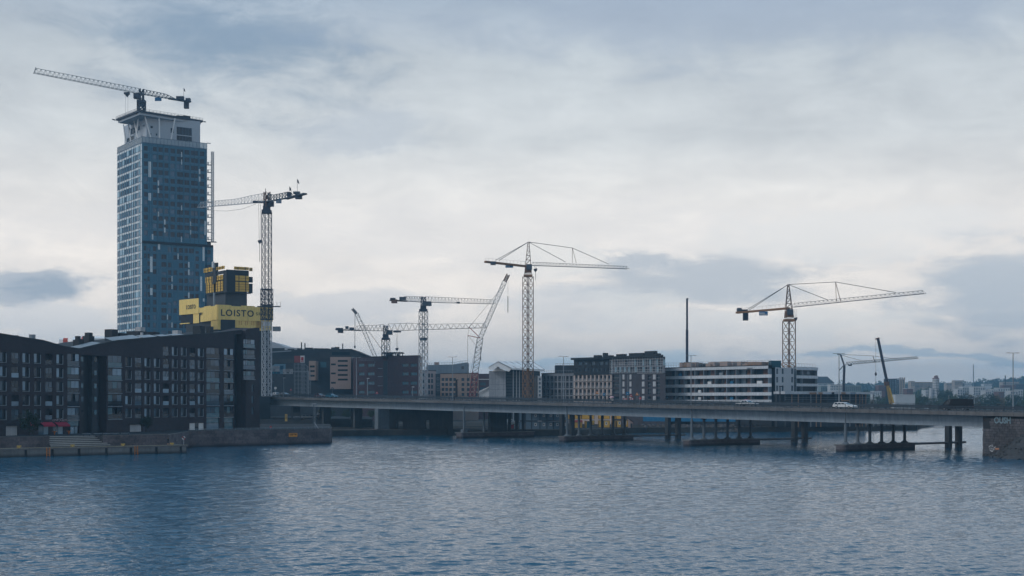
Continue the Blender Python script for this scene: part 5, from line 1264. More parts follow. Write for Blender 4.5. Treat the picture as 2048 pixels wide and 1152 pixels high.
# --- self-erecting crane far right
Y = 640
c = thing('self_erecting_crane', 'slender dark self-erecting crane with thin jib right of the white building', 'crane', P(1687, 800, Y))
MB().bar(P(1686.5, 800, Y), P(1688.5, 731, Y), 0.95).build('mast', m_cdark, c)
b = MB(); b.bar(P(1688.5, 731, Y), P(1681, 709, Y), 0.6); b.bar(P(1681, 709, Y), P(1674, 708.5, Y), 0.4); b.bar(P(1678, 741, Y), P(1688, 730, Y), 0.3); b.build('head_strut', m_cdark, c)
b = MB(); b.tri_truss(P(1691, 730, Y), P(1836, 717, Y), 0.9, 1.2, 0.9, 26, 0.17, 0.11); b.build('jib', m_cgrey, c)
blockbox(c, 'trolley', 1697, 729, 1703, 732, Y, 1.2, m_cdark)
ropes(c, [(P(1682, 709, Y), P(1745.5, 711.8, Y)), (P(1745.5, 711.8, Y), P(1800, 719, Y)), (P(1682, 710, Y), P(1731, 724, Y))], 0.08, 'tie_rope')
MB().bar(P(1745.5, 711.5, Y), P(1749.7, 724.5, Y), 0.25).build('king_post', m_cdark, c)
# --- telescopic cranes
m_boomy = mat('faded_crane_yellow', (0.34, 0.235, 0.09), 0.65, 0.2, 0.8)
Y = 560
c = thing('mobile_crane', 'telescopic crane with dark boom and yellow base section right of the low construction site', 'crane', P(1783, 815, Y))
MB().bar(P(1783, 815, Y), P(1775, 770, Y), 1.1).build('base_section', m_boomy, c); MB().bar(P(1775.5, 772, Y), P(1756, 678, Y), 0.9).build('boom', m_cdark, c)
b = MB(); b.bar(P(1751, 678, Y), P(1758.5, 676, Y), 0.9, 0.5); b.cbox(P(1773, 771, Y), 1.6, 1.4, 1.5); b.build('boom_head', m_cbrown, c)
b = MB(); b.bar(P(1779, 776, Y - 1.2), P(1787, 806, Y - 1.2), 0.5); b.build('luffing_ram', m_yelp, c)
ropes(c, [(P(1751.5, 678, Y), P(1751.5, 783, Y))], 0.05, 'hoist_rope'); b = MB(); b.tube(P(1751.5, 744, Y), P(1751.5, 748, Y), 0.15, 0.5, 8); b.tube(P(1751.5, 748, Y), P(1751.5, 752, Y), 0.5, 0.15, 8); b.build('hook_ball', m_cdark, c)
c = thing('mobile_crane', 'upright black telescopic boom behind the white balcony building', 'crane', P(1374, 800, 600))
MB().bar(P(1374, 800, 600), P(1374, 660, 600), 1.0).build('boom', m_cdark, c); MB().bar(P(1374, 661, 600), P(1374, 599, 600), 0.75).build('upper_boom', m_cdark, c)
b = MB(); b.bar(P(1372.5, 599, 600), P(1376.5, 597, 600), 0.6); b.build('boom_head', m_cdark, c)
# ------------------------------------------------------------------ city blocks behind the bridge
GZ = 1.8
def bldg(label, F, depth, v_top=None, z_top=None, m=m_dark2, ops=(), od=0.3, name='office_building', cat='building', roof=m_roof):
    z1 = z_top if z_top is not None else F.zv(0, v_top)
    root = thing(name, label, cat, F.pt(F.L / 2, GZ, depth / 2)); b = MB(); F.wall(b, GZ, z1, ops, od)
    a, c = F.pt(0, GZ), F.pt(F.L, GZ); dv = Vector((0.04 * (1 if a.x > 0 else -1), 1, 0)) * depth; d, e = c + dv, a + dv; up = Vector((0, 0, z1 - GZ))
    for p, q in ((c, d), (d, e), (e, a)): b.quad(p, q, q + up, p + up)
    b.build('wall', m, root)
    b = MB(); b.quad(a + up * 0.9995, c + up * 0.9995, d + up * 0.9995, e + up * 0.9995)
    for p, q in ((a, c), (c, d), (d, e), (e, a)): b.bar(p + up, q + up, 0.3, 0.25)
    b.build('roof', roof, root)
    return root, z1
def R(F, u0, u1, v0, v1): a, c = F.su(u0), F.su(u1); m_ = (a + c) / 2; return (a, c, F.zv(m_, v1), F.zv(m_, v0))
def flatF(u0, u1, Y): return Fac(XY(u0, Y), XY(u1, Y))
rsM = random.Random(21)

# 1 dark shopping centre with sloping roof end
F = flatF(505, 741, 690)
pts = [(505, 703), (560, 701), (640, 699.5), (703, 698.5), (738, 713), (741, 714)]
mall = thing('shopping_centre', 'long dark shopping centre with sloping roof end behind the road signs', 'building', F.pt(F.L / 2, GZ, 15))
prof = [(F.su(u), F.zv(F.su(u), v)) for u, v in pts]
b = MB(); F.wall(b, GZ, lambda x: interp(prof, x), [], 0.3, [p[0] for p in prof]); b.build('wall', m_dark2, mall)
b = MB()
for (x0, z0), (x1, z1) in zip(prof[:-1], prof[1:]): b.box(F.pt(x0, z0 - 0.3, 40), F.pt(x1, z1, 0) - F.pt(x0, z0, 0), Vector((0, -40.5, 0)), (0, 0, 0.5))
b.build('roof', m_roof, mall)
for u0, u1, v0, v1, m_ in ((541, 588, 718, 726, m_concd), (631, 660, 716, 722, m_dark), (641, 653, 724, 735, g_teal), (560, 640, 704, 712, m_dark), (664, 700, 704, 710, g_dark), (605, 660, 760, 763, m_dark)):
    o = R(F, u0, u1, v0, v1); piece('facade_panel', F, o[0], o[1], o[2], o[3], -0.25, 0.0, m_, mall)
o = R(F, 541, 583, 701, 703.2); b = MB(); b.bar(F.pt(o[0], F.zv(o[0], 704.5), -0.5), F.pt(o[1], F.zv(o[1], 701.8), -0.5), 0.4, 0.5); b.build('roof_edge', m_sill, mall)
for u, w, h in ((545, 3, 1.2), (553, 6, 1.4), (579, 3, 0.9), (596, 2, 1.0), (615, 4, 1.3), (629, 1, 1.0), (635, 5, 0.9), (646, 5, 0.8), (653, 2, 0.7), (664, 2, 1.2), (672, 2, 1.4), (683, 0.3, 3.0), (600, 0.3, 4.0), (607, 0.3, 3.5)):
    x = F.su(u); z = interp(prof, x); piece('roof_unit', F, x - w / 2, x + w / 2, z - 0.2, z + h, 4, 6, m_dark2, mall)
# tan boxes hung on the mall front
m_tan = mat('tan_panel', (0.33, 0.245, 0.215), 0.85, 0.06, 0.6); m_tan2 = mat('tan_panel_warm', (0.34, 0.25, 0.205), 0.85, 0.08, 0.6)
G = flatF(660.4, 702, 676); box = thing('panel_clad_block', 'pinkish beige box with narrow slot windows hung on the dark front', 'building', G.pt(G.L / 2, G.zv(0, 778), 3))
ops = [R(G, 675.5, 695.5, v, v + 3.8) for v in (720, 729.5, 738.5, 748, 757.3)] + [R(G, 662, 671.5, v, v + 3.6) for v in (727, 745, 763.8)]
b = MB(); G.wall(b, G.zv(0, 778), G.zv(0, 714), ops, 0.4); z0, z1 = G.zv(0, 778), G.zv(0, 714)
a, c = G.pt(0, z0), G.pt(G.L, z0); up = Vector((0, 0, z1 - z0)); d_ = Vector((0, 12, 0))
for p, q in ((a, a + d_), (c, c + d_)): b.quad(p, q, q + up, p + up)
b.quad(a, c, c + d_, a + d_); b.quad(a + up, c + up, c + d_ + up, a + d_ + up); b.build('wall', m_tan, box)
for o in ops: window(G, *o, 0.36, 'slot', m_frame, g_dark, box, 0.08, 3)
G = flatF(618, 631, 680); box = thing('panel_clad_block', 'narrow tan panelled box with three window bands right of the scaffold', 'building', G.pt(G.L / 2, G.zv(0, 760), 3))
ops = [R(G, 619.5, 629.5, v, v + 4) for v in (731, 740.2, 749.5)]; z0, z1 = G.zv(0, 760.5), G.zv(0, 722)
b = MB(); G.wall(b, z0, z1, ops, 0.4); a, c = G.pt(0, z0), G.pt(G.L, z0); up = Vector((0, 0, z1 - z0)); d_ = Vector((0, 10, 0))
for p, q in ((a, a + d_), (c, c + d_)): b.quad(p, q, q + up, p + up)
b.quad(a + up, c + up, c + d_ + up, a + d_ + up); b.quad(a, c, c + d_, a + d_); b.build('wall', m_tan2, box)
for o in ops: window(G, *o, 0.36, 'slot', m_frame, g_dark, box, 0.08, 2)
# pale peaked roof behind
ph = thing('glass_roof_hall', 'pale peaked translucent roof rising behind the dark shopping centre', 'building', P(560, 800, 760))
b = MB(); pr = [P(500, 720, 760), P(500, 700, 760), P(520, 690, 760), P(546.5, 684, 760), P(573, 694.5, 760), P(600, 696, 760), P(618, 700, 760), P(618, 720, 760)]; b.prism(pr, (0, 40, 0)); b.build('roof', mat('translucent_roof', (0.36, 0.39, 0.43), 0.5), ph)
b = MB(); b.box(P(505, 795, 761), P(620, 795, 761) - P(505, 795, 761), (0, 38, 0), (0, 0, P(505, 719, 761).z - P(505, 795, 761).z)); b.build('wall', m_dark2, ph)
# stair scaffold with red and white container
sc = thing('scaffold_tower', 'grey scaffold stair carrying a red container on top', 'scaffold', P(603, 795, 664))
b = MB()
for u in (588.5, 596, 602, 605, 608, 614, 620):
    for dy in (0, 2.5): q = P(u, 795, 664); b.bar(q + Vector((0, dy, 0)), Vector((q.x, q.y + dy, P(u, 726 if u < 610 else 728 + (u - 610) * 0.8, 664).z)), 0.12)
for v in range(728, 795, 8):
    for dy in (0, 2.5): b.bar(P(588.5, v, 664) + Vector((0, dy, 0)), P(620 if v > 740 else 609, v, 664) + Vector((0, dy, 0)), 0.1)
for i, v in enumerate(range(728, 788, 8)): b.bar(P(609, v, 664), P(619, v + 8, 664), 0.12); b.bar(P(603, v + 8, 664), P(605, v, 664), 0.1)
b.build('tubes', m_steel, sc)
ct = thing('shipping_container', 'red container with white framed end on top of the scaffold', 'container', P(598, 726, 664))
b = MB(); x0 = P(588.5, 725, 664)
for i in range(12): b.box(x0 + Vector((i * 0.25, 0.05 * (i % 2), 0)), (0.25, 0, 0), (0, 2.4, 0), (0, 0, 3.1))
b.build('corrugated_side', mat('container_red', (0.22, 0.05, 0.05), 0.7), ct)
blk = lambda nm, u0, v0, u1, v1, m_, y=664: MB().box(P(u0, v1, y), (P(u1, v1, y) - P(u0, v1, y)), (0, 2.4, 0), (0, 0, (v1 - v0) * y / K)).build(nm, m_, ct)
blk('end_frame', 601, 711.3, 608, 725.2, m_white, 663.6)
for u0, u1, v0, v1 in ((602.2, 607, 714, 721), (602.2, 604.2, 722, 724), (605, 607, 722, 724)): blk('red_panel', u0, v0, u1, v1, m_red, 663.4)
# curved glass hall by the road at far left
gh = thing('glass_pavilion', 'low glass pavilion with curved dark roof beside the crane foot', 'building', P(530, 800, 640))
b = MB(); n = 8
for i in range(n):
    u0, u1 = 514 + i * 26 / n, 514 + (i + 1) * 26 / n; v0, v1 = 755 + 4 * (i / n) ** 2 * 2, 755 + 4 * ((i + 1) / n) ** 2 * 2
    a, c = P(u0, v0, 640), P(u1, v1, 640); b.prism([a, c, c - Vector((0, 0, 0.7)), a - Vector((0, 0, 0.7))], (0, 12, 0))
b.build('roof', m_dsteel, gh)
for i in range(6): q = P(515 + i * 4.3, 797, 640.5); piece('glass_panel', flatF(500, 600, 640.5), flatF(500, 600, 640.5).su(515 + i * 4.3), flatF(500, 600, 640.5).su(518.8 + i * 4.3), q.z, P(0, 761, 640.5).z, 0, 0.1, g_teal if i % 2 else g_cur, gh)
b = MB(); b.box(P(515, 797, 641.5), P(540, 797, 641.5) - P(515, 797, 641.5), (0, 9, 0), (0, 0, 7.6)); b.build('inner_wall', m_dark, gh)

# 2 red brick block
F = Fac(XY(706, 668), XY(839.5, 640))
ops = []
for u0, u1 in ((717, 729), (735, 749), (804, 817), (821, 834)):
    for v in (727, 744.5, 763, 781): ops.append(R(F, u0, u1, v, v + 6.5))
rbb, zt = bldg('dark red brick block with faint teal windows below the low crane', F, 26, z_top=F.zv(0, 714.5), m=m_brick2, ops=ops, od=0.35)
for o in ops: window(F, *o, 0.3, 'rb', m_frame, g_teal, rbb, 0.12, 3)
for v in (736, 752.5, 771): o = R(F, 756, 765, v, v + 1.2); piece('ledge', F, o[0], o[1], o[2], o[3], -0.15, 0, m_sill, rbb)
o = R(F, 767, 775, 722, 790); piece('downpipe_strip', F, o[0], o[1], o[2], o[3], -0.06, 0, m_dark2, rbb)
for j, v in enumerate((717.3, 720.3)): strokes(F, F.su(717), F.su(749.5), F.zv(F.su(733), v + 1.6), F.zv(F.su(733), v), -0.08, m_sill, rbb, 18, 30 + j)
b = MB(); q = [(764, 704.5), (806, 704.5)]
y = 652
b.box(P(764, 706.5, y), P(806, 706.5, y) - P(764, 706.5, y), (0, 8, 0), (0, 0, 0.5))
for u in (764.5, 768, 772, 785, 788, 791, 796, 800, 805): b.bar(P(u, 718, y), P(u, 706, y), 0.35)
b.box(P(773, 718, y + 1), P(784, 718, y + 1) - P(773, 718, y + 1), (0, 6, 0), (0, 0, 2.7)); b.box(P(793, 718, y + 3), P(798, 718, y + 3) - P(793, 718, y + 3), (0, 3, 0), (0, 0, 2.3)); b.build('roof_frame', m_dark, rbb)
E = Fac(XY(839.6, 640), XY(844.5, 668)); b = MB(); E.wall(b, GZ, zt, []); b.build('tan_end', m_tan2, rbb)

# 3 blocks between the red brick block and the tented tower
F = flatF(843, 871.5, 690); ops = [R(F, u, u + 4.2, v, v + 8) for u in (845.5, 856, 862) for v in (747, 758, 769.5, 781)]
r, z = bldg('narrow pale pink block with tall windows right of the pale crane mast', F, 20, v_top=741, m=mat('pale_pink_render', (0.36, 0.31, 0.32), 0.85), ops=ops)
for o in ops: window(F, *o, 0.25, 'pp', m_frame, g_mid, r, 0.1, 2)
F = flatF(853, 935, 740); prof = [(0, F.zv(0, 730)), (F.su(905), F.zv(0, 729)), (F.L, F.zv(0, 724.5))]
gb = thing('grey_hall', 'tall grey clad hall with rooftop railing behind the tan block', 'building', F.pt(F.L / 2, GZ, 10))
b = MB(); ops = [R(F, 923, 928, 732.5, 738.5)]; F.wall(b, GZ, lambda x: interp(prof, x), ops, 0.3, [p[0] for p in prof])
b.quad(F.pt(F.L, GZ), F.pt(F.L, prof[-1][1]), F.pt(F.L, prof[-1][1], 25), F.pt(F.L, GZ, 25)); b.build('wall', mat('grey_cladding', (0.15, 0.19, 0.23), 0.6, 0.1, 0.5, kind='streak'), gb)
window(F, *ops[0], 0.25, 'gh', m_frame, g_dark, gb)
b = MB()
for i in range(26): x = F.L * i / 25; zz = interp(prof, x); b.bar(F.pt(x, zz, 0.3), F.pt(x, zz + 1.1, 0.3), 0.09)
for (x0, za), (x1, zb) in zip(prof[:-1], prof[1:]): b.bar(F.pt(x0, za + 1.0, 0.3), F.pt(x1, zb + 1.0, 0.3), 0.09); b.quad(F.pt(x0, za, 0), F.pt(x1, zb, 0), F.pt(x1, zb, 25), F.pt(x0, za, 25))
b.build('roof_railing', m_dsteel, gb); o = R(F, 868, 877, 724, 730); piece('roof_hut', F, o[0], o[1], o[2], o[3], 3, 6, m_tan, gb)
F = flatF(871.2, 881, 688); ops = [R(F, 873.5, 879, v, v + 5) for v in (755, 766, 777)]
r, z = bldg('narrow dark blue stair block beside the tan block', F, 15, v_top=748, m=mat('slate_blue_render', (0.05, 0.075, 0.10), 0.8), ops=ops)
for o in ops: window(F, *o, 0.25, 'sb', m_framel, g_mid, r, 0.12)
F = Fac(XY(880.6, 684), XY(957, 672))
ops = [R(F, u, u + 5.5, v, v + 6) for u in (883, 890.5, 898.5, 906.5, 923, 933.5, 941.5, 950) for v in (756, 766, 776, 786)]
r, z = bldg('tan render block with small square windows behind the red boom', F, 18, v_top=747, m=m_tan2, ops=ops)
for o in ops: window(F, *o, 0.25, 'tn', m_frame, g_mid, r, 0.14, 2)
F = flatF(957.3, 990, 720); ops = [R(F, 960, 972, 764.5, 771), R(F, 960, 972, 774, 780)]
r, z = bldg('dark maroon block with pale ledge between tan block and concrete tower', F, 15, v_top=748, m=mat('maroon_brick', (0.075, 0.045, 0.05), 0.85), ops=ops)
for o in ops: window(F, *o, 0.25, 'mr', m_frame, g_teal, r, 0.2, 3)
o = R(F, 957.3, 980, 758, 759.3); piece('pale_ledge', F, o[0], o[1], o[2], o[3], -0.2, 0, m_white, r)
t = thing('white_tent', 'small white tarpaulin tent at the foot of the concrete tower', 'tent', P(968, 800, 600))
b = MB(); b.prism([P(958, 797, 600), P(958.5, 783, 600), P(979, 773.5, 600), P(990, 779, 600), P(990, 797, 600)], (0, 8, 0)); b.build('canvas', m_tarp, t)
b = MB(); b.prism([P(957, 787, 599.5), P(958.2, 782, 599.5), P(979, 772.5, 599.5), P(979, 774.5, 599.5)], (0, 9, 0)); b.build('roof_flap', m_tarp, t)

# 4 concrete tower under a tarpaulin roof
F = flatF(978, 1012, 590); tt = thing('tented_building', 'raw concrete block wrapped in scaffold under a white tarpaulin roof', 'building', F.pt(F.L, GZ, 8))
m_rawc = mat('raw_concrete_pale', (0.30, 0.31, 0.335), 0.9, 0.12, 0.8, kind='streak')
zs = [GZ] + [F.zv(0, v) for v in (795, 779, 769, 756, 742)]
us = (978, 991.5, 1006.5, 1012)
for i in range(5):
    for j in range(3): piece('concrete_panel', F, F.su(us[j]) + 0.03, F.su(us[j + 1]) - 0.03, zs[i] + 0.03, zs[i + 1] - 0.03, rsM.uniform(-0.03, 0.03), 0.5, m_rawc, tt)
b = MB(); b.box(F.pt(0, GZ, 0.51), (F.L, 0, 0), (0, 12, 0), (0, 0, zs[-1] - GZ)); b.build('core', m_concd, tt)
S = flatF(1012, 1080, 592)
b = MB(); b.box(S.pt(0, GZ, 1.5), (S.L, 0, 0), (0, 12, 0), (0, 0, S.zv(0, 737) - GZ)); b.build('scaffolded_wall', m_dark2, tt)
b = MB()
for i in range(18): x = S.L * i / 17; b.bar(S.pt(x, GZ), S.pt(x, S.zv(0, 738)), 0.1)
for v in range(740, 800, 6): b.bar(S.pt(0, S.zv(0, v)), S.pt(S.L, S.zv(0, v)), 0.12)
b.build('scaffold', m_steel, tt)
for u in (1026.5, 1033, 1039): x = S.su(u); piece('pale_pole', S, x - 0.2, x + 0.2, GZ, S.zv(0, 741), -0.3, -0.1, m_offw, tt)
o = R(S, 1068, 1074, 752, 797); piece('dark_screen', S, o[0], o[1], GZ, o[3], -0.2, -0.05, g_dark, tt)
b = MB()   # tarpaulin roof: gable towards us, ridge running right
gab = [(977, 734), (977, 738.5), (984, 740), (996, 733), (1013, 742), (1018, 743.5), (1023, 736.5), (996, 723)]
b.prism([P(u, v, 586.0) for u, v in gab], (0, 0.3, 0))
A1, A2, B0, B1 = P(996, 723, 586), P(1023, 736.5, 586), P(1065, 723.5, 602), P(1089, 739, 592)
b.prism([A1, A2, B1, B0], (0, 0, -0.25)); b.prism([P(977, 734, 586), A1, B0, P(1050, 734, 612)], (0, 0, -0.25))
b.prism([A2, B1, B1 + Vector((0, 0, -0.9)), A2 + Vector((0, 0, -0.5))], (0, 0.2, 0)); b.build('tarpaulin', m_tarp, tt)
for k in range(7): f_ = k / 6; MB().bar(A1.lerp(B0, f_) + Vector((0, -0.1, 0.08)), A2.lerp(B1, f_) + Vector((0, -0.1, 0.08)), 0.22, 0.14).build('roof_seam', m_offw, tt)
b = MB(); b.prism([P(985, 742.5, 588.5), P(1012, 742.5, 588.5), P(1006, 739, 589), P(996, 735, 589.5), P(990, 737, 589)], (0, 2, 0)); b.build('tarpaulin_flap', m_tarp, tt)
F = flatF(1075.5, 1083.5, 585); r = thing('stair_tower', 'narrow white wrapped stair tower left of the grey frame block', 'scaffold', F.pt(F.L / 2, GZ, 1))
piece('wrapping', F, 0, F.L, GZ, F.zv(0, 752), 0, 1.5, m_offw, r)
for v in range(756, 798, 8): o = R(F, 1077.5, 1081.5, v, v + 5); piece('wrap_window', F, o[0], o[1], o[2], o[3], -0.06, 0, g_mid, r)

# 5 grey frame block
def grid_ops(F, us, vs): return [R(F, a, c, v0, v1) for a, c in us for v0, v1 in vs]
F = Fac(XY(1083, 600), XY(1147.5, 585)); cols = [(1085.2 + i * 7.8, 1090.6 + i * 7.8) for i in range(8)]; rows = [(752, 762), (765, 776), (779, 790), (792.5, 803)]
ops = grid_ops(F, cols, rows)
r, z = bldg('grey concrete frame block with empty window grid', F, 20, z_top=F.zv(F.L, 745.5), m=mat('grey_frame_concrete', (0.155, 0.165, 0.185), 0.9, 0.15, 0.6, kind='streak'), ops=ops, od=0.9)
for o in ops:
    piece('opening', F, o[0], o[1], o[2], o[3], 0.82, 0.9, g_dark, r); piece('guard_rail', F, o[0], o[1], o[2] + 0.55, o[2] + 0.65, 0.2, 0.26, m_steel, r); piece('inner_post', F, (o[0] + o[1]) / 2 + 0.1, (o[0] + o[1]) / 2 + 0.3, o[2], o[3], 0.4, 0.5, m_concd, r)
G = flatF(1111, 1148, 604); 
b = MB(); b.box(G.pt(0, z, 0), (G.L, 0, 0), (0, 12, 0), (0, 0, G.zv(0, 730.5) - z)); b.build('penthouse', m_dark2, r)
b = MB()
for i in range(9): x = G.L * i / 8; b.bar(G.pt(x, G.zv(0, 730.5)), G.pt(x, G.zv(0, 727)), 0.08)
b.bar(G.pt(0, G.zv(0, 727)), G.pt(G.L, G.zv(0, 727)), 0.1); b.bar(F.pt(0, z + 1), F.pt(F.L, z + 1), 0.08)
for i in range(14): b.bar(F.pt(F.L * i / 13, z), F.pt(F.L * i / 13, z + 1), 0.07)
b.build('roof_railing', m_steel, r)

# 6 cream grid block with dark upper storeys
F = Fac(XY(1147.3, 582), XY(1223.5, 566)); zm = F.zv(F.L, 748.5); zt = F.zv(F.L, 716)
m_cream = mat('cream_precast', (0.42, 0.35, 0.32), 0.85, 0.07, 0.6, kind='streak')
cols = [(1150 + i * 8.15, 1155.3 + i * 8.15) for i in range(9)]; rows = [(750.5, 761.5), (764.5, 775.5), (778.5, 790), (792, 803)]
ops = grid_ops(F, cols, rows)
r, z = bldg('cream framed block with grid of balconies and two black upper storeys', F, 20, z_top=zm, m=m_cream, ops=ops, od=0.8)
for o in ops:
    piece('opening', F, o[0], o[1], o[2] + 0.9, o[3], 0.7, 0.8, g_dark, r); piece('spandrel', F, o[0], o[1], o[2], o[2] + 0.9, 0.25, 0.8, mat('grey_spandrel', (0.17, 0.175, 0.19), 0.8), r)
b = MB()
for v in (749.5, 763, 777, 791.2): zz = F.zv(F.L / 2, v); F.put(b, 0, F.L, zz - 0.12, zz + 0.1, -0.08, 0)
b.build('floor_lines', m_dark, r)
G = Fac(XY(1147.6, 583), XY(1223.4, 567))
cols2 = [(1151.5, 1154), (1158, 1162.5), (1168.5, 1173), (1176, 1179.5), (1183.5, 1188), (1192, 1196), (1199.5, 1204), (1209, 1212), (1217, 1220)]
ops2 = grid_ops(G, cols2, [(736, 743)]) + grid_ops(G, [(1156, 1163.5), (1167, 1174.5), (1183, 1190), (1199, 1206), (1209.5, 1215)], [(723, 730)])
b = MB(); G.wall(b, zm + 0.02, G.zv(G.L, 717), ops2, 0.3); b.quad(G.pt(0, zm), G.pt(0, zt), G.pt(0, zt, 15), G.pt(0, zm, 15)); b.build('upper_storeys', m_dark, r)
for o in ops2: window(G, *o, 0.25, 'up', m_frame, g_mid, r, 0.08, 2)
b = MB(); G.put(b, -0.6, G.L, zt - 0.3, zt + 0.5, -1.2, 14); b.build('upper_roof', m_dark, r)
for u, w, h in ((1182, 3, 1.0), (1197, 1.2, 1.8), (1205, 3, 0.8)): x = G.su(u); piece('roof_unit', G, x - w / 2, x + w / 2, zt + 0.4, zt + 0.5 + h, 3, 5, m_dark, r)

# 7 dark brick block with pale strips and scaffolded top
F = Fac(XY(1223.6, 566), XY(1331, 545)); zm = F.zv(F.L, 746); zt = F.zv(F.L, 713)
cols = [(1226, 1238.5)]; rows = [(750, 760), (764, 774), (778, 788.5), (793, 803)]
ops = grid_ops(F, cols + [(1295.5, 1302), (1313, 1320)], rows)
r, z = bldg('dark brick block with white window panels and scaffolded top floors', F, 20, z_top=zm, m=mat('charcoal_brick', (0.045, 0.042, 0.05), 0.9, 0.15, 0.8, kind='brick'), ops=ops, od=0.5)
for o in ops: piece('opening', F, o[0], o[1], o[2], o[3], 0.42, 0.5, g_dark, r); piece('guard_rail', F, o[0], o[1], o[2] + 0.8, o[2] + 0.9, 0.05, 0.1, m_steel, r)
for u0, u1 in ((1245, 1249), (1259, 1263), (1284, 1289), (1306, 1311.5)):
    for v0, v1 in ((749, 758.8), (763, 773), (777.5, 787.3), (792, 802)): o = R(F, u0, u1, v0, v1); piece('white_panel', F, o[0], o[1], o[2], o[3], -0.06, 0.0, m_offw, r)
for u in (1240.3, 1242.5, 1256.5): o = R(F, u, u + 0.8, 749, 803); piece('pale_pole', F, o[0], o[1], o[2], o[3], -0.3, -0.1, m_steel, r)
G = Fac(XY(1224, 567.5), XY(1330.5, 546.5)); b = MB(); G.wall(b, zm + 0.02, zt, []); b.build('upper_storeys', mat('grey_board', (0.15, 0.155, 0.18), 0.85, 0.15, 0.8), r)
for v0, v1, us in ((719, 730.5, (1231, 1250, 1268, 1276, 1292, 1300, 1316)), (734, 744, (1234, 1244, 1254, 1262, 1276, 1291, 1305, 1317))):
    for u in us: o = R(G, u, u + rsM.uniform(5, 8), v0, v1); piece('opening', G, o[0], o[1], o[2], o[3], -0.03, 0.05, g_dark, r)
for v0, v1, us in ((718, 731, (1268.5, 1285, 1299, 1313, 1327)), (734, 744.5, (1230, 1239, 1248, 1257, 1270, 1286, 1300, 1314))):
    for u in us: o = R(G, u, u + 3.6, v0, v1); piece('insulation_board', G, o[0], o[1], o[2], o[3], -0.14, -0.05, mat('pale_blue_insulation', (0.22, 0.34, 0.42), 0.7, 0.3, 3.0), r)
b = MB()
for i in range(22): x = G.L * i / 21; b.bar(G.pt(x, zm, -1.2), G.pt(x, zt + 0.4, -1.2), 0.1)
for v in (719, 725, 728.5, 733, 740, 743.5, 747): zz = G.zv(G.L / 2, v); b.bar(G.pt(0, zz, -1.2), G.pt(G.L, zz, -1.2), 0.1, 0.12)
b.build('scaffold', m_offw, r)
b = MB(); b.box(G.pt(-0.3, zt - 0.1, -1.5), Vector((G.t.x, G.t.y, 0)) * (G.L + 0.7), Vector((0.05, 1, 0)) * 15, (0, 0, 0.8)); b.build('upper_roof', m_dark, r)
for u, w, h in ((1229, 4, 1.0), (1262, 8, 1.2), (1288, 5, 1.8), (1301, 2, 0.8)): x = G.su(u); piece('roof_unit', G, x - w / 2, x + w / 2, zt + 0.6, zt + 0.7 + h, 3, 5, m_dark, r)

# 8 white balcony building
F = Fac(XY(1328.5, 562), XY(1543.5, 518)); zT = F.zv(F.L, 730.5)
wb = thing('balcony_building', 'long white building with continuous horizontal balcony bands', 'building', F.pt(F.L / 2, GZ, 8))
m_band = mat('white_balcony_band', (0.50, 0.52, 0.55), 0.8, 0.05, 0.5, kind='streak')
bandv = [(731.5, 737.5), (749, 755.5), (767, 773.5), (784.5, 791), (799.5, 806)]
b = MB(); F.wall(b, GZ, zT, []); b.box(F.pt(0, GZ, 0.1), Vector((F.t.x, F.t.y, 0)) * F.L, Vector((0.15, 1, 0)) * 14, (0, 0, zT - GZ)); b.build('recessed_wall', m_dark, wb)
colu = [1328.8, 1356.5, 1374.5, 1396, 1413.5, 1436.5, 1459.5, 1478.5, 1508.5, 1543]
for i, (v0, v1) in enumerate(bandv):
    z1, z0 = F.zv(F.L, v0), F.zv(F.L, v1); n = 7
    for j in range(n): piece('balcony_band', F, F.L * j / n + 0.02, F.L * (j + 1) / n - 0.02 + (1.6 if j == n - 1 and i else 0), z0, z1, -2.0 - rsM.uniform(0, 0.02), -1.85, m_band, wb)
    piece('balcony_slab', F, 0, F.L, z0 - 0.02, z0 + 0.25, -1.84, 0.0, m_concd, wb)
    if i < 4:
        zb = F.zv(F.L, bandv[i + 1][0])
        for k, u in enumerate(colu):
            x = F.su(u); piece('dividing_wall', F, x - 0.12, x + 0.12, zb - 0.3, z0 + 0.02, -1.8, -0.02, m_sill, wb)
            if k < 9:
                xe = F.su(colu[k + 1]); ww = xe - x; q = rsM.random()
                piece('timber_infill', F, x + ww * (0.55 if k > 4 else 0.1 + 0.4 * q), x + ww * (0.86 if k > 4 else 0.5 + 0.4 * q), zb - 0.3, z0 - 0.1, -0.1, 0.0, m_wood if (i == 3 and k < 4) else mat('brick_infill', (0.15, 0.09, 0.075), 0.9, 0.25, 1.2), wb)
                piece('window', F, x + ww * 0.15, x + ww * 0.45, zb - 0.2, z0 - 0.2, -0.06, 0.0, g_mid if q > 0.6 else g_dark, wb)
                if q > 0.8: piece('material_pile', F, x + ww * 0.3, x + ww * 0.6, zb - 0.1, zb + 1.0, -1.4, -0.8, rsM.choice((m_blue, m_white, m_steel)), wb)
piece('roof_edge', F, 0, F.L, F.zv(F.L, 731.3), F.zv(F.L, 730), -2.1, 0.0, m_dark, wb)
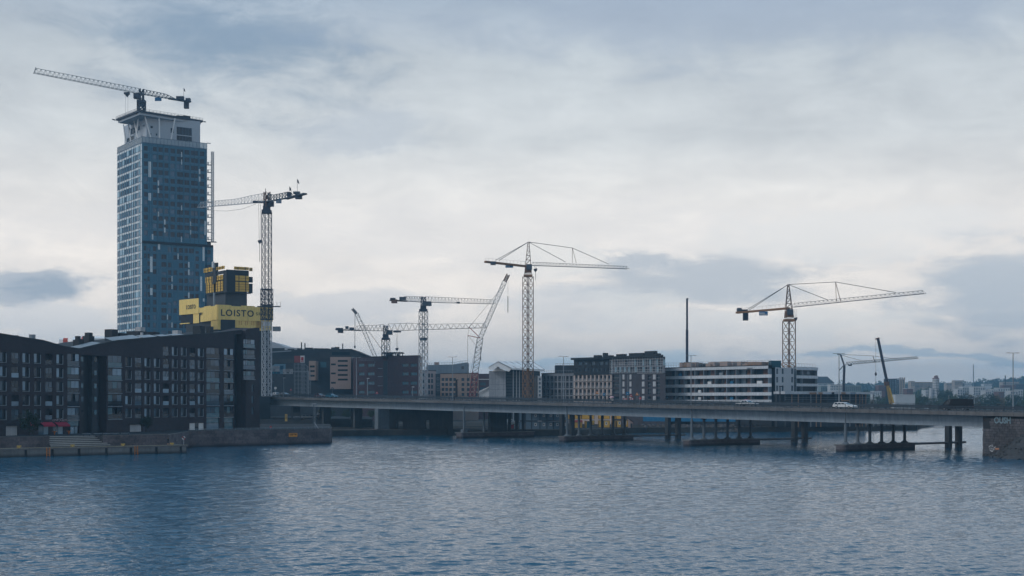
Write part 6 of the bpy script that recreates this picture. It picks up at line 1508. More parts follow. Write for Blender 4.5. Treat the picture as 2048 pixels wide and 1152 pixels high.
# roof clutter: timber, rails
for i in range(34):
    x = F.L * rsM.uniform(0.02, 0.93); w = rsM.uniform(0.8, 5.0); h = rsM.uniform(0.4, 1.5) + 0.9 * (1 - x / F.L)
    piece('roof_material', F, x, x + w, zT, zT + h, rsM.uniform(1.5, 7), rsM.uniform(8, 10), rsM.choice((m_wood, m_tan2, m_concd, m_dark, m_tan)), wb)
b = MB()
for i in range(40): x = F.L * i / 39; b.bar(F.pt(x, zT, -0.5), F.pt(x, zT + 1.9, -0.5), 0.08)
for zz in (1.0, 1.9): b.bar(F.pt(0, zT + zz, -0.5), F.pt(F.L, zT + zz, -0.5), 0.07)
b.build('roof_railing', m_steel, wb)
bc = thing('site_cabin', 'dark blue cabin on the roof of the white balcony building', 'container', P(1552, 735, 520))
b = MB(); b.box(P(1541, 736, 520), P(1562, 736, 520) - P(1541, 736, 520), (0, 4, 0), (0, 0, 2.7)); b.build('body', mat('cabin_blue', (0.008, 0.055, 0.08), 0.6, 0.12), bc)
for i in range(8): q = P(1541.5 + i * 2.7, 736, 520); MB().box(q + Vector((0, -0.06, 0.1)), (0.2, 0, 0), (0, 0.06, 0), (0, 0, 2.4)).build('rib', _MAT['cabin_blue'], bc)
F2 = Fac(XY(1550.5, 517), XY(1588, 530)); ops = [R(F2, u, u + w, v, v + 11) for u, w in ((1552.5, 4), (1563.5, 4), (1582.5, 4)) for v in (737, 754, 771, 788)]
b = MB(); z1 = F2.zv(0, 734.5); F2.wall(b, GZ, z1, ops, 0.3); b.quad(F2.pt(0, z1), F2.pt(F2.L, z1), F2.pt(F2.L, z1, 12), F2.pt(0, z1, 12)); b.build('end_block', mat('white_render_end', (0.44, 0.46, 0.49), 0.85, 0.05), wb)
b = MB(); Fz = Fac(XY(1543.5, 520), XY(1550.5, 517)); Fz.wall(b, GZ, z1, []); b.build('dark_return', m_dark, wb)
for o in ops: window(F2, *o, 0.25, 'wb', m_frame, g_mid, wb, 0.1, 2)
F3 = Fac(XY(1588, 531), XY(1631, 540)); zz = F3.zv(F3.L, 734.5)
b = MB(); F3.wall(b, GZ, zz, []); b.box(F3.pt(0, GZ, 0.05), Vector((F3.t.x, F3.t.y, 0)) * F3.L, Vector((0.19, 1, 0)) * 12, (0, 0, zz - GZ)); b.build('side_wall', m_dark, wb)
for v0, v1 in ((735, 741), (751.5, 757.5), (767.5, 773), (783, 788.5)):
    zb, za = F3.zv(F3.L, v0), F3.zv(F3.L, v1); piece('balcony_band', F3, 0, F3.L, za, zb, -1.2, -1.0, m_band, wb); piece('balcony_slab', F3, 0, F3.L, za, za + 0.2, -1.0, 0, m_concd, wb)
for u in (1588.5, 1600, 1629.8): x = F3.su(u); piece('dividing_wall', F3, x - 0.12, x + 0.12, GZ, zz - 0.2, -1.0, -0.02, m_sill, wb)
for u in (1602, 1613): o = R(F3, u, u + 6, 743, 749); piece('window', F3, o[0], o[1], o[2], o[3], -0.05, 0, g_mid, wb)
b = MB()
for i in range(9): x = F3.L * i / 8; b.bar(F3.pt(x, zz, 0.2), F3.pt(x, zz + 1.2, 0.2), 0.08)
b.bar(F3.pt(0, zz + 1.2, 0.2), F3.pt(F3.L, zz + 1.2, 0.2), 0.08); b.build('roof_railing', m_steel, wb)

# 9 low concrete frame under construction
F = Fac(XY(1569, 505), XY(1749, 520)); lf = thing('low_building_frame', 'low one-storey concrete building frame under construction right of the white building', 'building', F.pt(F.L / 2, GZ, 6))
zt = F.zv(F.L / 2, 784); zb = F.zv(F.L / 2, 803)
b = MB(); F.put(b, 0, F.L, GZ, zt - 0.6, 5, 6); b.build('back_wall', m_dark2, lf)
us = (1569, 1596, 1620, 1657, 1668, 1704, 1748)
for a, c in zip(us[:-1], us[1:]): x0, x1 = F.su(a), F.su(c); piece('roof_slab', F, x0, x1, zt - 0.75 + rsM.uniform(-0.1, 0.05), zt + rsM.uniform(-0.1, 0.2), -0.2, 7, m_offw if a not in (1657,) else m_dark2, lf)
for u in (1571, 1584, 1597, 1606, 1613, 1622, 1633, 1642, 1655, 1672, 1689, 1700, 1712, 1720, 1725, 1732, 1747): x = F.su(u); piece('post', F, x - 0.14, x + 0.14, GZ, zt - 0.7, 0.0, 0.3, rsM.choice((m_concd, m_conc, m_wood)), lf)
for u0, u1, m_ in ((1618, 1632, m_wood), (1636, 1644, m_wood), (1682, 1690, m_wood), (1646, 1662, m_cwhite), (1700, 1710, g_cur), (1585, 1594, m_offw)): o = R(F, u0, u1, 784.5, 788.5); piece('board', F, o[0], o[1], o[2], o[3], -0.35, -0.22, m_, lf)
b = MB()
for v in (795, 799): b.bar(F.pt(0, F.zv(F.L / 2, v), -0.3), F.pt(F.L, F.zv(F.L / 2, v), -0.3), 0.08)
b.build('guard_rails', m_steel, lf)
b = MB(); b.bar(P(1682, 791, 505), P(1684, 803, 505), 0.25); b.bar(P(1684, 801.5, 505), P(1698, 801, 505), 0.25); b.build('timber_props', m_wood, lf)

# ------------------------------------------------------------------ things below the bridge
m_cg = mat('cabin_grey_blue', (0.13, 0.19, 0.25), 0.6, 0.1, 0.8); m_cy = mat('cabin_yellow', (0.55, 0.32, 0.06), 0.65, 0.1, 0.8)
def cabin(label, u0, u1, v0, v1, Y, m, wins, group, door=False):
    F = flatF(u0, u1, Y); z0, z1 = F.zv(0, v1), F.zv(0, v0); t = thing('site_cabin', label, 'cabin', F.pt(F.L / 2, z0, 1.2), group)
    ops = [R(F, a, c, va, vb) for a, c, va, vb in wins]; b = MB(); F.wall(b, z0, z1, ops, 0.1)
    a, c = F.pt(0, z0), F.pt(F.L, z0); up = Vector((0, 0, z1 - z0)); d_ = Vector((0, 4, 0))
    for p, q in ((a, a + d_), (c, c + d_)): b.quad(p, q, q + up, p + up)
    b.quad(a + up, c + up, c + d_ + up, a + d_ + up); b.build('body', m, t)
    for e in (0, F.L - 0.12): piece('corner_post', F, e, e + 0.12, z0, z1, -0.05, 0, m_dark2, t)
    for z in (z0, z1 - 0.14): piece('frame_rail', F, 0.12, F.L - 0.12, z, z + 0.14, -0.04, 0, m_dark2, t)
    for o in ops: window(F, *o, 0.08, 'cb', m_white, g_dark, t, 0.2)
    return t
GP = 'grey-blue stacked site cabins below the bridge'; YP = 'yellow stacked site cabins below the bridge'
for j, (u0, u1) in enumerate(((1038, 1051), (1051, 1063.5), (1063.5, 1080), (1080, 1094), (1094, 1107), (1107, 1121), (1121, 1136))):
    nm = ('first', 'second', 'third', 'fourth', 'fifth', 'sixth', 'seventh')[j]
    w1 = [(u0 + 5.5, u0 + 10, 829, 834)] if j > 1 else []; w0 = [(u0 + 5.5, u0 + 10, 846, 852)] if j > 1 else []
    if j == 0: w0 = [(u0 + 10, u0 + 12.6, 846, 857)]
    cabin(nm + ' grey-blue site cabin of the upper row from the left', u0, u1 - 0.2, 824, 841.5, 472, m_cg, w1, GP); cabin(nm + ' grey-blue site cabin of the lower row from the left', u0, u1 - 0.2, 843, 859.3, 471, m_cg, w0, GP)
for j, (u0, u1) in enumerate(((990.5, 1001), (1001, 1007.5))):
    cabin(('left', 'right')[j] + ' small pale blue cabin behind the bridge pier, upper row', u0, u1 - 0.2, 829, 838.2, 475, m_cg, [(u0 + 3.5, u0 + 6.2, 831, 837)] if j else [], GP); cabin(('left', 'right')[j] + ' small pale blue cabin behind the bridge pier, lower row', u0, u1 - 0.2, 839, 846.5, 475, m_cg, [(u0 + 1, u0 + 3.4, 841.5, 846)] if j == 0 else [], GP)
for j, (u0, u1) in enumerate(((1128, 1149), (1149, 1163), (1163, 1189), (1197, 1207), (1207, 1220), (1224, 1232), (1232, 1243))):
    nm = ('first', 'second', 'third', 'fourth', 'fifth', 'sixth', 'seventh')[j]; cabin(nm + ' yellow cabin of the upper row from the left below the bridge', u0, u1 - 0.3, 829, 838.5, 500, m_cy, [], YP)
for j, (u0, u1, v0, v1, w) in enumerate(((1131, 1135, 840, 847, []), (1148, 1165, 844, 859.5, []), (1169.5, 1174, 842, 860, []), (1183, 1189, 841, 850, []), (1197, 1207, 841, 855.5, []), (1207, 1220, 841, 855.5, [(1210.5, 1214.5, 843.5, 850)]), (1224, 1231.5, 841, 855, [(1225, 1228, 843.5, 850)]), (1233, 1242, 841, 855, [(1237, 1241, 843, 849)]), (1250, 1256.5, 841, 854, [(1251, 1253, 842.5, 849)]))):
    nm = ('first', 'second', 'third', 'fourth', 'fifth', 'sixth', 'seventh', 'eighth', 'ninth')[j]; cabin(nm + ' yellow cabin of the lower row from the left below the bridge', u0, u1, v0, v1, 498, m_cy, w, YP)
t = thing('small_shed', 'small pale timber shed with dark sloping roof right of the yellow cabins', 'shed', P(1260, 856, 497))
b = MB(); b.prism([P(1256.5, 856, 497), P(1266, 856, 497), P(1266, 844, 497), P(1256.5, 837, 497)], (0, 4, 0)); b.build('wall', m_tan, t)
b = MB(); b.prism([P(1256, 836.3, 496.7), P(1267, 843.8, 496.7), P(1267, 845, 496.7), P(1256, 837.6, 496.7)], (0, 5, 0)); b.build('roof', m_dark, t); q = P(1261, 856, 496.9); MB().box(q, (0.7, 0, 0), (0, 0.1, 0), (0, 0, 1.6)).build('door', m_dark2, t)
t = thing('skip_container', 'dark teal waste container between yellow cabins', 'container', P(1178, 859, 496))
b = MB(); b.prism([P(1174.5, 859, 496), P(1183, 859, 496), P(1184, 843.5, 496), P(1174, 843.5, 496)], (0, 3, 0)); b.build('body', mat('skip_teal', (0.015, 0.06, 0.09), 0.6), t)
b = MB(); b.box(P(1173.8, 844, 495.8), P(1184.2, 844, 495.8) - P(1173.8, 844, 495.8), (0, 3.4, 0), (0, 0, 0.25)); b.build('rim', m_dark, t)
t = thing('red_fence', 'dark red hoarding above a yellow cabin below the bridge', 'fence', P(1157, 844, 497))
for i in range(9): q = P(1148 + i * 1.9, 844.3, 497); MB().box(q, (0.28, 0, 0), (0, 0.06, 0), (0, 0, 0.75)).build('board', m_red, t)
MB().bar(P(1148, 842, 497.1), P(1165, 842, 497.1), 0.1).build('rail', m_red, t)
# blue hoarding and stone shore beyond
Fh = Fac(XY(1286, 520), XY(1471, 512)); t = thing('blue_hoarding', 'long bright blue hoarding on the far bank below the bridge', 'fence', Fh.pt(Fh.L / 2, GZ, 0)); n = 26
for i in range(n): piece('panel', Fh, Fh.L * i / n + 0.01, Fh.L * (i + 1) / n - 0.01, Fh.zv(Fh.L / 2, 843), Fh.zv(Fh.L / 2, 832), rsM.uniform(-0.05, 0.0), 0.1, m_blue, t)
for i in range(0, n + 1, 2): piece('post', Fh, Fh.L * i / n - 0.06, Fh.L * i / n + 0.06, GZ - 0.2, Fh.zv(Fh.L / 2, 832), 0.11, 0.25, m_dark, t)
sl = MB()
for i in range(40):
    u = 1290 + i * 4.6; q = P(u, 0, 511); 
    for j in range(6):
        s = rsM.uniform(0.25, 0.6); p = Vector((q.x + rsM.uniform(-0.5, 0.5), 506 + j * 1.5 + rsM.uniform(-0.4, 0.4), 0.2 + j * 0.42)); sl.cbox(p, s * 2.2, s * 2, s, (rsM.uniform(-1, 1), rsM.uniform(-1, 1)))
sl_o = stuff(sl.build('shore_rocks', mat('shore_rock', (0.11, 0.105, 0.105), 0.95, 0.3, 1.0))); tag(sl_o, 'tumbled grey rocks along the far bank below the blue hoarding', 'rocks')
Fq = Fac(XY(1480, 514), XY(1832, 542)); t = thing('old_timber_quay', 'dark ruined timber quay on the far bank seen through the bridge columns', 'quay', Fq.pt(Fq.L / 2, 0))
b = MB(); F = Fq; F.put(b, 0, F.L, -1, 1.6, 0, 3); b.build('front', mat('tarred_timber', (0.03, 0.03, 0.034), 0.9), t)
for i in range(46): x = F.L * i / 45 + rsM.uniform(-0.3, 0.3); piece('pile', F, x, x + 0.35, -1, 1.9 + rsM.uniform(-0.3, 1.1), -0.35, 0.0, m_dark, t)
# boat on a stand
t = thing('motor_boat', 'white motor boat propped on shore behind the pier, red hull bottom', 'boat', P(1022, 858, 466))
o = P(1022, 850, 464); s = 464 / K
def bp(u, v, dy): p = P(u, v, 464); return p + Vector((0, dy, 0))
b = MB(); secs = []
for u, half, vt, vb in ((1011, 0.8, 844, 848.5), (1016, 1.15, 844, 849), (1024, 1.2, 843.2, 849), (1030, 0.7, 841.8, 847), (1034, 0.05, 841, 843)):
    secs.append([bp(u, vt, 1.3 - half), bp(u, vb, 1.3 - half * 0.45), bp(u, vb, 1.3 + half * 0.45), bp(u, vt, 1.3 + half)])
v = [p for s_ in secs for p in s_]; fs = [(i * 4 + j, (i + 1) * 4 + j, (i + 1) * 4 + (j + 1) % 4, i * 4 + (j + 1) % 4) for i in range(4) for j in range(4)] + [(0, 1, 2, 3)]
b.add(v, fs); b.build('hull', m_white, t)
b = MB(); b.prism([bp(1013, 844, 0.5), bp(1013.5, 838.5, 0.6), bp(1017, 838.3, 0.6), bp(1018, 837.8, 0.6), bp(1023, 838.2, 0.6), bp(1028.5, 842.2, 0.5)], (0, 1.5, 0)); b.build('cabin', m_white, t)
b = MB(); b.prism([bp(1018, 841.3, 0.47), bp(1019.5, 839.2, 0.55), bp(1023, 839.2, 0.55), bp(1026.5, 841.3, 0.47)], (0, 0.05, 0)); b.build('cabin_window', g_dark, t)
b = MB()
for u in (1013, 1019, 1029): b.bar(bp(u, 848, 1), bp(u + rsM.uniform(-1.5, 1.5), 858.5, 1), 0.14); b.bar(bp(u, 848, 2), bp(u, 858.5, 2.2), 0.14)
b.build('cradle', m_steel, t)
b = MB(); b.prism([bp(1016, 857, 1.5), bp(1027, 857, 1.5), bp(1028, 849.5, 1.5), bp(1016, 849.2, 1.5)], (0, 0.6, 0)); b.build('red_cover', m_red, t)
t = thing('lifting_frame', 'pale steel trestle beside the boat on the shore', 'trestle', P(996, 858, 466)); b = MB(); b.bar(P(990.5, 846.7, 462), P(1007, 846.7, 462), 0.35); b.bar(P(996, 847, 462), P(996, 858, 462), 0.3); b.bar(P(1006, 847, 462), P(1006, 858, 462), 0.3); b.build('frame', m_steel, t)
# ------------------------------------------------------------------ trees
def leaf_mat(name, c1, c2):
    m = bpy.data.materials.new(name); m.use_nodes = True; t = m.node_tree; b = t.nodes['Principled BSDF']
    oi = nd(t, 'ShaderNodeObjectInfo'); geo = nd(t, 'ShaderNodeNewGeometry')
    n = nd(t, 'ShaderNodeTexNoise', i_Vector=geo.outputs['Position'], i_Scale=0.45, i_Detail=2.0)
    f = M_(t, 'ADD', M_(t, 'MULTIPLY', n.outputs['Fac'], 0.8), M_(t, 'MULTIPLY', oi.outputs['Random'], 0.4))
    t.links.new(ramp(t, f, [(0.3, c1), (0.9, c2)]), b.inputs['Base Color']); b.inputs['Roughness'].default_value = 0.75; b.inputs['Specular IOR Level'].default_value = 0.15
    return m
l_green = leaf_mat('foliage_green', (0.030, 0.050, 0.022), (0.065, 0.085, 0.035)); l_dark = leaf_mat('foliage_dark', (0.018, 0.032, 0.020), (0.035, 0.052, 0.028)); l_aut = leaf_mat('foliage_autumn', (0.07, 0.06, 0.025), (0.14, 0.10, 0.04))
m_bark = mat('bark', (0.035, 0.028, 0.022), 0.95, 0.2, 3.0)
def crown_mesh(seed, mtl, n=900, leaf=0.05, conic=False):
    """unit crown (radius 1, from z 0 to 2): leaf faces gathered in clumps through the volume"""
    rs = random.Random(seed); b = MB(); cl = []
    while len(cl) < 26:
        p = Vector((rs.uniform(-1, 1), rs.uniform(-1, 1), rs.uniform(-1, 1)))
        if conic:
            r = 0.75 * (1 - (p.z + 1) / 2.05); 
            if math.hypot(p.x, p.y) > max(r, 0.06): continue
            rad = 0.30 * (1 - (p.z + 1) / 2.3)
        else:
            if p.length > 0.82: continue
            rad = rs.uniform(0.22, 0.42)
        cl.append((p, rad))
    for i in range(n):
        c, r = cl[i % len(cl)]
        d = Vector((rs.gauss(0, 1), rs.gauss(0, 1), rs.gauss(0, 1))).normalized() * r * rs.uniform(0.55, 1.05); p = c + d
        p.z += 1.0
        a = Vector((rs.gauss(0, 1), rs.gauss(0, 1), rs.gauss(0, 1))).normalized(); e = a.cross(Vector((rs.gauss(0, 1), rs.gauss(0, 1), rs.gauss(0, 1)))).normalized(); s = leaf * rs.uniform(0.7, 1.5)
        b.add([p + a * s, p + e * s * 0.7, p - a * s, p - e * s * 0.7], [(0, 1, 2, 3)])
    me = b.mesh('crown', mtl, Vector((0, 0, 0))); return me
def trunk_mesh(seed):
    rs = random.Random(seed); b = MB(); b.tube((0, 0, 0), (0.05, 0.02, 1.0), 0.09, 0.06, 7); b.tube((0.05, 0.02, 1.0), (0.0, 0.08, 2.0), 0.06, 0.02, 6)
    for i in range(7):
        z = rs.uniform(0.7, 1.5); a = rs.uniform(0, 6.28); b.tube((0.04, 0.02, z), (math.cos(a) * 0.5, math.sin(a) * 0.5, z + rs.uniform(0.3, 0.6)), 0.035, 0.01, 5)
    return b.mesh('trunk', m_bark, Vector((0, 0, 0)))
CROWNS = {'green': [crown_mesh(s, l_green, 1500, 0.062) for s in (1, 2, 3)], 'dark': [crown_mesh(s, l_dark, 1500, 0.062) for s in (4, 5)], 'autumn': [crown_mesh(s, l_aut, 1300, 0.06) for s in (6, 7)], 'conifer': [crown_mesh(8, l_dark, 1000, 0.055, True)]}
TRUNKS = [trunk_mesh(1), trunk_mesh(2)]
def tree(label, kind, base, h, w, group, name='tree', i=0, low=0.2):
    t = thing(name, label, 'tree', base, group)
    link('trunk', TRUNKS[i % 2], base, t, i * 1.3, (h * 0.32, h * 0.32, h * 0.44))
    ms = CROWNS[kind]; link('crown', ms[i % len(ms)], Vector(base) + Vector((0, 0, h * low)), t, i * 2.1, (w / 2, w / 2, h * (1 - low) / 2)); return t

# ------------------------------------------------------------------ far hills with woods and houses
m_hill = mat('wooded_ground', (0.03, 0.04, 0.028), 0.95, 0.3, 0.02)
def hill(name, pts, Y, depth):
    b = MB(); n = len(pts)
    f = [P(u, v, Y) for u, v in pts]; front = [Vector((p.x * 0.93, Y - depth, 1.5)) for p in f]; back = [Vector((p.x * 1.05, Y + depth, 1.5)) for p in f]
    for i in range(n - 1): b.quad(front[i], front[i + 1], f[i + 1], f[i]); b.quad(f[i], f[i + 1], back[i + 1], back[i])
    return struct(b.build(name, m_hill))
h1 = [(1480, 800), (1560, 785), (1620, 776), (1700, 774), (1790, 776), (1880, 776), (1960, 772), (2020, 766), (2100, 762), (2200, 770), (2300, 790)]
hill('hills', h1, 2600, 700)
h2 = [(1600, 799), (1700, 789), (1780, 791), (1850, 787), (1950, 789), (2050, 788), (2150, 796)]
hill('terrain', h2, 1500, 350)
rsF = random.Random(17)
fw = MB()
def clump(mb, c, r, n, rs, leaf):
    for i in range(n):
        d = Vector((rs.gauss(0, 1), rs.gauss(0, 1), rs.gauss(0, 1) * 0.9)).normalized() * r * rs.uniform(0.5, 1.0); p = c + d
        a = Vector((rs.gauss(0, 1), rs.gauss(0, 1), rs.gauss(0, 1))).normalized(); e = a.cross(Vector((rs.gauss(0, 1), rs.gauss(0, 1), rs.gauss(0, 1)))).normalized(); s = leaf * rs.uniform(0.6, 1.4)
        mb.add([p + a * s, p + e * s, p - a * s, p - e * s], [(0, 1, 2, 3)])
for i in range(620):
    u = rsF.uniform(1500, 2250); t = rsF.random() ** 0.7; v = interp(h1, u); Yt = 2600 - 700 * (1 - t) * 0.8
    zt = H + (V0 - v) / K * 2600; z = 1.5 + (zt - 1.5) * (1 - (2600 - Yt) / 700)
    r = rsF.uniform(4.5, 8.5); p = Vector(((u - U0) / K * Yt, Yt, z + r * 0.7)); clump(fw, p, r, 60, rsF, 1.5)
o = stuff(fw.build('far_woods', l_dark)); tag(o, 'dark green woods covering the far hills at right', 'woods')
fw = MB()
for i in range(240):
    u = rsF.uniform(1610, 2150); t = rsF.random(); v = interp(h2, u); Yt = 1500 - 350 * (1 - t) * 0.8
    zt = H + (V0 - v) / K * 1500; z = 1.5 + (zt - 1.5) * (1 - (1500 - Yt) / 350)
    r = rsF.uniform(3.0, 5.5); p = Vector(((u - U0) / K * Yt, Yt, z + r * 0.6)); clump(fw, p, r, 70, rsF, 0.95)
o = stuff(fw.build('near_woods', l_green)); tag(o, 'mid green belt of trees in front of the far houses', 'woods')
# shore trees, each its own
for i, (u, vt, w, kind) in enumerate(((1757, 786, 26, 'green'), (1768, 790, 22, 'dark'), (1797, 796, 24, 'autumn'), (1818, 799, 20, 'autumn'), (1838, 783, 34, 'green'), (1852, 793, 26, 'autumn'), (1870, 790, 26, 'green'), (1890, 778, 34, 'dark'),
        (1908, 786, 30, 'green'), (1926, 788, 28, 'dark'), (1944, 785, 34, 'autumn'), (1962, 787, 30, 'green'), (1982, 784, 32, 'dark'), (1999, 790, 26, 'autumn'), (2015, 787, 30, 'green'), (2034, 788, 30, 'dark'), (2052, 790, 30, 'green'), (1742, 797, 14, 'autumn'), (1880, 798, 22, 'autumn'), (1640, 776, 20, 'green'), (1730, 776, 18, 'dark'))):
    Y = 980 + (i % 4) * 25; base = P(u, 812, Y); base.z = 1.8; h = H + (V0 - vt) / K * Y - 1.8
    tree('%s tree of the far shore row at right' % ('first second third fourth fifth sixth seventh eighth ninth tenth eleventh twelfth thirteenth fourteenth fifteenth sixteenth seventeenth small_front small_low rear_left rear_middle'.split()[i].replace('_', ' ')), kind, base, h, w * Y / K * 1.15, 'trees on the far shore', i=i, low=0.08)

# ------------------------------------------------------------------ far buildings
def far(label, u0, u1, v0, Y, m, rows=(), cols=0, roof=None, vb=808, depth=14, gl=None, name='apartment_building', ww=0.55, wh=0.5, hip=0):
    F = flatF(u0, u1, Y); z1 = F.zv(0, v0); ops = []
    if cols:
        st = F.L / cols
        for v in rows:
            zc = F.zv(0, v)
            for i in range(cols): ops.append((st * (i + 0.5 - ww / 2), st * (i + 0.5 + ww / 2), zc - 1.5 * wh * 2, zc))
    r, z = bldg(label, F, depth, z_top=z1, m=m, ops=ops, od=0.5, name=name, roof=roof or m_roofl)
    for o in ops: piece('window', F, o[0], o[1], o[2], o[3], 0.4, 0.5, gl or g_mid, r)
    if hip:
        b = MB(); a, c = F.pt(-0.5, z1, -0.5), F.pt(F.L + 0.5, z1, -0.5); d = Vector((0, depth + 1, 0)); k = min(F.L * 0.2, 8)
        r0, r1 = F.pt(k, z1 + hip, depth / 2), F.pt(F.L - k, z1 + hip, depth / 2)
        b.quad(a, c, r1, r0); b.quad(c + d, a + d, r0, r1); b.add([a, r0, a + d], [(0, 1, 2)]); b.add([c, c + d, r1], [(0, 1, 2)]); b.build('hip_roof', m_dark2, r)
    return r
m_fw = mat('far_white_render', (0.42, 0.44, 0.46), 0.85, 0.06); m_fb = mat('far_beige_render', (0.32, 0.27, 0.24), 0.85, 0.06); m_fg = mat('far_green_grey', (0.15, 0.20, 0.21), 0.85, 0.06); m_fr = mat('far_red_brick', (0.12, 0.07, 0.07), 0.85, 0.08); m_fd = mat('far_dark_cladding', (0.03, 0.045, 0.06), 0.7, 0.08)
far('wide far building with dark hipped roof on the wooded hill', 1632, 1668, 766, 1500, m_fw, (767.5,), 14, depth=30, hip=7, name='hill_building')
far('greenish flat-roofed far block left of the self-erecting crane', 1642, 1661, 772, 1250, m_fg, (775, 779), 6)
far('white far block with square windows behind the self-erecting crane', 1660.5, 1687, 769, 1230, m_fw, (771.5, 776.5), 8)
far('long grey-green far block right of the self-erecting crane', 1688, 1722, 771, 1240, m_fg, (774, 778), 9)
far('small far red block left of the yellow boom', 1757, 1771, 770, 1300, m_fr, (774, 779), 4)
far('pale low far block under the crane hook', 1748, 1763, 782, 1150, m_fw, (785,), 4, ww=0.4)
r = far('dark far apartment tower right of the yellow boom', 1774, 1793.2, 757.5, 1300, m_fd, (760, 764, 768.2, 772.4, 776.6, 780.8, 785), 4, gl=g_cur, ww=0.4)
r = far('pale far apartment tower with white balconies beside the dark one', 1793.4, 1809, 757, 1302, m_fw, (760, 764, 768.2, 772.4, 776.6, 780.8, 785), 3, gl=g_mid, ww=0.7)
b = MB()
for u in (1800, 1804.5, 1808.8): b.bar(P(u, 806, 1299), P(u, 754.5, 1299), 0.8)
b.build('facade_posts', m_fb, r)
far('long beige far apartment slab behind the silo', 1822, 1866, 764, 1700, m_fb, (766, 769, 772), 16, depth=16); far('beige end wing of the long far slab', 1822, 1829.5, 762, 1690, m_fb, (765, 769), 2)
far('low red far block with white roof left of the silo', 1814, 1826, 777, 1250, m_fr, (781,), 4, roof=m_white)
# silos
s = thing('concrete_silo', 'tall pale round concrete silo among the far trees', 'silo', P(1871.5, 808, 1150)); b = MB(); c = P(1871.5, 795, 1150); zt = P(0, 758, 1150).z
b.tube((c.x, c.y, 1.8), (c.x, c.y, zt), 2.6, 2.6, 20); b.build('drum', m_offw, s, smooth=False)
for i in range(6): z = P(0, 762 + i * 5, 1150).z; b = MB(); b.tube((c.x, c.y, z), (c.x, c.y, z + 0.25), 2.66, 2.66, 20); b.build('ring', m_concd, s)
b = MB(); b.cbox((c.x + 0.2, c.y, zt), 2.6, 2.6, 2.4); b.cbox((c.x + 0.4, c.y, zt + 2.4), 1.6, 1.6, 0.5); b.cbox((c.x - 0.2, c.y, zt - 0.05), 4.8, 3, 0.9); b.build('head_house', mat('silo_head', (0.2, 0.13, 0.13), 0.8), s)
for i in range(7): z = P(0, 766 + i * 3, 1150).z; MB().cbox((c.x - 0.1, c.y - 2.62, z), 0.35, 0.1, 0.6).build('window', g_dark, s)
s = thing('concrete_silo', 'short pale silo standing left of the tall one', 'silo', P(1861.5, 808, 1148)); c = P(1861.5, 795, 1148); b = MB(); b.tube((c.x, c.y, 1.8), (c.x, c.y, P(0, 776, 1148).z), 1.4, 1.4, 16); b.build('drum', m_offw, s); b = MB(); b.tube((c.x, c.y, P(0, 776, 1148).z), (c.x, c.y, P(0, 774.5, 1148).z), 1.4, 0.2, 16); b.build('cap', m_concd, s)
F = flatF(1791, 1830, 900); r, z = bldg('long white shed behind the bridge right of the yellow boom', F, 14, v_top=789.5, m=m_fw, name='shed', cat='shed', roof=m_white)
far('beige far block with rounded top in the woods', 1909, 1925, 761, 1900, m_fb, (764, 767), 5)
wh = [('white stepped far apartment block left of the radio mast', 1915, 1925, 777, 1250), ('white far apartment block beside the stepped one', 1925.3, 1938, 773, 1260), ('square white far apartment block below the radio mast', 1947, 1970, 773, 1240), ('low pale far block right of the square white one', 1971, 1983, 781, 1220), ('pale far block with dark bays', 1983.3, 1996, 778, 1230),
      ('wide pale far block near the right lamp post', 1996.3, 2020, 775.5, 1280), ('white terraced far block at the right edge', 2021, 2036, 781, 1180), ('white far tower block at the right edge', 2036.3, 2046, 779, 1190), ('small white far block left of the silos', 1851, 1857, 780, 1200)]
for i, (lab, u0, u1, v, Y) in enumerate(wh): far(lab, u0, u1, v, Y, m_fw if i % 3 else m_offw, tuple(v + 3 + k * 5 for k in range(3)), max(2, int((u1 - u0) / 4)), gl=g_mid)
far('far red brick block between white blocks', 1997, 2008, 783, 1170, m_fr, (786, 791), 3); far('long cream block on the far hilltop beside the chimney', 2005, 2038, 764, 1800, m_fb, (766, 769), 12); far('brown far block below the hilltop', 2008, 2032, 770, 1500, m_fr, (773, 777), 6); far('grey far tower at the far right hillside', 2030, 2058, 768, 1600, m_fd, (771, 775), 6)
far('white low far house in the trees by the radio mast', 1930, 1944, 766, 1900, m_fw, (768,), 5); far('far white terrace row in the woods', 1968, 1984, 767.5, 1900, m_fw, (769,), 6); far('pale far house row left of the beige block', 1893, 1908, 766, 1950, m_fb, (768,), 5)
s = thing('factory_chimney', 'slim dark factory chimney on the far hill', 'chimney', P(2010.5, 790, 1750)); MB().tube(P(2010.5, 790, 1750), P(2010.5, 752, 1750), 0.75, 0.6, 10).build('shaft', m_dark2, s); MB().tube(P(2010.5, 752, 1750), P(2010.5, 751, 1750), 0.75, 0.75, 10).build('rim', m_dark, s)
s = thing('radio_mast', 'thin guyed radio mast on the far skyline', 'mast', P(1946.7, 790, 2300)); b = MB(); b.lattice(P(1946.7, 790, 2300), P(1946.7, 728.5, 2300), 0.8, 30, 0.3, 0.15); b.build('lattice', m_steel, s)
for du in (-9, 9): MB().tube(P(1946.7, 745, 2300), P(1946.7 + du, 775, 2300), 0.06).build('guy_wire', m_rope, s)
for u, lab in ((1897.5, 'left white flagpole by the far shore'), (1948.5, 'right white flagpole by the far shore')):
    t = thing('flagpole', lab, 'pole', P(u, 808, 900)); MB().tube(P(u, 808, 900), P(u, 791, 900), 0.09, 0.06, 6).build('pole', m_white, t); MB().tube(P(u, 791, 900), P(u, 790.4, 900), 0.12, 0.12, 6).build('finial', m_white, t)
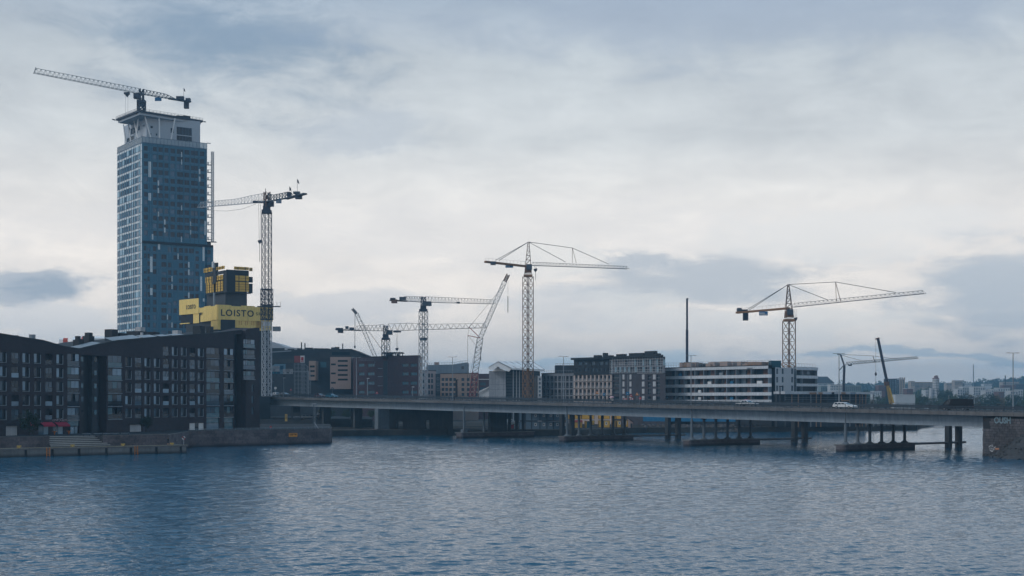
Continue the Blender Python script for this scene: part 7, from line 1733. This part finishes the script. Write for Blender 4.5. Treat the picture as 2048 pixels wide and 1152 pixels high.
# ------------------------------------------------------------------ vehicles
m_tyre = mat('tyre', (0.01, 0.01, 0.011), 0.9); m_rim = mat('rim', (0.25, 0.26, 0.27), 0.4, metal=0.6); m_tail = mat('tail_light', (0.35, 0.02, 0.02), 0.3)
m_lamp = mat('headlamp_lit', (1.0, 0.95, 0.85), 0.3, noise=0.0, emis=3.0); m_lampo = mat('headlamp', (0.6, 0.6, 0.6), 0.2)
def paint(n, c): return mat(n, c, 0.25, 0.03, 1.0, spec=0.6)
PROF = {  # side profiles: body, cabin (x, z) in metres, nose at +x
 'wagon': (4.6, 1.78, [(-2.25, 0.35), (-2.3, 0.75), (-2.2, 0.98), (0.95, 0.98), (2.1, 0.8), (2.3, 0.6), (2.25, 0.3)], [(-2.2, 0.97), (-1.95, 1.42), (-1.2, 1.5), (-0.1, 1.5), (1.15, 0.97)], (-1.45, 1.4)),
 'hatch': (4.1, 1.72, [(-2.0, 0.35), (-2.05, 0.8), (-1.95, 0.98), (0.9, 0.98), (1.9, 0.8), (2.05, 0.55), (2.0, 0.3)], [(-1.95, 0.97), (-1.55, 1.45), (-0.9, 1.52), (0.0, 1.48), (1.0, 0.97)], (-1.25, 1.28)),
 'pickup': (5.0, 1.8, [(-2.5, 0.4), (-2.5, 0.95), (0.95, 0.95), (2.3, 0.85), (2.5, 0.6), (2.45, 0.35)], [(-1.3, 0.94), (-1.0, 1.48), (0.1, 1.52), (1.0, 0.94)], (-1.5, 1.6)),
 'van': (5.6, 2.0, [(-2.8, 0.35), (-2.8, 1.2), (2.0, 1.2), (2.65, 0.95), (2.8, 0.6), (2.75, 0.3)], [(-2.8, 1.19), (-2.75, 2.45), (-2.4, 2.55), (0.9, 2.5), (1.35, 2.3), (2.1, 1.19)], (-1.75, 1.75))}
def car(name, label, kind, pm, at, rz, cat='car', flip=False, lit=False, group='vehicles on the bridge'):
    L, W, body, cab, wx = PROF[kind]; sx = 1.36 if kind == 'van' else 1.25; body = [(x * sx, z) for x, z in body]; cab = [(x * sx, z) for x, z in cab]; wx = [x * sx for x in wx]; t = tag(link(name, None, at), label, cat, group); t.rotation_euler = (0, 0, rz + (math.pi if flip else 0))
    def add(nm, mb, m, par=t):
        o = bpy.data.objects.new(nm, mb.mesh(nm, m, Vector((0, 0, 0)))); COL.objects.link(o); o.parent = par; return o
    b = MB(); h = W / 2; n = len(body)
    v = [(x, -h, z) for x, z in body] + [(x, h, z) for x, z in body]
    add('body', MB().prism([(x, -h, z) for x, z in body], (0, W, 0)), pm)
    b = MB(); cz0, cz1 = cab[0][1], max(z for _, z in cab); nn = len(cab)
    def ins(x, z, s): k = (z - cz0) / (cz1 - cz0); return (x, s * (h - 0.04 - 0.16 * k), z)
    vv = [ins(x, z, -1) for x, z in cab] + [ins(x, z, 1) for x, z in cab]
    b.add(vv, [tuple(range(nn))[::-1], tuple(range(nn, 2 * nn))] + [(i, (i + 1) % nn, nn + (i + 1) % nn, nn + i) for i in range(nn)]); cb = add('cabin', b, pm)
    # side windows, windscreen, rear window
    zs0, zs1 = cz0 + 0.06, cz1 - 0.12
    xs = sorted(x for x, _ in cab)
    def xr(z, rear):
        pts = cab if rear else cab[::-1]
        for (x0, z0), (x1, z1) in zip(pts[:-1], pts[1:]):
            if min(z0, z1) <= z <= max(z0, z1) and z0 != z1: return x0 + (x1 - x0) * (z - z0) / (z1 - z0)
        return pts[0][0]
    ra, rb_, fa, fb = xr(zs0, True) + 0.15, xr(zs1, True) + 0.15, xr(zs0, False) - 0.15, xr(zs1, False) - 0.12
    if kind == 'van': ra, rb_ = 1.0, 0.75
    cuts = [0.0, 0.5, 1.0] if kind != 'wagon' else [0, 0.3, 0.64, 1.0]
    if kind == 'van': cuts = [0, 1.0]
    for s in (-1, 1):
        for c0, c1 in zip(cuts[:-1], cuts[1:]):
            g = 0.03; b = MB(); q = []
            for c, z, A_, B_ in ((c0 + g, zs0, ra, fa), (c1 - g, zs0, ra, fa), (c1 - g, zs1, rb_, fb), (c0 + g, zs1, rb_, fb)):
                p = Vector(ins(A_ + (B_ - A_) * c, z, s)); p.y += s * 0.012; q.append(p)
            b.quad(*q); add('side_window', b, g_dark)
    for rear in (False, True):
        if kind == 'van' and rear: continue
        b = MB(); q = []
        for z, s in ((zs0, -1), (zs0, 1), (zs1, 1), (zs1, -1)):
            p = Vector(ins(xr(z, rear), z, s * 0.86)); p.x += -0.02 if rear else 0.02; p.z += 0.01; q.append(p)
        b.quad(*q); add('rear_window' if rear else 'windscreen', b, g_mid if not rear else g_dark)
    for x in wx:
        for s in (-1, 1):
            w = add('wheel', MB().tube((x, s * (h - 0.22), 0.32), (x, s * (h + 0.015), 0.32), 0.32, 0.32, 14), m_tyre); add('rim', MB().tube((x, s * (h + 0.0), 0.32), (x, s * (h + 0.025), 0.32), 0.2, 0.2, 10), m_rim, w)
    fx = max(x for x, _ in body); rx = min(x for x, _ in body)
    for s in (-1, 1):
        add('headlight', MB().box((fx - 0.28, s * h * 0.75 - 0.18, 0.6), (0.2, 0, 0), (0, 0.36, 0), (0, 0, 0.16)), m_lamp if lit else m_lampo); add('tail_light', MB().box((rx - 0.03, s * h * 0.8 - 0.12, 0.7), (0.1, 0, 0), (0, 0.24, 0), (0, 0, 0.22)), m_tail)
    add('lower_trim', MB().box((rx + 0.1, -h - 0.012, 0.28), (fx - rx - 0.25, 0, 0), (0, W + 0.024, 0), (0, 0, 0.16)), m_black)
    return t
pw, pk, psl, pbl, pdk, pgr = paint('car_white', (0.65, 0.66, 0.67)), mat('car_black', (0.008, 0.009, 0.012), 0.5, 0.03, 1.0, spec=0.12), paint('car_silver', (0.32, 0.34, 0.36)), paint('car_blue', (0.03, 0.14, 0.22)), paint('car_dark_red', (0.10, 0.06, 0.07)), paint('car_grey', (0.13, 0.15, 0.17))
def onb(u, w): return BR(bk(u, w), w, -0.03)
car('station_wagon', 'white estate car on the bridge towards the right', 'wagon', pw, onb(1690, 5.6), BRZ)
car('pickup_truck', 'white car with open back carrying a pinkish load on the bridge', 'pickup', pw, onb(1494.5, 15.5), BRZ)
ld = thing('tarpaulin_load', 'pinkish bundled load on the back of the white car on the bridge', 'load', onb(1489.5, 15.5) + Vector((0, 0, 0.95)))
b = MB(); q = wloc(ld); d3 = Vector((BD.x, BD.y, 0)); b.prism([q + d3 * -0.6, q + d3 * 0.7, q + d3 * 0.45 + Vector((0, 0, 0.55)), q + d3 * 0.05 + Vector((0, 0, 0.8)), q + d3 * -0.4 + Vector((0, 0, 0.6))], Vector((BN.x, BN.y, 0)) * 1.0); b.build('bundle', mat('pink_cover', (0.38, 0.22, 0.27), 0.8, 0.2, 3.0), ld)
b = MB(); b.bar(q + d3 * -0.65 + Vector((0, 0, 0.42)), q + d3 * 0.75 + Vector((0, 0, 0.45)), 0.06); b.build('strap', m_dark, ld)
car('delivery_van', 'black panel van on the bridge at the right edge', 'van', pk, onb(1912, 17.5), BRZ, 'van', True, True)
car('hatchback_car', 'leftmost silver car on the bridge with headlights on', 'hatch', psl, onb(532, 16.5), BRZ, lit=True)
car('hatchback_car', 'white car with headlights on, second on the bridge from the left', 'hatch', pw, onb(549, 16.5), BRZ, flip=True, lit=True)
car('hatchback_car', 'grey car behind the lamp post at the left end of the bridge', 'wagon', pgr, onb(571, 20), BRZ, lit=False)
car('hatchback_car', 'dark reddish car on the bridge left of the blue car', 'hatch', pdk, onb(640, 9), BRZ); car('hatchback_car', 'blue car on the bridge below the pinkish box', 'wagon', pbl, onb(664, 9), BRZ)
rv = onb(1985, 22)
# cars on the lower street under the bridge
for u, v, pm, kind, lab, Y in ((616, 838.5, psl, 'hatch', 'silver car parked under the bridge beside a pillar', 520), (647, 833, pw, 'hatch', 'white car on the street under the bridge right of the tall pole', 545), (628, 838, pgr, 'wagon', 'grey car parked under the bridge behind the tall pole', 530)):
    p = P(u, v, Y); p.z = 4.6 if v > 836 else 5.4
    car('parked_car', lab, kind, pm, p, 0.1, group='cars under the bridge')
sv = slab('street', [XY(520, 512), XY(745, 512), XY(745, 600), XY(520, 600)], 4.55, m_asph, base=1.0)

# ------------------------------------------------------------------ people
def person(label, at, rz, jacket, legs, skin=(0.35, 0.22, 0.16), hair=(0.02, 0.018, 0.015), stride=0.0, shorts=False):
    J = {'pel': (0, 0, 0.95), 'wa': (0, 0.0, 1.12), 'ch': (0, 0.0, 1.36), 'ne': (0, 0.0, 1.50), 'hd': (0.0, 0.01, 1.60), 'ht': (0, 0.0, 1.74)}
    V = []; E = []; Rr = []
    def v(p, r): V.append(p); Rr.append(r); return len(V) - 1
    pel = v((0, 0, 0.95), 0.155); wa = v((0, 0, 1.12), 0.14); ch = v((0, 0, 1.36), 0.165); ne = v((0, 0, 1.5), 0.062); hd = v((0, -0.01, 1.61), 0.098); ht = v((0, 0.0, 1.71), 0.085)
    E += [(pel, wa), (wa, ch), (ch, ne), (ne, hd), (hd, ht)]
    for s in (-1, 1):
        st = stride * s
        hp = v((s * 0.10, 0, 0.88), 0.105); kn = v((s * 0.105, st * 0.45 - 0.02, 0.5), 0.07); an = v((s * 0.11, st, 0.09), 0.045); ft = v((s * 0.12, st - 0.16, 0.04), 0.042)
        E += [(pel, hp), (hp, kn), (kn, an), (an, ft)]
        sh = v((s * 0.19, 0, 1.41), 0.07); el = v((s * 0.25, 0.02 - st * 0.3, 1.14), 0.05); wr = v((s * 0.25, -0.08 - st * 0.5, 0.92), 0.036); hn = v((s * 0.245, -0.11 - st * 0.5, 0.83), 0.036)
        E += [(ch, sh), (sh, el), (el, wr), (wr, hn)]
    me = bpy.data.meshes.new('body'); me.from_pydata(V, E, []); o = bpy.data.objects.new('body', me); COL.objects.link(o)
    md = o.modifiers.new('skin', 'SKIN'); sk = me.skin_vertices[0].data
    for i, r in enumerate(Rr): sk[i].radius = (r, r)
    sk[0].use_root = True; s2 = o.modifiers.new('sub', 'SUBSURF'); s2.levels = 1; s2.render_levels = 1
    dg = bpy.context.evaluated_depsgraph_get(); m2 = bpy.data.meshes.new_from_object(o.evaluated_get(dg)); bpy.data.objects.remove(o); m2.name = 'body'
    ms = [mat('jacket_%s' % label[:14], jacket, 0.9), mat('trousers_%s' % label[:14], legs, 0.9), mat('skin', skin, 0.6), mat('shoes', (0.02, 0.02, 0.02), 0.7)]
    m2.materials.clear(); [m2.materials.append(m) for m in ms]
    for pl in m2.polygons:
        z = pl.center.z; ax = abs(pl.center.x); pl.use_smooth = True
        pl.material_index = 2 if (z > 1.49 or (ax > 0.2 and z < 0.9)) else (0 if (z > 0.93 or ax > 0.2) else (3 if z < 0.08 else (2 if shorts and z < 0.5 else 1)))
    t = tag(link('person', None, at), label, 'person'); t.rotation_euler = (0, 0, rz)
    bo = bpy.data.objects.new('body', m2); COL.objects.link(bo); bo.parent = t
    b = MB(); k = []
    for i in range(8):
        for j in range(5): th = 2 * math.pi * i / 8; ph = j / 4 * 1.75; k.append((0.108 * math.sin(ph) * math.cos(th), 0.015 + 0.112 * math.sin(ph) * math.sin(th), 1.655 + 0.115 * math.cos(ph)))
    b.add(k, [(i * 5 + j, i * 5 + j + 1, ((i + 1) % 8) * 5 + j + 1, ((i + 1) % 8) * 5 + j) for i in range(8) for j in range(4)]); ho = bpy.data.objects.new('hair', b.mesh('hair', mat('hair_dark', hair, 0.8), Vector((0, 0, 0)))); COL.objects.link(ho); ho.parent = t
    b = MB()
    for s in (-1, 1): b.tube((s * 0.036, -0.108, 1.625), (s * 0.036, -0.118, 1.625), 0.012, 0.012, 6)
    b.tube((0, -0.10, 1.60), (0, -0.135, 1.585), 0.012, 0.018, 6); b.box((-0.03, -0.115, 1.545), (0.06, 0, 0), (0, 0.012, 0), (0, 0, 0.012)); fo = bpy.data.objects.new('face', b.mesh('face', mat('face_features', (0.12, 0.06, 0.05), 0.7), Vector((0, 0, 0)))); COL.objects.link(fo); fo.parent = t
    return t
pz = QF.pt(QF.su(342), ZQ, 1.6)
person('person in dark jacket and bare legs standing on the quay near its right end', pz, 2.6, (0.015, 0.02, 0.026), (0.02, 0.025, 0.03), shorts=True, stride=0.06)
pp = onb(1225, 1.4); person('walker in white top carrying an umbrella on the bridge', pp + Vector((0, 0, 0.02)), BRZ - 1.57, (0.5, 0.5, 0.5), (0.02, 0.025, 0.035), stride=0.24)
um = thing('umbrella', 'open pinkish white umbrella held by the walker on the bridge', 'umbrella', pp + Vector((-0.2, -0.1, 1.2)))
b = MB(); q = wloc(um); b.tube(q, q + Vector((0, 0, 0.95)), 0.02, 0.02, 6); b.build('shaft', m_dark, um)
b = MB(); k = []; n = 10
for i in range(n):
    for j in range(5): th = 2 * math.pi * i / n; r = 0.72 * math.sin(j / 4 * 1.25); k.append(q + Vector((r * math.cos(th), r * math.sin(th), 0.98 - 0.55 * (1 - math.cos(j / 4 * 1.25)))))
b.add(k, [(i * 5 + j, i * 5 + j + 1, ((i + 1) % n) * 5 + j + 1, ((i + 1) % n) * 5 + j) for i in range(n) for j in range(4)]); b.build('canopy', mat('umbrella_pink', (0.5, 0.32, 0.35), 0.8), um)
person('walker in dark clothes on the bridge near the second lamp post', onb(909, 1.4) + Vector((0, 0, 0.02)), BRZ + 1.57, (0.02, 0.025, 0.03), (0.015, 0.015, 0.02), stride=0.2)

# ------------------------------------------------------------------ signs and poles on and below the bridge
def roadsign(label, u, v0, v1, Y, shape, m, zoff=None, ps=0.05, size=None):
    base = P(u, v1, Y); top = P(u, v0, Y); t = thing('road_sign', label, 'sign', base, None); MB().tube(base, top, ps, ps, 6).build('post', m_steel, t)
    s = size or 0.45; c = top - Vector((0, 0.07, s * 0.9)); b = MB()
    if shape == 'round': b.tube(c + Vector((0, -0.02, 0)), c + Vector((0, 0.02, 0)), s, s, 14)
    elif shape == 'tri': b.prism([c + Vector((-s, -0.02, -s * 0.7)), c + Vector((s, -0.02, -s * 0.7)), c + Vector((0, -0.02, s))], (0, 0.04, 0))
    else: b.box(c + Vector((-s, -0.02, -s)), (2 * s, 0, 0), (0, 0.04, 0), (0, 0, 2 * s))
    b.build('plate', m, t)
    b = MB(); b.box(c + Vector((-s * 0.4, -0.035, -s * 0.12)), (s * 0.8, 0, 0), (0, 0.01, 0), (0, 0, s * 0.24)); b.build('symbol', m_white if m is not m_white else m_black, t); return t
def yb(u, w=BW - 1.0): return BR(bk(u, w), w).y
for u, v0, v1, sh, m_, lab, s in ((1194, 782, 800, 'tri', m_orange, 'orange warning triangle on the far side of the bridge', 0.5), (1208, 786, 801, 'round', m_blue, 'blue round road sign left of the umbrella walker', 0.45), (1255, 784, 803, 'square', m_blue, 'blue square road sign among the barrier boards', 0.45),
                               (1262, 788, 803, 'tri', m_red, 'red bordered road sign beside the blue square one', 0.5), (1274, 785, 804, 'tri', m_orange, 'orange warning triangle right of the red sign', 0.5), (1280, 794, 804, 'round', m_red, 'low red round sign beside the bridge pole', 0.4), (551, 774, 790, 'round', m_white, 'small white round sign above the leftmost cars', 0.5),
                               (582, 777, 791, 'tri', m_red, 'small red sign right of the gantry foot', 0.5), (665, 775, 791, 'round', m_dsteel, 'dark round sign above the blue car', 0.5), (754, 783, 793, 'tri', m_red, 'small red warning sign in front of the brick block', 0.5)):
    roadsign(lab, u, v0, v1, yb(u), sh, m_, size=s)
t = thing('bridge_pole', 'thin pale pole at the near edge of the bridge right of the walker', 'pole', onb(1278.5, 0.4)); q = onb(1278.5, 0.4); MB().tube(q, q + Vector((0, 0, 3.0)), 0.06, 0.05, 6).build('pole', m_steel, t); MB().tube(q, q + Vector((0, 0, 0.3)), 0.1, 0.1, 6).build('foot', m_steel, t)
for i, u in enumerate((1250, 1263)):
    t = thing('barrier_board', ('left', 'right')[i] + ' red and white striped barrier board on the far side of the bridge', 'barrier', P(u, 802, yb(u)))
    for j in range(5): q = P(u - 4 + j * 1.6, 799.5, yb(u)); MB().box(q, (0.27, 0, 0), (0, 0.05, 0), (0, 0, 0.5)).build('stripe', m_red if j % 2 == 0 else m_white, t)
    for dx in (-3.5, 3.2): q = P(u + dx, 803, yb(u)); MB().box(q + Vector((0, 0.05, 0)), (0.08, 0, 0), (0, 0.06, 0), (0, 0, 1.0)).build('leg', m_steel, t)
# overhead gantry with direction signs
Yg = 548; g = thing('sign_gantry', 'overhead road sign gantry with pale blue and white direction boards', 'sign gantry', P(545, 795, Yg))
b = MB(); b.tube(P(539, 795, Yg), P(539, 742, Yg), 0.28, 0.22, 10); b.bar(P(539, 742.5, Yg), P(617, 742.5, Yg), 0.3); b.tube(P(617, 795, Yg), P(617, 742, Yg), 0.2, 0.2, 8); b.build('frame', m_steel, g)
gb_ = lambda nm, u0, v0, u1, v1, m_, dy=0.4: MB().box(P(u0, v1, Yg - dy), P(u1, v1, Yg - dy) - P(u0, v1, Yg - dy), (0, 0.12, 0), (0, 0, (v1 - v0) * Yg / K)).build(nm, m_, g)
m_sgb = mat('sign_pale_blue', (0.16, 0.30, 0.40), 0.6); m_sgd = mat('sign_dark_blue', (0.02, 0.09, 0.16), 0.6)
gb_('panel', 544.5, 731, 566, 747.5, m_sgb, 0.3); b = MB(); b.prism([P(546, 731, Yg - 0.3), P(549.5, 728, Yg - 0.3), P(571, 728, Yg - 0.3), P(571, 738, Yg - 0.3), P(566, 738, Yg - 0.3), P(566, 731, Yg - 0.3)], (0, 0.1, 0)); b.build('panel', m_sgb, g)
gb_('panel_field', 545, 732, 559, 736.5, m_cwhite, 0.45); gb_('panel_field', 545, 737, 559, 743, m_cwhite, 0.45); gb_('panel_strip', 544.5, 743.8, 560, 747.5, m_sgd, 0.45); gb_('panel_dark', 560.5, 731, 567, 739, m_sgd, 0.42)
for u in (546, 552): gb_('route_mark', u, 744, u + 2, 747, mat('sign_cyan', (0.02, 0.25, 0.33), 0.6), 0.5)
gb_('panel', 566, 738, 585.8, 748, m_offw, 0.5)
FG = Fac(XY(540, Yg - 0.6), XY(600, Yg - 0.6)); 
for i, (u0, u1, v0, v1) in enumerate(((571, 580, 739, 740.2), (571, 580, 741.7, 743))): strokes(FG, FG.su(u0), FG.su(u1), FG.zv(0, v1), FG.zv(0, v0), 0.0, m_black, g, 8, 50 + i)
for i, (u0, u1, v0, v1) in enumerate(((546, 557, 732.8, 734), (546, 556, 735.5, 736.4), (546, 551, 738.5, 740), (546, 550, 741, 742.3))): strokes(FG, FG.su(u0), FG.su(u1), FG.zv(0, v1), FG.zv(0, v0), 0.0, m_sgd, g, 7, 60 + i)
for u in (567.3, 583.3): q = P(u, 746.7, Yg - 0.62); MB().prism([q + Vector((-0.12, 0, 0.2)), q + Vector((0, 0, -0.05)), q + Vector((0.12, 0, 0.2)), q + Vector((0, 0, 0.5))], (0, 0.03, 0)).build('arrow', m_black, g)
for u in (574.5, 577): q = P(u, 745.6, Yg - 0.62); MB().tube(q, q + Vector((0, 0.03, 0)), 0.24, 0.24, 10).build('symbol', m_black, g)
for u in (551, 567.5, 582.5): gb_('lane_signal', u, 749, u + 3, 755.5, m_dsteel, 0.3)
# poles left of the bridge and stays
def pole(label, u, v0, v1, Y, r=0.15, m=m_steel, head=True):
    t = thing('utility_pole', label, 'pole', P(u, v1, Y)); MB().tube(P(u, v1, Y), P(u, v0, Y), r, r * 0.7, 8).build('pole', m, t)
    q = P(u, v0, Y); MB().cbox(q + Vector((0.2, 0, -0.1)), 0.9, 0.3, 0.25).build('head' if head else 'cap', m_offw if head else m, t); return t
pole('camera pole with white head left of the gantry boards', 567.5, 756, 794, 540, 0.16); pole('camera pole with white head in front of the red brick block', 735, 757, 793, yb(735), 0.2)
pole('small pale lamp pole near the right end of the red brick block', 825, 774, 793, yb(825), 0.09); pole('thick dark pole right of the second lamp post', 913, 760, 796, yb(913), 0.42, m_dark, False); pole('dark pole in front of the white end block', 1560, 773, 804, yb(1560), 0.2, m_dsteel, False)
pole('thin leaning timber pole at the left end of the bridge', 515, 747, 790, 470, 0.12, m_tan, False)
pole('tall grey lamp pole standing before the bridge on the promenade', 627, 808, 858, 395, 0.16, m_col); pole('slim grey pole beside the tall lamp pole', 630, 810, 858, 397, 0.12, m_steel, False)
st_ = thing('stay_wire', 'pale slanting stay wire on the sea wall end', 'wire', P(637.5, 858.5, 376)); MB().tube(P(637.5, 858.5, 376), P(629, 845, 378), 0.07, 0.07, 6).build('wire', m_offw, st_); MB().cbox(P(637.5, 859, 376), 0.3, 0.3, 0.2).build('anchor', m_steel, st_)
t = roadsign('small red sign on top of the sea wall near the brick corner', 541.5, 852, 859, 366, 'round', m_red, size=0.32)
t = thing('yellow_banner', 'tall yellow banner between pillars under the bridge', 'sign', P(572, 843, 510)); MB().box(P(570, 842.5, 510), (0.85, 0, 0), (0, 0.08, 0), (0, 0, 2.55)).build('panel', m_yelp, t)
b = MB()
for i in range(4): b.box(P(570.8, 831 + i * 2.2, 509.9), (0.5, 0, 0), (0, 0.05, 0), (0, 0, 0.14))
b.build('print', m_black, t)
t = thing('graffiti_board', 'grey board with pale writing under the bridge beside the yellow banner', 'sign', P(593, 843, 512)); MB().box(P(585.5, 843, 512), P(601, 843, 512) - P(585.5, 843, 512), (0, 0.1, 0), (0, 0, 3.2)).build('board', m_concd, t)
FB = flatF(580, 610, 511.9); strokes(FB, FB.su(586.5), FB.su(600), FB.zv(0, 836), FB.zv(0, 832.5), 0, m_sill, t, 6, 71); strokes(FB, FB.su(586.5), FB.su(600), FB.zv(0, 842.5), FB.zv(0, 838.5), 0, m_concd, t, 9, 72)
# life buoy post on the quay
q = QF.pt(QF.su(371), ZQ, 0.9); t = thing('life_buoy', 'red and white life buoy on a post at the end of the quay', 'life buoy', q); MB().tube(q, q + Vector((0, 0, 1.5)), 0.06, 0.06, 6).build('post', m_steel, t)
n = 16; c = q + Vector((0, -0.12, 1.55))
for s in range(4):
    b = MB()
    for i in range(4): a0 = 2 * math.pi * (s * 4 + i) / n; a1 = 2 * math.pi * (s * 4 + i + 1) / n; b.tube(c + Vector((0.3 * math.cos(a0), 0, 0.3 * math.sin(a0))), c + Vector((0.3 * math.cos(a1), 0, 0.3 * math.sin(a1))), 0.075, 0.075, 6, False)
    b.build('ring_segment', m_red if s % 2 else m_white, t)
# café tables
for i, u in enumerate((88, 117)):
    x = LF.su(u); q = LF.pt(x, ZP, -3.0); t = thing('cafe_table', ('left', 'right')[i] + ' orange cafe table below the red awnings', 'table', q, 'cafe tables'); MB().tube(q + Vector((0, 0, 0.7)), q + Vector((0, 0, 0.76)), 0.55, 0.55, 12).build('top', m_orange, t); MB().tube(q, q + Vector((0, 0, 0.7)), 0.05, 0.3, 8).build('leg', m_orange, t)
# trees by the brick blocks
x = LF.su(30); q = LF.pt(x, ZP, -4.0); tree('dark leafy tree in front of the left brick block', 'dark', q, 5.8, 4.6, None, i=0, low=0.1)
x = RF.su(272); q = RF.pt(x, ZP, -3.0); tree('small dark tree in front of the pale garage door', 'dark', q, 4.0, 3.2, None, i=1, low=0.2)
for i, (u, v, Y, k, lab) in enumerate(((644, 826, 575, 'autumn', 'yellowing tree behind the lower street under the bridge'), (661, 829, 570, 'green', 'leftmost green tree under the bridge right of the white car'), (693, 829, 572, 'green', 'green tree under the bridge left of the thick pillar'), (717, 829, 570, 'green', 'second green tree under the bridge near the thick pillar'), (742, 829, 572, 'green', 'green tree under the bridge directly beside the thick pillar'))):
    q = P(u, 845, Y); q.z = 3.5; tree(lab, k, q, H + (V0 - v) / K * Y + 2.5 - 3.5, 4.0, 'trees under the bridge', i=i, low=0.15)
# bushes on the roof terrace and by the tents
# ------------------------------------------------------------------ haze
hz = MB(); hz.box((-4100, -450, -4.5), (8200, 0, 0), (0, 6550, 0), (0, 0, 158))
hm = bpy.data.materials.new('haze'); hm.use_nodes = True; ht = hm.node_tree; ht.nodes.clear()
pv = nd(ht, 'ShaderNodeVolumePrincipled'); pv.inputs['Color'].default_value = (0.36, 0.70, 1.0, 1); pv.inputs['Density'].default_value = HAZE; pv.inputs['Anisotropy'].default_value = 0.2  # distance haze, density and blue tint raised to lift the dark tones
oo = nd(ht, 'ShaderNodeOutputMaterial'); ht.links.new(pv.outputs[0], oo.inputs['Volume'])
hz_o = hz.build('haze', hm, at=(0, 0, 0)); stuff(hz_o); tag(hz_o, 'thin haze over the whole harbour, tinted blue to lift the shadows', 'haze')
